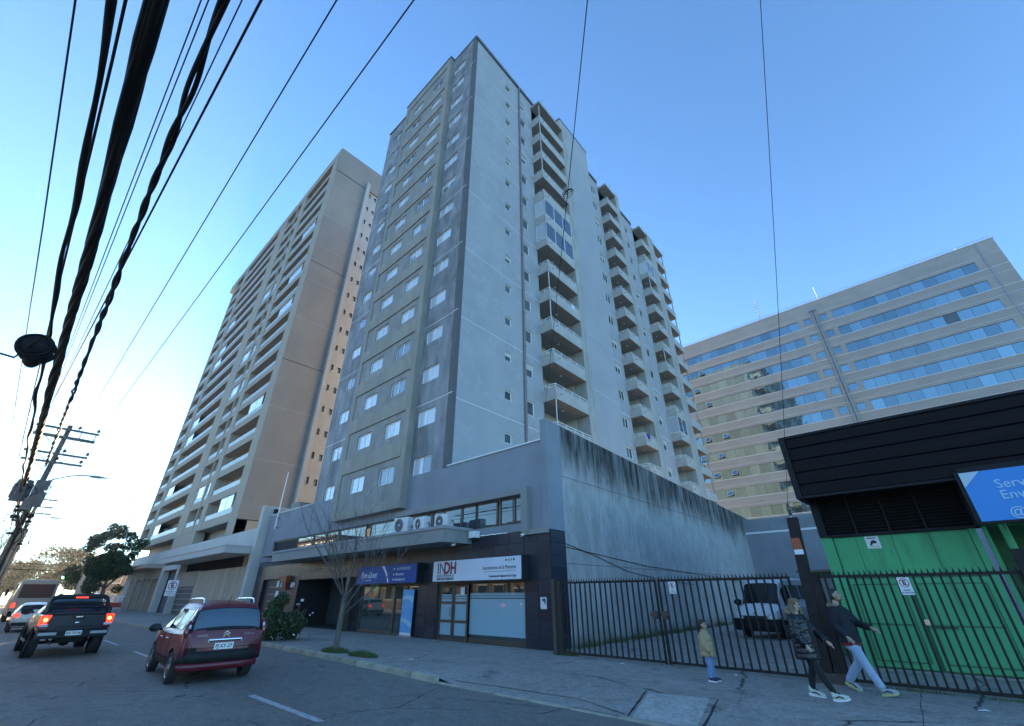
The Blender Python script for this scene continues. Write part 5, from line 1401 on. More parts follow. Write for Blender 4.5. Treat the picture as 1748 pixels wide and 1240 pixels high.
# ---- red compact car seen from behind
def red_car():
    M_red = mat('car_red', (.15,.007,.018), (.13,.007,.016), scale=2, rough=.38, coat=.2, c3=(.10,.035,.032), scale3=1.6, lo3=.6, hi3=.85)
    M = T(-14.12, 4.50, 0) @ RZ(math.pi - R(3.2)) @ Matrix.Scale(1.06, 4)
    c = thing('parked_car', 'dusty red high-roofed hatchback seen from behind on the lane line', 'car', (-14.25, 4.52, 0), None)
    L = Loft([(0.0,.36,.66,.62,.80,.97,.80,1.01,.70),(.05,.27,.76,.62,.855,.98,.845,1.12,.765),(.12,.24,.79,.62,.87,.99,.86,1.33,.745),(.22,.23,.80,.62,.88,.99,.872,1.53,.70),(.40,.22,.81,.62,.885,.98,.88,1.61,.655),
              (1.2,.21,.81,.60,.888,.96,.885,1.66,.635),(2.1,.21,.81,.60,.888,.95,.885,1.645,.635),(2.7,.21,.81,.60,.885,.95,.88,1.53,.62),(3.22,.22,.80,.60,.875,.95,.86,1.13,.68),(3.7,.24,.76,.56,.84,.86,.80,.94,.62),(4.0,.30,.66,.50,.72,.70,.66,.76,.5),(4.08,.38,.5,.48,.56,.58,.5,.62,.4)])
    put('body', L.body(M_red, 'body', (.72,3.26), .36, .885), c, M)
    q = MB(); L.top(q, .012, .222, 5.75, M_carblack, .005, 6, 16); put('window_surround', q.mesh('window_surround'), c, M)
    q = MB(); L.top(q, .045, .200, 6.5, M_reargl, .010); o = put('rear_window', q.mesh('rear_window'), c, M)
    q = MB(); q.tube([(.02,-.05,1.10),(.01,-.3,1.06),(.015,-.42,1.055)], .012, M_ink, 6); q.tube([(.035,0,1.06),(.0,.05,1.06)], .022, M_ink, 8); put('wiper', q.mesh('wiper'), o, M)
    for sd in (-1, 1):
        for a, b in ((.52,1.30),(1.36,2.12),(2.18,2.72)):
            q = MB(); L.patch(q, a, b, 5.12, 5.86, sd, M_carglass, .010); put('side_window', q.mesh('side_window'), c, M)
        q = MB(); q.tube([(.03,sd*.815,.93),(.04,sd*.835,1.02),(.075,sd*.82,1.14),(.12,sd*.80,1.24)], [.035,.062,.058,.03], M_tail, 12); q.tube([(.0,sd*.80,1.10),(.03,sd*.79,1.17)], [.03,.022], M_lens, 8); put('tail_light', q.mesh('tail_light'), c, M)
        q = MB(); L.patch(q, .26, .46, 5.3, 6.0, sd, M_carglass, .009, 4, 3); put('quarter_window', q.mesh('quarter_window'), c, M)
        q = MB(); L.patch(q, 1.05, 2.85, 2.1, 2.55, sd, M_carblack, .016, 8, 2); put('side_moulding', q.mesh('side_moulding'), c, M)
        q = MB()
        for x in (1.33, 2.15, 2.95):
            pts = [L.P(x, i/4, sd)+Vector((0, sd*.003, 0)) for i in range(9, 21)]; q.tube(pts, .005, M_dark, 4)
        put('door_gap', q.mesh('door_gap'), c, M)
        for x in (1.55, 2.35):
            q = MB(); p = L.P(x, 3.7, sd); q.tube([p+Vector((-.1,sd*.01,.0)),p+Vector((-.07,sd*.04,.01)),p+Vector((.07,sd*.04,.01)),p+Vector((.1,sd*.01,0))], .014, M_chrome, 6); put('door_handle', q.mesh('door_handle'), c, M)
        q = MB(); y = sd*.56; q.tube([(.42,y,1.60),(.50,y,1.69),(.75,y,1.715),(1.9,y,1.70),(2.2,y,1.62)], .022, M_chrome, 8); put('roof_rail', q.mesh('roof_rail'), c, M)
        mirror(c, M, 2.75, sd*.90, 1.03, sd, M_carblack, 1.15)
        for x in (.72, 3.26): wheel(c, M, x, sd*.78, .312, .20, sd)
        q = MB(); q.lathe([(0,0),(.075,.0),(.08,.02),(.05,.035),(0,.037)], M_lens, 16, T(.045,sd*.66,.63) @ RY(R(-90))); q.box(.0,.05,sd*.54,sd*.78,.55,.72,M_carblack); put('fog_lamp', q.mesh('fog_lamp'), c, M)
    q = MB(); pr = [(.02,.78),(-.035,.76),(-.055,.70),(.0,.60)]
    def bumper(z0, z1, out, w, mt, name):
        b = MB(); n = 10; v = []
        for k in range(n+1):
            u = -1+2*k/n; y = w*u; x = -out*(1-abs(u)**4)+.10*abs(u)**6
            v += [(x+.05,y,z0),(x,y,z0+.03),(x-.005,y,(z0+z1)/2),(x,y,z1-.03),(x+.06,y,z1)]
        b.quads(v, [(k*5+j,(k+1)*5+j,(k+1)*5+j+1,k*5+j+1) for k in range(n) for j in range(4)], mt, True)
        return put(name, b.mesh(name), c, M)
    bumper(.41,.64,.085,.875,M_carblack,'bumper'); bumper(.27,.43,.06,.83,M_red,'bumper_skirt')
    q = MB(); n = 10; v = []
    for k in range(n+1):
        y = -.34+.68*k/n; v += [(-.004,y,.880),(-.032,y,.874),(-.032,y,.832),(-.004,y,.820)]
    q.quads(v, [(k*4+j,(k+1)*4+j,(k+1)*4+j+1,k*4+j+1) for k in range(n) for j in range(3)], M_chrome, True); q.box(-.03,.0,-.36,-.34,.80,.868,M_chrome); q.box(-.03,.0,.34,.36,.80,.868,M_chrome)
    put('tailgate_bar', q.mesh('tailgate_bar'), c, M)
    rear_plate(c, M, .725, -.008, 'FJ\u00b7XY-27')
    q = MB()
    for dz in (0,.055):
        q.prism([(-.085,.905+dz),(-.06,.905+dz),(0,.955+dz),(.06,.905+dz),(.085,.905+dz),(0,.985+dz)][::1], -.004, .004, M_chrome, T(-.012,0,0) @ RZ(R(90)))
    put('chevrons', q.mesh('chevrons'), c, M)
    lettering('lettering', 'CITRO\u00cbN', .055, M_chrome, c, M @ T(-.004,.50,.945) @ REAR, depth=.004)
    lettering('lettering', 'C3 Picasso', .055, M_chrome, c, M @ T(-.004,-.50,.95) @ REAR, depth=.004)
    q = MB(); L.top(q, .20, .30, 6.6, M_red, .03, 3, 10); put('spoiler', q.mesh('spoiler'), c, M)
    q = MB()
    for sd in (-1, 1): q.tube([(-.004,sd*.62,.70),(-.004,sd*.72,.80),(-.003,sd*.765,.95)], .006, M_dark, 5)
    q.tube([(-.004,-.62,.70),(-.004,.62,.70)], .006, M_dark, 5); put('hatch_seam', q.mesh('hatch_seam'), c, M)
    q = MB(); q.tube([(.55,0,1.62),(.42,0,1.76)], .008, M_ink, 5); put('aerial', q.mesh('aerial'), c, M)
    q = MB()
    for y in (-.36,.36): q.lathe([(0,-.1),(.11,-.1),(.13,0),(.11,.14),(0,.16)], M_carblack, 12, T(.85,y,1.15))
    put('headrest', q.mesh('headrest'), c, M)
red_car()

# ---- dark pick-up truck with lit tail lights
def pickup():
    M_blu = mat('truck_blue', (.012,.015,.024), (.016,.019,.029), scale=2, rough=.3, coat=.25, spec=.35, c3=(.02,.021,.026), scale3=2, lo3=.6, hi3=.8)
    S = 1.06
    M = T(-23.6, 2.52, 0) @ RZ(math.pi + R(.6)) @ Matrix.Scale(S, 4)
    c = thing('pickup_truck', 'dark blue pick-up truck with glowing brake lights and black roll bar', 'pickup truck', (-23.6, 2.52, 0))
    L = Loft([(0.0,.66,.74,.86,.84,1.16,.86,1.20,.82),(.05,.60,.80,.86,.90,1.19,.90,1.22,.86),(.2,.55,.84,.86,.93,1.20,.925,1.23,.88),(1.50,.50,.86,.86,.945,1.20,.935,1.23,.88),(1.62,.48,.86,.86,.945,1.20,.935,1.60,.74),(1.78,.48,.86,.86,.945,1.20,.935,1.76,.69),(2.2,.47,.86,.86,.945,1.19,.935,1.80,.67),(2.9,.46,.86,.86,.945,1.18,.93,1.78,.67),(3.35,.46,.86,.86,.94,1.17,.925,1.66,.66),(3.95,.46,.86,.84,.93,1.15,.90,1.22,.74),(4.8,.47,.84,.80,.91,1.06,.85,1.13,.68),(5.2,.52,.78,.72,.84,.92,.76,.97,.6),(5.3,.58,.66,.70,.72,.84,.66,.88,.5)])
    put('body', L.body(M_blu, 'body', (1.18,4.32), .43, .94), c, M)
    for sd in (-1, 1):
        for a, b in ((1.86,2.55),(2.62,3.4)):
            q = MB(); L.patch(q, a, b, 5.1, 5.88, sd, M_carglass); put('side_window', q.mesh('side_window'), c, M)
        q = MB(); n = 8; v = []
        for k in range(n+1):
            z = .93+.30*k/n
            for (x, y) in ((-.022,.76-.07*k/n),(-.030,.81-.03*k/n),(-.02,.878),(.06,.928),(.16,.939)): v.append((x, sd*y, z))
        q.quads(v, [(k*5+j,(k+1)*5+j,(k+1)*5+j+1,k*5+j+1) for k in range(n) for j in range(4)], M_taillit, True)
        tl = put('tail_light', q.mesh('tail_light'), c, M)
        q = MB(); q.lathe([(0,0),(.05,0),(.03,.01),(0,.012)], M_tailcore, 12, T(-.03,sd*.81,1.10) @ RY(R(-90))); put('bulb', q.mesh('bulb'), tl, M)
        q = MB(); q.box(-.03,.1,sd*.70,sd*.90,.90,.975,M_lens); q.box(-.028,.1,sd*.70,sd*.895,.82,.895,M_tail); put('reverse_light', q.mesh('reverse_light'), c, M)
        mirror(c, M, 3.3, sd*.97, 1.30, sd, M_carblack, 1.35)
        for x in (1.18, 4.32): wheel(c, M, x, sd*.80, .385, .26, sd)
        for x in (1.18, 4.32):
            q = MB(); q.lathe([(.41,0),(.47,.02),(.475,.06),(.43,.07)], M_carblack, 30, T(x,sd*.90,.40) @ RX(R(-90*sd))); put('arch_flare', q.mesh('arch_flare', sharp=50), c, M)
        q = MB(); q.tube([(1.6,sd*.95,.42),(3.6,sd*.95,.42)], .045, M_carblack, 8); put('side_step', q.mesh('side_step'), c, M)
    q = MB()    # tailgate
    q.box(-.025,.03,-.69,.69,.80,1.20,M_blu); put('tailgate', q.mesh('tailgate'), c, M)
    q = MB(); pts = [(-.55,.83),(-.42,.88),(.42,.88),(.55,.83)]; q.tube([(-.03,y,z) for y, z in pts], .012, M_carblack, 6); put('crease', q.mesh('crease'), c, M)
    q = MB(); q.box(-.035,-.02,-.16,.16,1.10,1.19,M_carblack); q.box(-.045,-.034,-.09,.09,1.145,1.175,M_chrome); put('handle', q.mesh('handle'), c, M)
    q = MB(); q.lathe([(0,0),(.07,.0),(.06,.012),(0,.014)], M_chrome, 14, T(-.026,0,.99) @ RY(R(-90)) @ Matrix.Diagonal((.5,1,1,1))); put('badge', q.mesh('badge'), c, M)
    q = MB(); q.box(-.12,.05,-.88,.88,.58,.77,M_carblack); q.box(-.125,-.118,-.86,-.42,.66,.74,M_metal); q.box(-.125,-.118,.42,.86,.66,.74,M_metal)
    me = q.mesh('bumper'); put('bumper', me, c, M)
    rear_plate(c, M, .70, -.13, 'SX\u00b7TF-96')
    q = MB(); q.box(.02,1.5,-.80,.80,1.235,1.27,M_carblack); put('bed_cover', q.mesh('bed_cover'), c, M)
    q = MB()      # roll bar: two hoops and cross bars behind the cab
    for x, zt in ((1.34,1.79),(1.20,1.74)):
        pts = [(x-.35,-.82,1.25),(x-.12,-.80,1.50),(x+.02,-.74,zt-.06),(x+.05,-.62,zt),(x+.05,.62,zt),(x+.02,.74,zt-.06),(x-.12,.80,1.50),(x-.35,.82,1.25)]
        q.tube(pts, .05, M_carblack, 10)
    for z in (1.42,1.56): q.tube([(1.2,-.76,z),(1.2,.76,z)], .022, M_carblack, 8)
    for sd in (-1,1): q.tube([(.45,sd*.82,1.26),(.8,sd*.8,1.40),(1.2,sd*.77,1.62)], .045, M_carblack, 8)
    rbr = put('roll_bar', q.mesh('roll_bar'), c, M)
    q = MB(); q.box(1.14,1.18,-.17,.17,1.715,1.755,M_taillit); put('brake_light', q.mesh('brake_light'), rbr, M)
    q = MB(); L.top(q, 1.63, 1.77, 6.5, M_reargl); put('rear_window', q.mesh('rear_window'), c, M)
    q = MB(); q.tube([(.6,-.4,.46),(.6,.4,.46)], .06, M_carblack, 8); q.lathe([(0,-.14),(.12,-.1),(.14,0),(.12,.1),(0,.14)], M_carblack, 12, T(1.18,0,.40)); q.tube([(1.18,-.7,.40),(1.18,.7,.40)], .045, M_carblack, 8); q.tube([(.1,.45,.42),(1.5,.45,.45)], .035, M_rust, 8); q.box(.3,.8,-.35,.35,.42,.6,M_carblack)
    put('undercarriage', q.mesh('undercarriage'), c, M)
    for y in (-.5,.5):
        q = MB(); q.tube([(1.9,y,1.82),(2.0,y,1.86),(2.8,y,1.86),(2.9,y,1.82)], .02, M_chrome, 6); put('roof_rail', q.mesh('roof_rail'), c, M)
pickup()

# ---- small white hatchback ahead, bus ahead of it
def white_hatch():
    M_w = mat('car_white', (.62,.58,.50), rough=.35, coat=.3)
    M = T(-41.6, 2.3, 0) @ RZ(math.pi)
    c = thing('white_hatchback', 'small white hatchback queuing ahead of the pick-up truck', 'car', (-41.6, 2.3, 0))
    L = Loft([(0.0,.40,.66,.62,.78,.92,.78,.96,.68),(.08,.28,.78,.62,.86,.94,.84,1.15,.72),(.25,.24,.80,.62,.87,.95,.86,1.42,.66),(.6,.22,.80,.6,.88,.94,.865,1.52,.62),(2.0,.22,.80,.6,.88,.93,.865,1.54,.62),(2.6,.22,.80,.6,.87,.93,.86,1.40,.6),(3.1,.23,.78,.6,.86,.92,.84,1.02,.66),(3.8,.28,.7,.55,.78,.78,.72,.84,.55),(3.95,.36,.6,.5,.66,.66,.6,.7,.45)])
    put('body', L.body(M_w, 'body', (.65,3.1), .35, .88), c, M)
    q = MB(); L.top(q, .09, .24, 6.3, M_carglass); put('rear_window', q.mesh('rear_window'), c, M)
    for sd in (-1, 1):
        for a, b in ((.5,1.2),(1.28,2.05),(2.1,2.6)):
            q = MB(); L.patch(q, a, b, 5.1, 5.88, sd, M_carglass); put('side_window', q.mesh('side_window'), c, M)
        q = MB(); q.box(-.02,.12,sd*.60,sd*.82,.80,.98,M_taillit); put('tail_light', q.mesh('tail_light'), c, M)
        mirror(c, M, 2.55, sd*.88, 1.0, sd, M_w)
        for x in (.65, 3.1): wheel(c, M, x, sd*.78, .30, .19, sd)
    q = MB(); q.box(-.05,.1,-.80,.80,.34,.52,M_carblack); put('bumper', q.mesh('bumper'), c, M)
    rear_plate(c, M, .66, -.012, 'KB\u00b7RT-41')
white_hatch()
def bus():
    M_b = mat('bus_paint', (.36,.29,.23), (.30,.24,.19), scale=1, rough=.45)
    M = T(-57.5, 2.75, 0) @ RZ(math.pi)
    c = thing('coach_bus', 'brownish bus with a wide dark rear window at the head of the queue', 'bus', (-57.5, 2.75, 0))
    L = Loft([(0,.55,1.1,1.0,1.22,1.7,1.22,3.0,1.12),(.15,.40,1.2,1.0,1.27,1.7,1.27,3.12,1.15),(1,.35,1.22,1.0,1.28,1.7,1.28,3.15,1.16),(8.5,.35,1.22,1,1.28,1.7,1.28,3.15,1.16),(8.9,.38,1.2,1,1.25,1.7,1.25,3.05,1.1)])
    put('body', L.body(M_b, 'body', (2.4,6.8), .52, 1.28), c, M)
    q = MB(); q.box(-.03,.02,-1.02,1.02,1.75,2.78,mat('bus_rear_glass', (.05,.025,.02), (.12,.022,.02), scale=.8, rough=.45, spec=.2)); put('rear_window', q.mesh('rear_window'), c, M)
    for sd in (-1, 1):
        q = MB(); q.box(-.03,.1,sd*.95,sd*1.18,1.05,1.4,M_taillit); put('tail_light', q.mesh('tail_light'), c, M)
        q = MB(); L.patch(q, .4, 8.4, 5.15, 5.85, sd, M_carglass, .01, 10, 2); put('side_window', q.mesh('side_window'), c, M)
        for x in (2.4, 6.8): wheel(c, M, x, sd*1.12, .48, .28, sd)
    q = MB(); q.box(-.06,.1,-1.15,1.15,.5,.75,M_carblack); put('bumper', q.mesh('bumper'), c, M)
    q = MB(); q.tube([(8.6,1.3,2.6),(9.1,1.6,2.5)], .03, M_carblack, 6); q.box(9.0,9.15,1.5,1.7,1.9,2.5,M_carblack); put('mirror', q.mesh('mirror'), c, M)
bus()

# ---- white van behind the gate, facing the street
def van():
    M_v = mat('van_white', (.64,.66,.68), rough=.35, coat=.3)
    Lx = 5.6
    M = T(-6.85, 22.9, .13) @ RZ(R(-99)) @ Matrix.Scale(.92, 4) @ T(-Lx, 0, 0)
    c = thing('white_van', 'white high-roofed van parked in the yard behind the gate', 'van', (-6.75, 25.5, .13))
    L = Loft([(0,.45,.85,.9,.98,1.25,.98,2.40,.86),(.1,.36,.92,.9,1.01,1.25,1.01,2.50,.89),(1.0,.33,.94,.9,1.02,1.25,1.02,2.53,.90),(3.3,.33,.94,.9,1.02,1.25,1.02,2.53,.90),(3.9,.33,.94,.9,1.02,1.25,1.02,2.50,.88),(4.25,.33,.94,.9,1.02,1.24,1.01,2.32,.84),(4.80,.33,.94,.88,1.01,1.22,1.0,1.40,.88),(5.25,.33,.93,.84,.99,1.12,.95,1.22,.80),(5.5,.36,.90,.8,.95,.98,.90,1.05,.74),(5.6,.42,.78,.7,.82,.86,.78,.9,.6)])
    put('body', L.body(M_v, 'body', (1.05,4.75), .40, 1.02), c, M)
    q = MB(); L.top(q, 4.27, 4.79, 6.25, M_carglass, .012); put('windscreen', q.mesh('windscreen'), c, M)
    for sd in (-1, 1):
        q = MB(); L.patch(q, 3.55, 4.35, 5.08, 5.8, sd, M_carglass, .01); put('side_window', q.mesh('side_window'), c, M)
        for a, b in ((.3,1.2),(1.3,2.3),(2.4,3.4)):
            q = MB(); L.patch(q, a, b, 5.25, 5.8, sd, M_carglass, .01); put('side_window', q.mesh('side_window'), c, M)
        q = MB(); n = 6; v = []
        for k in range(n+1):
            t = k/n; v += [(5.60-.30*t,sd*(.62+.33*t),.98+.15*t),(5.62-.30*t,sd*(.62+.335*t),.80+.10*t)]
        q.quads(v, [(2*k,2*k+1,2*k+3,2*k+2) for k in range(n)], M_lens, True); put('headlight', q.mesh('headlight'), c, M)
        mirror(c, M, 4.35, sd*1.05, 1.45, sd, M_carblack, 1.8)
        for x in (1.05, 4.75): wheel(c, M, x, sd*.88, .345, .22, sd)
        q = MB(); q.box(5.2,5.60,sd*.86,sd*1.035,.32,.80,M_carblack); put('corner_guard', q.mesh('corner_guard'), c, M)
    q = MB(); n = 10; v = []
    for k in range(n+1):
        u = -1+2*k/n; x = 5.69-.12*abs(u)**3; v += [(x-.06,u*1.03,.30),(x,u*1.03,.36),(x+.02,u*1.03,.55),(x+.005,u*1.02,.80)]
    q.quads(v, [(k*4+j,k*4+j+1,(k+1)*4+j+1,(k+1)*4+j) for k in range(n) for j in range(3)], M_carblack, True); put('bumper', q.mesh('bumper'), c, M)
    q = MB(); q.prism([(-.58,.92),(-.46,.66),(.46,.66),(.58,.92)], 0, .05, M_ink, Matrix(((0,1,0,5.60),(1,0,0,0),(0,0,1,0),(0,0,0,1)))); g = put('grille', q.mesh('grille'), c, M)
    q = MB(); q.tube([(5.66,-.58,.93),(5.66,-.46,.655),(5.66,.46,.655),(5.66,.58,.93)], .018, M_chrome, 6); put('grille_trim', q.mesh('grille_trim'), g, M)
    q = MB(); q.lathe([(0,0),(.07,0),(.05,.015),(0,.018)], M_chrome, 12, T(5.56,0,1.02) @ RY(R(90))); put('badge', q.mesh('badge'), c, M)
    for y in (-.45,.4):
        q = MB(); q.tube([(4.83,y,1.38),(4.72,y+.45,1.55)], .012, M_ink, 5); put('wiper', q.mesh('wiper'), c, M)
van()
# ------------------------------------------------------------------ people
M_skin = mat('skin', (.42,.27,.20), (.38,.235,.175), scale=9, rough=.55)
M_eye = mat('eye_dark', (.02,.015,.012), rough=.3)
def ell(mb, path, rads, mt, n=14, caps=True):
    """limb with elliptical sections: rads = (across, fore-aft) per point"""
    path = [Vector(p) for p in path]; rings = []
    for i, p in enumerate(path):
        d = (path[min(i+1, len(path)-1)]-path[max(i-1, 0)]).normalized()
        lat = Vector((0, 1, 0)) - d*d.y
        lat = lat.normalized() if lat.length > .15 else Vector((1, 0, 0)); fo = d.cross(lat).normalized()
        r = rads[i]; r = (r, r) if not isinstance(r, tuple) else r
        rings.append([p+lat*r[0]*math.cos(2*math.pi*k/n)+fo*r[1]*math.sin(2*math.pi*k/n) for k in range(n)])
    v = [q for r in rings for q in r]
    f = [(i*n+k, i*n+(k+1) % n, (i+1)*n+(k+1) % n, (i+1)*n+k) for i in range(len(path)-1) for k in range(n)]
    f += [tuple(reversed(range(n))), tuple(range(len(v)-n, len(v)))]
    mb.quads(v, f, mt, True)
def ball(mb, c, r, mt, M=I4, n=14, m=9):
    r = (r, r, r) if not isinstance(r, tuple) else r
    v = []; f = []
    for i in range(m+1):
        th = math.pi*i/m
        for k in range(n):
            ph = 2*math.pi*k/n; v.append(M @ Vector((c[0]+r[0]*math.sin(th)*math.cos(ph), c[1]+r[1]*math.sin(th)*math.sin(ph), c[2]+r[2]*math.cos(th))))
    for i in range(m):
        for k in range(n): f.append((i*n+k, (i+1)*n+k, (i+1)*n+(k+1) % n, i*n+(k+1) % n))
    mb.quads(v, f, mt, True)
def fuse(mb, name, voxel, smooth=6, mt=None):
    me = mb.mesh(name)
    r = eval_mods(me, (('REMESH', dict(mode='VOXEL', voxel_size=voxel, use_smooth_shade=True)), ('SMOOTH', dict(factor=.5, iterations=smooth))), name)
    if mt:
        r.materials.clear(); r.materials.append(mt)
    r.polygons.foreach_set('use_smooth', [True]*len(r.polygons)); return r
def hand(mb, w, d, up, side, s, mt, curl=.5):
    """palm with four unequal curled fingers and a thumb that leaves the side of the palm"""
    d = Vector(d).normalized(); up = Vector(up); up = (up-d*up.dot(d)).normalized(); lat = d.cross(up)*side
    w = Vector(w); palm = w+d*.09*s
    mb.tube([w, w+d*.03*s, palm], [.026*s,.036*s,.034*s], mt, 10)
    for k, ln in enumerate((.070,.080,.074,.056)):
        o = palm + lat*(.027-.018*k)*s - d*.008*s; p = [o]; a = 0
        for j, fr in enumerate((.45,.32,.23)):
            a += curl*(.25+.35*j); p.append(p[-1]+(d*math.cos(a)-up*math.sin(a))*ln*fr*s)
        mb.tube(p, [.0092*s,.0088*s,.0082*s,.0068*s], mt, 8)
    t0 = w+d*.035*s+lat*.024*s
    mb.tube([t0, t0+(d*.6+lat*.8).normalized()*.032*s, t0+(d*.9+lat*.65-up*.25).normalized()*.062*s], [.0125*s,.0112*s,.0085*s], mt, 8)

def head(body, extras, H, s, skin):
    """H: matrix at the head centre, x forward. adds skull, jaw, nose, ears to the body; returns eye / mouth parts"""
    ball(body, (-.008*s,0,.022*s), (.096*s,.076*s,.098*s), skin, H, 18, 12)
    ball(body, (.026*s,0,-.048*s), (.064*s,.056*s,.072*s), skin, H, 16, 10)
    ball(body, (.052*s,0,-.088*s), (.034*s,.034*s,.026*s), skin, H, 12, 8)
    body.tube([H @ Vector((.083*s,0,.022*s)), H @ Vector((.099*s,0,-.008*s)), H @ Vector((.106*s,0,-.026*s)), H @ Vector((.086*s,0,-.036*s))], [.009*s,.0125*s,.0165*s,.012*s], skin, 8)
    for sd in (-1, 1):
        ball(body, (-.004*s,sd*.078*s,-.008*s), (.020*s,.010*s,.033*s), skin, H, 10, 8)
        ball(body, (.078*s,sd*.030*s,.030*s), (.012*s,.024*s,.008*s), skin, H, 10, 6)
        ball(body, (.060*s,sd*.044*s,-.026*s), (.028*s,.022*s,.024*s), skin, H, 10, 6)
    ball(body, (.083*s,0,-.060*s), (.014*s,.024*s,.010*s), skin, H, 10, 6)

def person(label, loc, rz, build):
    M = T(*loc) @ RZ(rz)
    p = thing('person', label, 'person', loc)
    build(p, M)
    return p
def eyes_mouth(p, M, H, s, lip):
    q = MB()
    for sd in (-1, 1):
        ball(q, (.083*s,sd*.030*s,.012*s), (.009*s,.013*s,.007*s), M_eye, H, 10, 6)
        q.tube([H @ Vector((.089*s,sd*.014*s,.033*s)), H @ Vector((.088*s,sd*.034*s,.038*s)), H @ Vector((.074*s,sd*.052*s,.031*s))], [.004*s,.0048*s,.003*s], M_eye, 6)
    put('eyes', q.mesh('eyes'), p, M)
    q = MB(); q.tube([H @ Vector((.085*s,-.022*s,-.061*s)), H @ Vector((.0965*s,0,-.060*s)), H @ Vector((.085*s,.022*s,-.061*s))], [.003*s,.0062*s,.003*s], lip, 6); put('mouth', q.mesh('mouth'), p, M)

def shoe(p, M, a, yaw, pitch, upper, sole, s=1.0, accent=None):
    """a: ankle point; pitch > 0 lifts the toe"""
    S_ = T(*a) @ RZ(yaw) @ RY(-pitch)
    q = MB()
    q.tube([S_ @ Vector(v) for v in ((-.02*s,0,.03*s),(-.03*s,0,-.02*s),(.03*s,0,-.045*s),(.12*s,0,-.060*s),(.19*s,0,-.068*s))], [.046*s,.052*s,.050*s,.043*s,.028*s], upper, 12)
    sh = put('shoe', fuse(q, 'shoe', .008*s+.001, 3, upper), p, M)
    q = MB(); out = [(-.080,.0),(-.070,.034),(.0,.038),(.08,.042),(.15,.041),(.195,.026),(.208,0),(.195,-.028),(.15,-.041),(.08,-.038),(.0,-.036),(-.070,-.032)]
    n = len(out); zz = (-.113,-.082)
    v = [S_ @ Vector((x*s, y*s, (zz[0]+(.018 if x > .16 else 0)+(.006 if x < -.06 else 0))*s)) for x, y in out]+[S_ @ Vector((x*s*.98, y*s, (zz[1]+(.014 if x < -.03 else 0))*s)) for x, y in out]
    q.quads(v, [(k,(k+1) % n,n+(k+1) % n,n+k) for k in range(n)]+[tuple(reversed(range(n))),tuple(range(n,2*n))], sole); put('sole', q.mesh('sole'), sh, M)
    if accent:
        q = MB(); q.tube([S_ @ Vector(v) for v in ((.0,-.047*s,-.05*s),(.06*s,-.052*s,-.035*s),(.12*s,-.042*s,-.065*s))], .010*s, accent, 6); q.tube([S_ @ Vector(v) for v in ((.05*s,-.03*s,.005*s),(.08*s,0,-.005*s),(.05*s,.03*s,.005*s))], .007*s, accent, 6); put('trim', q.mesh('trim'), sh, M)

# ---- man striding to the right
M_navy = mat('parka_navy', (.012,.013,.019), (.02,.022,.03), scale=7, rough=.8, bump=1.0, bscale=9, spec=.3)
M_denim = mat('pale_denim', (.24,.34,.48), (.33,.43,.55), scale=4, stretch=(1,1,.5), rough=.9, bump=.9, bscale=11, c3=(.17,.25,.37), scale3=2.5, lo3=.55, hi3=.75)
M_hood = mat('tan_hood', (.24,.165,.10), (.19,.13,.08), scale=14, rough=.95, bump=.5, bscale=60)
M_hair = mat('dark_hair', (.016,.012,.010), (.03,.022,.018), scale=25, rough=.6, bump=.4, bscale=90)
def tartan():
    m = mat('red_tartan', (.30,.018,.02), rough=.9); nt = m.node_tree; N = nt.nodes; Lk = nt.links
    tc = N.new('ShaderNodeTexCoord'); w = N.new('ShaderNodeTexWave'); w.inputs['Scale'].default_value = 14; w.bands_direction = 'Y'; w2 = N.new('ShaderNodeTexWave'); w2.inputs['Scale'].default_value = 16; w2.bands_direction = 'Z'
    Lk.new(tc.outputs['Object'], w.inputs[0]); Lk.new(tc.outputs['Object'], w2.inputs[0])
    a = N.new('ShaderNodeMath'); a.operation = 'MAXIMUM'; Lk.new(w.outputs[1], a.inputs[0]); Lk.new(w2.outputs[1], a.inputs[1])
    r = N.new('ShaderNodeValToRGB'); r.color_ramp.elements[0].color = (.34,.02,.022,1); r.color_ramp.elements[1].color = (.03,.02,.03,1); r.color_ramp.elements[0].position = .6; r.color_ramp.elements[1].position = .95
    Lk.new(a.outputs[0], r.inputs[0]); Lk.new(r.outputs[0], N['Principled BSDF'].inputs[0]); return m
M_tartan = tartan()
M_stubble = mat('stubble', (.12,.075,.058), (.07,.045,.036), scale=40, rough=.8)
M_lime = mat('lime_sole', (.42,.47,.20), rough=.7); M_greyshoe = mat('grey_mesh_shoe', (.30,.33,.37), (.38,.41,.45), scale=30, rough=.8)
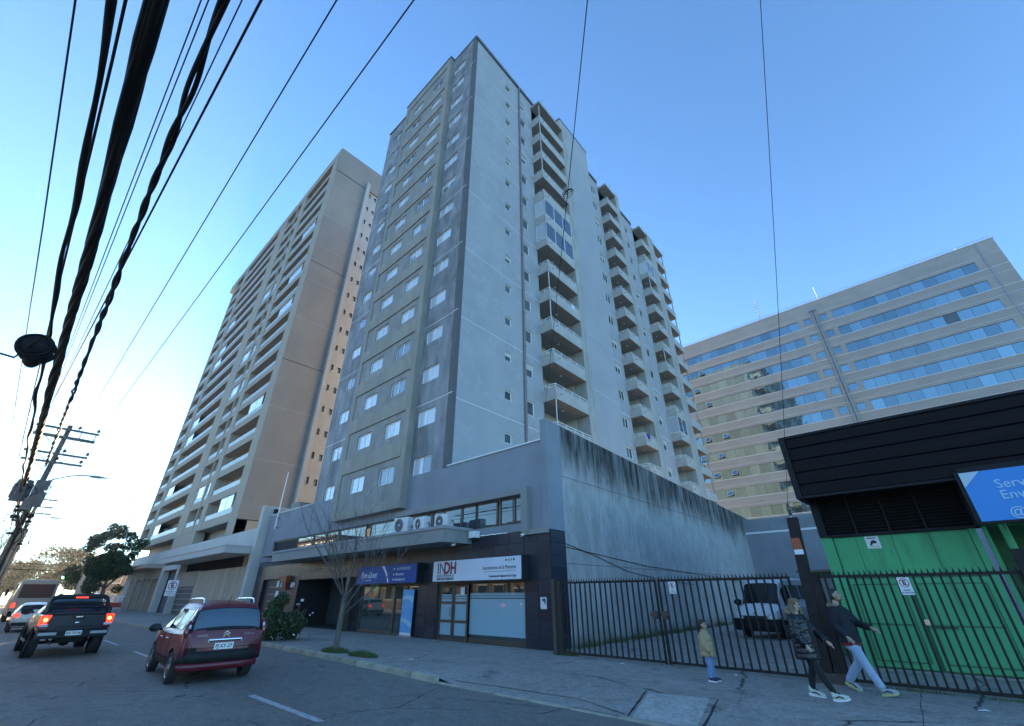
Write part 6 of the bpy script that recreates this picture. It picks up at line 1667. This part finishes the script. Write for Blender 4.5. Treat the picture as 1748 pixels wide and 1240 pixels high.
def man(p, M):
    b = MB(); sk = M_skin
    hip = {-1: Vector((.0,-.09,.93)), 1: Vector((.0,.09,.93))}
    knee = {-1: Vector((.17,-.095,.50)), 1: Vector((-.01,.09,.49))}; ank = {-1: Vector((.36,-.10,.125)), 1: Vector((-.28,.09,.17))}
    ell(b, [(0,0,.90),(-.01,0,1.05),(-.03,0,1.25),(-.06,0,1.42),(-.065,0,1.50),(-.05,0,1.60)], [(.14,.10),(.13,.10),(.15,.11),(.13,.09),(.065,.065),(.055,.058)], sk)
    for sd in (-1, 1): ell(b, [hip[sd]-Vector((0,0,-.05)), knee[sd], ank[sd]-Vector((0,0,.04))], [.085,.055,.04], sk, 10)
    sh = {sd: Vector((-.06,sd*.19,1.42)) for sd in (-1, 1)}
    el = {-1: Vector((-.10,-.27,1.14)), 1: Vector((.12,.25,1.17))}; wr_ = {-1: Vector((.07,-.24,.94)), 1: Vector((.40,.15,1.10))}
    for sd in (-1, 1): ell(b, [sh[sd], el[sd], wr_[sd]], [.05,.04,.028], sk, 10)
    hand(b, wr_[1], (.85,-.18,-.42), (.35,.2,.9), -1, 1.05, sk, .35); hand(b, wr_[-1], (.55,.35,-.75), (.2,-.9,.2), 1, 1.0, sk, .6)
    H = T(-.02,0,1.69) @ RZ(R(6)) @ RY(R(-8))
    head(b, None, H, 1.04, sk)
    put('body', fuse(b, 'body', .0068, 4, sk), p, M)
    eyes_mouth(p, M, H, 1.04, mat('lip', (.25,.11,.09), rough=.5))
    q = MB(); ball(q, (-.022,0,.048), (.098,.084,.088), M_hair, H); ball(q, (-.045,0,.0), (.068,.083,.085), M_hair, H); ball(q, (.035,0,.095), (.05,.06,.03), M_hair, H); put('hair', fuse(q, 'hair', .009, 3, M_hair), p, M)
    q = MB(); ball(q, (.050,0,-.092), (.040,.046,.026), M_stubble, H); ball(q, (.015,0,-.085), (.045,.056,.030), M_stubble, H); ball(q, (.088,0,-.049), (.012,.028,.008), M_hair, H)
    put('beard', q.mesh('beard'), p, M)
    q = MB()
    for sd in (-1, 1): ell(q, [hip[sd]+Vector((0,0,.08)), hip[sd]-Vector((0,0,.12)), (hip[sd]+knee[sd])/2+Vector((.01,0,0)), knee[sd], (knee[sd]+ank[sd])/2+Vector((-.015,0,0)), ank[sd]+Vector((-.02,0,-.01))], [(.11,.13),(.105,.12),(.09,.10),(.075,.082),(.07,.078),(.066,.072)], M_denim, 14)
    ell(q, [(0,0,1.0),(0,0,.92),(0,0,.84)], [(.165,.125),(.175,.13),(.15,.11)], M_denim, 16)
    put('jeans', fuse(q, 'jeans', .012, 3, M_denim), p, M)
    q = MB(); ell(q, [(.0,0,1.0),(.0,0,.90),(.005,0,.78)], [(.19,.15),(.20,.16),(.205,.17)], M_tartan, 20); put('shirt', fuse(q, 'shirt', .012, 2, M_tartan), p, M)
    q = MB(); ell(q, [(.0,0,.84),(-.005,0,.95),(-.02,0,1.12),(-.05,0,1.32),(-.065,0,1.43),(-.065,0,1.51)], [(.225,.195),(.222,.185),(.215,.165),(.215,.16),(.19,.13),(.095,.095)], M_navy, 20)
    for sd in (-1, 1): ell(q, [sh[sd]+Vector((0,-sd*.05,.0)), sh[sd]+Vector((0,sd*.015,-.03)), (sh[sd]+el[sd])/2, el[sd], (el[sd]+wr_[sd])/2, wr_[sd]-(wr_[sd]-el[sd])*.06], [.085,.092,.086,.076,.068,.06], M_navy, 14)
    for z in (1.0,1.2): q.box(.16,.20,-.03,.03,z,z+.05,M_navy)
    put('parka', fuse(q, 'parka', .013, 4, M_navy), p, M)
    q = MB(); q.tube([(-.09,-.115,1.50),(-.17,-.08,1.50),(-.19,0,1.505),(-.17,.08,1.50),(-.09,.115,1.50),(.02,.085,1.49)], [.035,.052,.06,.052,.036,.02], M_hood, 10); q.tube([(-.09,-.115,1.50),(.02,-.085,1.49)], [.035,.02], M_hood, 10); put('hood', fuse(q, 'hood', .012, 3, M_hood), p, M)
    shoe(p, M, ank[-1]+Vector((.0,0,.0)), 0, R(12), M_greyshoe, M_lime, 1.08, M_navy); shoe(p, M, ank[1]+Vector((0,0,.0)), 0, R(-22), M_greyshoe, M_lime, 1.08, M_navy)
person('man with dark hair striding right in navy parka and pale jeans', (-1.98,12.45,.13), R(-16), man)

# ---- woman in a glossy black puffer coat
M_gloss = mat('glossy_puffer', (.006,.006,.008), (.010,.010,.013), scale=6, rough=.24, spec=.45, bump=1.0, bscale=16)
M_blackcloth = mat('black_cloth', (.010,.010,.012), rough=.85)
M_blond = mat('blond_hair', (.22,.14,.075), (.13,.08,.042), scale=18, stretch=(1,1,.15), rough=.55, bump=.5, bscale=60)
M_paleshoe = mat('pale_sneaker', (.50,.55,.47), rough=.6)
def woman(p, M):
    b = MB(); sk = mat('skin_fair', (.50,.33,.26), (.46,.30,.235), scale=9, rough=.55)
    hip = {-1: Vector((0,-.085,.86)), 1: Vector((0,.085,.86))}
    knee = {-1: Vector((.14,-.085,.47)), 1: Vector((-.02,.085,.46))}; ank = {-1: Vector((.32,-.09,.11)), 1: Vector((-.12,.085,.115))}
    ell(b, [(0,0,.84),(0,0,1.0),(-.01,0,1.18),(-.02,0,1.30),(-.02,0,1.36),(-.01,0,1.45)], [(.13,.09),(.115,.085),(.13,.09),(.11,.075),(.05,.05),(.046,.048)], sk)
    for sd in (-1, 1): ell(b, [hip[sd], knee[sd], ank[sd]-Vector((0,0,.03))], [.075,.05,.035], sk, 10)
    sh = {sd: Vector((-.02,sd*.165,1.29)) for sd in (-1, 1)}; el = {-1: Vector((-.03,-.235,1.03)), 1: Vector((.17,.20,1.06))}; wr_ = {-1: Vector((.10,-.20,.84)), 1: Vector((.36,.13,.90))}
    for sd in (-1, 1): ell(b, [sh[sd], el[sd], wr_[sd]], [.04,.034,.024], sk, 10)
    hand(b, wr_[1], (.75,-.1,-.62), (.4,.2,.8), -1, .9, sk, .5); hand(b, wr_[-1], (.4,.3,-.8), (.2,-.9,.2), 1, .9, sk, .6)
    H = T(.0,0,1.525) @ RZ(R(-28)) @ RY(R(4))
    head(b, None, H, .95, sk)
    put('body', fuse(b, 'body', .0066, 4, sk), p, M)
    eyes_mouth(p, M, H, .95, mat('lip_rose', (.36,.12,.12), rough=.45))
    q = MB(); ball(q, (-.024,0,.036), (.101,.089,.094), M_blond, H); ball(q, (.035,.02,.085), (.055,.06,.035), M_blond, H); ball(q, (.045,-.045,.06), (.035,.036,.045), M_blond, H); ball(q, (-.055,0,-.05), (.075,.092,.11), M_blond, H)
    for sd in (-1, 1):
        q.tube([H @ Vector((.02,sd*.075,.06)), H @ Vector((.015,sd*.088,-.02)), H @ Vector((.02,sd*.09,-.12)), H @ Vector((.05,sd*.085,-.23)), H @ Vector((.06,sd*.075,-.31))], [.03,.032,.034,.03,.014], M_blond, 10)
        q.tube([H @ Vector((-.03,sd*.08,.0)), H @ Vector((-.04,sd*.10,-.12)), H @ Vector((-.05,sd*.10,-.25)), H @ Vector((-.04,sd*.08,-.33))], [.04,.045,.04,.018], M_blond, 10)
    q.tube([H @ Vector((-.08,0,.0)), H @ Vector((-.10,0,-.14)), H @ Vector((-.10,0,-.30))], [.06,.07,.03], M_blond, 12)
    put('hair', fuse(q, 'hair', .009, 3, M_blond), p, M)
    q = MB()
    for sd in (-1, 1): ell(q, [hip[sd], (hip[sd]+knee[sd])/2, knee[sd], (knee[sd]+ank[sd])/2-Vector((.015,0,0)), ank[sd]], [(.09,.10),(.082,.088),(.062,.066),(.058,.064),(.044,.046)], M_blackcloth, 14)
    put('trousers', fuse(q, 'trousers', .011, 3, M_blackcloth), p, M)
    q = MB(); n = 40; pts = []; rr_ = []
    for i in range(n+1):
        t = i/n; z = .60+.76*t; puff = .009*abs(math.sin((z-.60)/(.105+.02*math.sin(z*5))*math.pi))
        a = .235-.02*t-(.10*max(0, t-.86)/.14); d = .205-.035*t-(.055*max(0, t-.86)/.14)
        pts.append((-.012*t-.008,0,z)); rr_.append((a+puff, d+puff))
    ell(q, pts, rr_, M_gloss, 22)
    for sd in (-1, 1):
        k = 18; P0 = [sh[sd]+Vector((0,-sd*.04,.01)), sh[sd]+Vector((0,sd*.02,-.03)), el[sd], wr_[sd]-(wr_[sd]-el[sd])*.05]; pp = []; rr2 = []
        for i in range(k+1):
            t = i/k*3; j = min(int(t), 2); pp.append(P0[j].lerp(P0[j+1], t-j)); rr2.append((.094-.028*i/k)+.012*abs(math.sin(i/k*7*math.pi)))
        ell(q, pp, rr2, M_gloss, 14)
    ball(q, (-.11,0,1.33), (.09,.15,.075), M_gloss)
    put('puffer_coat', fuse(q, 'puffer_coat', .010, 2, M_gloss), p, M)
    q = MB(); ell(q, [(.10,-.0,.68),(.11,0,1.0),(.10,0,1.3)], [(.085,.115),(.085,.11),(.055,.075)], M_blackcloth, 12); put('jumper', fuse(q, 'jumper', .012, 2, M_blackcloth), p, M)
    q = MB(); q.tube([(-.07,-.11,1.36),(-.15,-.07,1.40),(-.165,0,1.41),(-.15,.07,1.40),(-.07,.11,1.36)], [.04,.055,.06,.055,.04], M_hood, 10); put('fur_hood', fuse(q, 'fur_hood', .012, 1, M_hood), p, M)
    shoe(p, M, ank[-1], R(4), R(10), M_paleshoe, M_paper, 1.05, M_blackcloth); shoe(p, M, ank[1], 0, R(-6), M_paleshoe, M_paper, 1.05, M_blackcloth)
person('woman with long blond hair in a glossy black quilted coat', (-2.58,11.33,.13), R(-10), woman)

# ---- child in a tan puffer jacket
M_tanp = mat('tan_puffer', (.44,.29,.155), (.36,.235,.125), scale=6, rough=.7, bump=.9, bscale=12)
M_jean2 = mat('washed_jeans', (.10,.19,.36), (.17,.27,.45), scale=9, rough=.9)
M_navyshoe = mat('navy_shoe', (.02,.025,.07), rough=.7)
def child(p, M):
    b = MB(); sk = M_skin
    hip = {-1: Vector((0,-.06,.55)), 1: Vector((0,.06,.55))}; knee = {-1: Vector((.03,-.06,.31)), 1: Vector((.01,.06,.31))}; ank = {-1: Vector((.0,-.065,.085)), 1: Vector((.02,.065,.085))}
    ell(b, [(0,0,.55),(0,0,.70),(0,0,.86),(0,0,.92),(.01,0,.99)], [(.09,.07),(.085,.07),(.085,.065),(.045,.045),(.04,.042)], sk)
    for sd in (-1, 1): ell(b, [hip[sd], knee[sd], ank[sd]-Vector((0,0,.03))], [.055,.042,.032], sk, 10)
    sh = {sd: Vector((0,sd*.115,.85)) for sd in (-1, 1)}; el = {-1: Vector((.02,-.165,.69)), 1: Vector((.0,.165,.69))}; wr_ = {-1: Vector((.12,-.13,.555)), 1: Vector((.08,.13,.55))}
    for sd in (-1, 1): ell(b, [sh[sd], el[sd], wr_[sd]], [.034,.028,.02], sk, 10); hand(b, wr_[sd], (.35,0,-.9), (.9,0,.3), -sd, .68, sk, .6)
    H = T(.02,0,1.085) @ RZ(R(-14))
    head(b, None, H, .86, sk)
    put('body', fuse(b, 'body', .0056, 4, sk), p, M)
    eyes_mouth(p, M, H, .86, mat('lip_child', (.30,.13,.11), rough=.5))
    q = MB(); ball(q, (-.018,0,.04), (.088,.072,.076), M_hair, H); ball(q, (-.04,0,.0), (.056,.070,.07), M_hair, H); ball(q, (.04,0,.085), (.036,.045,.024), M_hair, H); put('hair', fuse(q, 'hair', .008, 3, M_hair), p, M)
    q = MB()
    for sd in (-1, 1): ell(q, [hip[sd]+Vector((0,0,.04)), knee[sd], ank[sd]-Vector((.0,0,.01))], [.078,.064,.058], M_jean2, 12)
    put('jeans', fuse(q, 'jeans', .010, 3, M_jean2), p, M)
    q = MB(); n = 30; pts = []; rr_ = []
    for i in range(n+1):
        t = i/n; z = .47+.47*t; puff = .012*abs(math.sin((z-.47)/.095*math.pi)); k = max(0, t-.82)/.18
        pts.append((.0,0,z)); rr_.append((.165-.015*t-.06*k+puff, .145-.01*t-.05*k+puff))
    ell(q, pts, rr_, M_tanp, 20)
    for sd in (-1, 1):
        k = 14; P0 = [sh[sd]-Vector((0,sd*.03,0)), sh[sd]+Vector((0,sd*.02,-.02)), el[sd], wr_[sd]+Vector((-.01,0,.02))]; pp = []; r2_ = []
        for i in range(k+1):
            t = i/k*3; j = min(int(t), 2); pp.append(P0[j].lerp(P0[j+1], t-j)); r2_.append(.068-.016*i/k+.009*abs(math.sin(i/k*5*math.pi)))
        ell(q, pp, r2_, M_tanp, 12)
    ell(q, [(.0,0,.90),(.012,0,.995)], [(.085,.08),(.076,.07)], M_tanp, 14)
    put('puffer_jacket', fuse(q, 'puffer_jacket', .009, 2, M_tanp), p, M)
    shoe(p, M, ank[-1], R(-6), 0, M_navyshoe, M_paper, .78); shoe(p, M, ank[1], R(8), 0, M_navyshoe, M_paper, .78)
person('small child in a tan puffer jacket and washed jeans standing by the gate', (-4.72,11.72,.13), R(0), child)

# ------------------------------------------------------------------ trees and plants
M_bark = mat('bark_grey', (.17,.14,.118), (.11,.09,.075), scale=9, stretch=(1,1,.3), rough=.9, bump=.5, bscale=40)
M_leaf = mat('leaf_dark', (.030,.055,.022), (.045,.075,.028), scale=1.2, rough=.55)
M_leafhi = mat('leaf_mid', (.05,.085,.03), (.07,.10,.035), scale=1.5, rough=.55)
M_grass = mat('grass_blade', (.07,.11,.03), (.10,.14,.04), scale=3, rough=.8)
def bare_tree(mb, base, h, r0, rr_, levels=4, spread=.55, up=.35, nb=(3, 5), n0=8, first=None):
    """recursive bare crown in one mesh"""
    def grow(p, d, L, r, lev):
        pts = [p]; dd = d.copy()
        k = 4
        for i in range(k):
            dd = (dd+Vector((rr_.uniform(-.16,.16), rr_.uniform(-.16,.16), rr_.uniform(-.05,.12)))).normalized(); pts.append(pts[-1]+dd*L/k)
        mb.tube(pts, [r*(1-.14*i) for i in range(k+1)], M_bark, max(3, n0-2*lev-1), caps=False)
        if lev <= 0 or r < .0015: return
        for b in range(rr_.randint(*nb)):
            t = rr_.uniform(.3, 1); q = pts[min(k, int(t*k))]
            a = rr_.uniform(0, 6.28); side = Vector((math.cos(a), math.sin(a), up*rr_.uniform(.2,1.6)))
            grow(q, (dd*(1-spread)+side*spread).normalized(), L*rr_.uniform(.5,.78), r*rr_.uniform(.38,.6), lev-1)
    return grow
tr = thing('street_tree', 'leafless young street tree in a grassy gap of the pavement', 'tree', (-16.75, 8.95, .13))
q = MB(); r5 = random.Random(21)
base = Vector((-16.75,8.95,.10)); q.tube([base, base+Vector((.02,0,.5)), base+Vector((.0,.02,1.15)), base+Vector((.05,.0,1.7))], [.115,.095,.088,.075], M_bark, 12)
put('trunk', q.mesh('trunk'), tr)
q = MB(); g = bare_tree(q, None, 0, 0, r5, spread=.42, up=1.0, nb=(2, 4))
top = base+Vector((.03,.0,1.2))
for i in range(9):
    a = i*.70+r5.uniform(-.2,.2); lean = r5.uniform(.35,1.15)
    d = Vector((math.cos(a)*lean, math.sin(a)*lean, 1)).normalized()
    g(top+Vector((0,0,r5.uniform(-.15,.5))), d, r5.uniform(1.8,2.8), r5.uniform(.024,.036), 3)
put('branches', q.mesh('branches'), tr)

def leaf_cloud(name, blobs, n, size, mats, seed, flat=.25):
    """crown of small leaf-shaped faces spread through overlapping clumps"""
    rr_ = random.Random(seed); mb = MB(); vol = [b[1][0]*b[1][1]*b[1][2] for b in blobs]; tot = sum(vol)
    for (c, r), v in zip(blobs, vol):
        for i in range(int(n*v/tot)):
            while True:
                p = Vector((rr_.uniform(-1,1), rr_.uniform(-1,1), rr_.uniform(-1,1)))
                if .25 < p.length < 1: break
            w = Vector((c[0]+p.x*r[0], c[1]+p.y*r[1], c[2]+p.z*r[2])); s = size*rr_.uniform(.6,1.4)
            a = Vector((rr_.uniform(-1,1), rr_.uniform(-1,1), rr_.uniform(-.5,.8))).normalized()*s; b_ = a.cross(Vector((rr_.uniform(-1,1), rr_.uniform(-1,1), rr_.uniform(-1,1)))).normalized()*s*.45
            mb.face([w-a, w-a*.1+b_, w+a, w-a*.1-b_], mats[0] if rr_.random() < .65 else mats[1])
    return mb.mesh(name)
r6 = random.Random(5)
ev = thing('evergreen_tree', 'big dark evergreen tree on the pavement before the beige tower', 'tree', (-80, 10.0, .13))
q = MB(); q.tube([(-80,10.0,.1),(-80.1,9.9,1.6),(-80,9.7,3.2)], [.28,.22,.16], M_bark, 10)
for a in range(6): q.tube([(-80,9.8,2.6),(-80+1.4*math.cos(a*1.05),9.6+1.4*math.sin(a*1.05),4.3),(-80+2.2*math.cos(a*1.05+.3),9.6+2.0*math.sin(a*1.05+.3),6.0)], [.10,.07,.02], M_bark, 6)
put('trunk', q.mesh('trunk'), ev)
blobs = [((-80,9.3,5.2),(2.3,2.4,1.7))]
for i in range(34):
    a = r6.uniform(0,6.28); zz = r6.uniform(2.6,9.9); rad = 3.3*math.sqrt(max(.05, 1-((zz-5.6)/4.6)**2))*r6.uniform(.5,1)
    blobs.append(((-80+rad*math.cos(a), 9.2+rad*math.sin(a), zz), (r6.uniform(.55,1.0),)*2+(r6.uniform(.45,.75),)))
put('crown', leaf_cloud('crown', blobs, 20000, .15, (M_leaf, M_leafhi), 6), ev)
sb = thing('shrub', 'dense dark green shrub with a few white blossoms on the pavement edge', 'shrub', (-22.75, 9.6, .13))
q = MB()
for i in range(12):
    a = i*.55; q.tube([(-22.75,9.55,.1),(-22.75+.5*math.cos(a),9.55+.5*math.sin(a),.7),(-22.75+.85*math.cos(a),9.55+.8*math.sin(a),1.3)], [.03,.02,.008], M_bark, 5)
put('stems', q.mesh('stems'), sb)
blobs = []
for i in range(30):
    a = r6.uniform(0,6.28); rad = r6.uniform(.1,.80); zz = r6.uniform(.28,1.0)
    blobs.append(((-22.75+rad*math.cos(a)*.85, 9.55+rad*math.sin(a), zz), (.36,.36,.28)))
blobs += [((-22.9,9.0,1.35),(.35,.35,.4)),((-22.8,9.2,1.65),(.3,.32,.35)),((-22.9,8.95,1.05),(.4,.35,.4))]
put('foliage', leaf_cloud('foliage', blobs, 17000, .065, (M_leaf, M_leafhi), 8), sb)
put('blossom', leaf_cloud('blossom', [((-22.2,10.4,1.15),(.25,.2,.12)),((-22.3,9.5,.3),(.7,.7,.2))], 40, .05, (M_paper, M_paper), 9), sb)
def grass_patch(name, label, blobs, n, h, seed):
    rr_ = random.Random(seed); mb = MB()
    for (cx, cy, rx, ry) in blobs:
        for i in range(int(n)):
            a = rr_.uniform(0,6.28); d = math.sqrt(rr_.random()); x = cx+rx*d*math.cos(a); y = cy+ry*d*math.sin(a); z = pave_z(x, y-.1) if y < 13.3 else .13
            l = h*rr_.uniform(.4,1.2)*(1.2-d*.7); t = rr_.uniform(0,6.28); w = Vector((math.cos(t), math.sin(t), 0))*.008; bend = Vector((rr_.uniform(-.6,.6), rr_.uniform(-.6,.6), 0))*l
            mb.face([(x-w.x,y-w.y,z-.01),(x+w.x,y+w.y,z-.01),(x+bend.x,y+bend.y,z+l)], M_grass)
    o = put(name, mb.mesh(name)); return tag(o, label, kind='stuff')
grass_patch('grass', 'tufts of grass in the earth gap round the bare street tree', [(-16.75,8.95,.75,.35),(-14.9,8.95,.8,.28)], 1800, .16, 31)
grass_patch('weeds', 'weeds along the foot of the streaked concrete wall', [(-10.0,13.35,.5,.2)]+[(-10.75-.033*(s-1),13.9+s,.35,.9) for s in (2,4,6,8,10,12,14,17,20,23)], 420, .26, 32)
grass_patch('weeds', 'sparse weeds along the foot of the right-hand gate panel', [(.4,13.15,.7,.07),(-1.2,13.2,.6,.05)], 160, .1, 33)
for (cx, cy, rx, ry) in ((-16.75,8.95,.8,.38),(-14.9,8.95,.85,.3)):
    q = MB(); n = 18; q.face([(cx+rx*math.cos(2*math.pi*k/n)*r6.uniform(.85,1.1), cy+ry*math.sin(2*math.pi*k/n)*r6.uniform(.85,1.1), .134) for k in range(n)], mat('soil', (.06,.055,.045), (.08,.075,.055), scale=8, rough=.95))
    put('ground', q.mesh('soil_patch'), kind='structure', label='bare earth gap in the pavement')
# distance: bare winter trees, an autumn tree, a mast, traffic lights
def far_bare(label, x, y, h, seed, n=7):
    t = thing('bare_tree', label, 'tree', (x, y, 0), 'bare trees down the street')
    rr_ = random.Random(seed); q = MB(); q.tube([(x,y,0),(x,y,h*.35)], [.22,.16], M_bark, 8); put('trunk', q.mesh('trunk'), t)
    q = MB(); g = bare_tree(q, None, 0, 0, rr_, spread=.45, up=.9, nb=(3, 4))
    for i in range(n):
        a = i*.9+rr_.uniform(-.2,.2); g(Vector((x,y,h*rr_.uniform(.25,.38))), Vector((math.cos(a)*.6, math.sin(a)*.6, 1)).normalized(), h*rr_.uniform(.28,.4), .07, 3)
    put('branches', q.mesh('branches'), t)
far_bare('leafless tree left of the road just behind the near utility pole', -68, -1.2, 9.5, 41)
far_bare('leafless tree left of the road farther off in the glare', -92, -2.6, 10.0, 42)
far_bare('leafless tree at the left edge low in the glare', -115, -4.5, 10.0, 43)
def far_leafy(label, x, y, h, w, mats, seed, cnt=5000):
    t = thing('leafy_tree', label, 'tree', (x, y, 0)); rr_ = random.Random(seed)
    q = MB(); q.tube([(x,y,0),(x,y,h*.5)], [.3,.18], M_bark, 8); put('trunk', q.mesh('trunk'), t)
    bl_ = [((x+rr_.uniform(-w,w)*.7, y+rr_.uniform(-w,w)*.7, h*rr_.uniform(.35,.92)), (w*rr_.uniform(.25,.45),)*2+(h*.13,)) for i in range(22)]
    put('crown', leaf_cloud('crown', bl_, cnt, .28, mats, seed), t)
M_aut = mat('leaf_autumn', (.22,.14,.03), (.17,.11,.025), scale=1, rough=.6); M_aut2 = mat('leaf_olive', (.13,.10,.03), rough=.6)
far_leafy('yellow-brown autumn tree over the far end of the street', -150, 8.5, 12, 6.0, (M_aut, M_aut2), 51)
far_leafy('olive tree left of the autumn tree at the far end', -165, 2.0, 10, 5.0, (M_aut2, M_leafhi), 52)
far_leafy('dark tree under the far street cables right of the bus', -140, 14.5, 9.5, 4.5, (M_leaf, M_leafhi), 53)
far_leafy('rounded green tree closing the street at the far end', -190, 6, 11, 8.0, (M_leafhi, M_aut2), 54)
ms = thing('mast', 'thin lattice mast rising beyond the evergreen tree', 'mast', (-118, 17.0, 0))
q = MB(); q.tube([(-118,13.9,0),(-118,13.9,19.2)], [.14,.07], M_metal, 6); q.tube([(-118,13.7,19.0),(-118,14.3,19.3)], .10, M_metal, 6)
for i in range(9): q.tube([(-118,13.75,3+i*1.8),(-118,14.05,3.6+i*1.8)], .04, M_metal, 5)
put('shaft', q.mesh('shaft'), ms)
M_golit = mat('signal_green', (.02,.4,.2), emit=(.04,1,.42), estr=9)
for (x, y, z, lab) in ((-96,6.6,4.3,'left of two green traffic lights under the far trees'),(-88,9.1,3.2,'right of two green traffic lights, lower and nearer the evergreen')):
    t = thing('traffic_light', lab, 'traffic light', (x, y, 0), 'green traffic lights at the crossing')
    q = MB(); q.tube([(x,y+.6,0),(x,y+.6,z+1.1),(x,y,z+1.1),(x,y,z+.9)], .06, M_carblack, 8); put('post', q.mesh('post'), t)
    q = MB(); q.box(x-.15,x+.1,y-.18,y+.18,z-.25,z+.9,M_carblack); h = put('housing', q.mesh('housing'), t)
    for k, m in enumerate((M_golit, M_dark, M_dark)):
        q = MB(); q.lathe([(.14,0),(.13,.03),(0,.05)], m, 14, T(x+.105,y,z-.05+.34*k) @ RY(R(90))); put('lens', q.mesh('lens'), h)
br = thing('street_barrier', 'small white-topped barrier with a red board before the far garages', 'barrier', (-74, 11.2, .13))
q = MB()
for i in range(5): q.box(-74.05,-73.95,9.6+.35*i,9.75+.35*i,1.2,1.75,M_paper)
q.box(-74.06,-73.94,9.5,11.3,1.72,1.85,M_paper); put('rail', q.mesh('rail'), br)
q = MB(); q.box(-74.08,-73.96,9.7,11.2,.65,1.15,M_redink); q.box(-74.04,-73.98,9.5,9.58,.13,1.8,M_metal); q.box(-74.04,-73.98,11.2,11.28,.13,1.8,M_metal); put('board', q.mesh('board'), br)
# low houses closing the street and standing across the road (seen in the shop glass)
M_h1 = mat('house_cream', (.42,.36,.25), (.38,.32,.22), scale=.5, rough=.9); M_h2 = mat('house_ochre', (.33,.25,.17), (.28,.21,.15), scale=.5, rough=.9); M_roof = mat('roof_sheet', (.16,.13,.12), rough=.8)
def block(name, label, x0, x1, y0, y1, h, m, nx, nz, face):
    b = thing(name, label, 'house', ((x0+x1)/2, (y0+y1)/2, 0))
    put('wall', boxes('wall', [(x0,x1,y0,y1,0,h)], m), b); put('roof', boxes('roof', [(x0-.3,x1+.3,y0-.3,y1+.3,h,h+.3)], M_roof), b)
    w = (x1-x0)/nx if face in 'NS' else (y1-y0)/nx; dz = h/nz
    fm = boxes('window', [(.18*w,.82*w,-.03,.05,.3*dz,.85*dz)], M_white); pm = boxes('pane', [(.22*w,.78*w,-.045,-.03,.34*dz,.81*dz)], M_darkpane)
    for i in range(nx):
        for j in range(nz):
            if face == 'N': Mx = T(x1-i*w, y1, j*dz) @ RZ(math.pi)
            else: Mx = T(x1, y0+i*w, j*dz) @ RZ(R(90))
            o = put('window', fm, b, Mx); put('pane', pm, o, Mx)
block('terraced_house', 'cream two-storey house across the road, mirrored in the shop glass', -34, -14, -16, -8.5, 8.5, M_h1, 9, 3, 'N')
block('terraced_house', 'pale row house across the road, third in the mirrored row', -74, -52.5, -16, -8.5, 7.5, M_h1, 8, 2, 'N')
block('terraced_house', 'tall ochre block across the road, fourth in the mirrored row', -100, -74.5, -18, -8.5, 10.5, M_h2, 9, 3, 'N')
block('terraced_house', 'low cream house across the road, at the end of the mirrored row', -128, -101, -16, -8.5, 6.5, M_h1, 9, 2, 'N')
block('terraced_house', 'ochre house across the road, mirrored beside the cream one', -52, -34.5, -16, -8.5, 6.5, M_h2, 7, 2, 'N')
block('corner_house', 'low pale house at the far end of the street left of the road', -130, -112, -14, -5, 5.5, M_h1, 4, 2, 'E')
block('corner_house', 'low ochre house at the far end beyond the crossing', -135, -118, 12, 22, 6.0, M_h2, 4, 2, 'E')
# ------------------------------------------------------------------ air
hm = bpy.data.materials.new('haze_air'); hm.use_nodes = True
hn = hm.node_tree.nodes; hl = hm.node_tree.links
for n_ in list(hn): hn.remove(n_)
ho = hn.new('ShaderNodeOutputMaterial'); pv = hn.new('ShaderNodeVolumePrincipled')
pv.inputs['Color'].default_value = (.95,.95,.95,1); pv.inputs['Density'].default_value = .00026; pv.inputs['Anisotropy'].default_value = .5
hl.new(pv.outputs[0], ho.inputs['Volume'])
me = boxes('haze', [(-330, 75, -75, 145, -1.2, 78)], hm)
put('haze', me, kind='stuff', label='thin bright winter haze over the street')
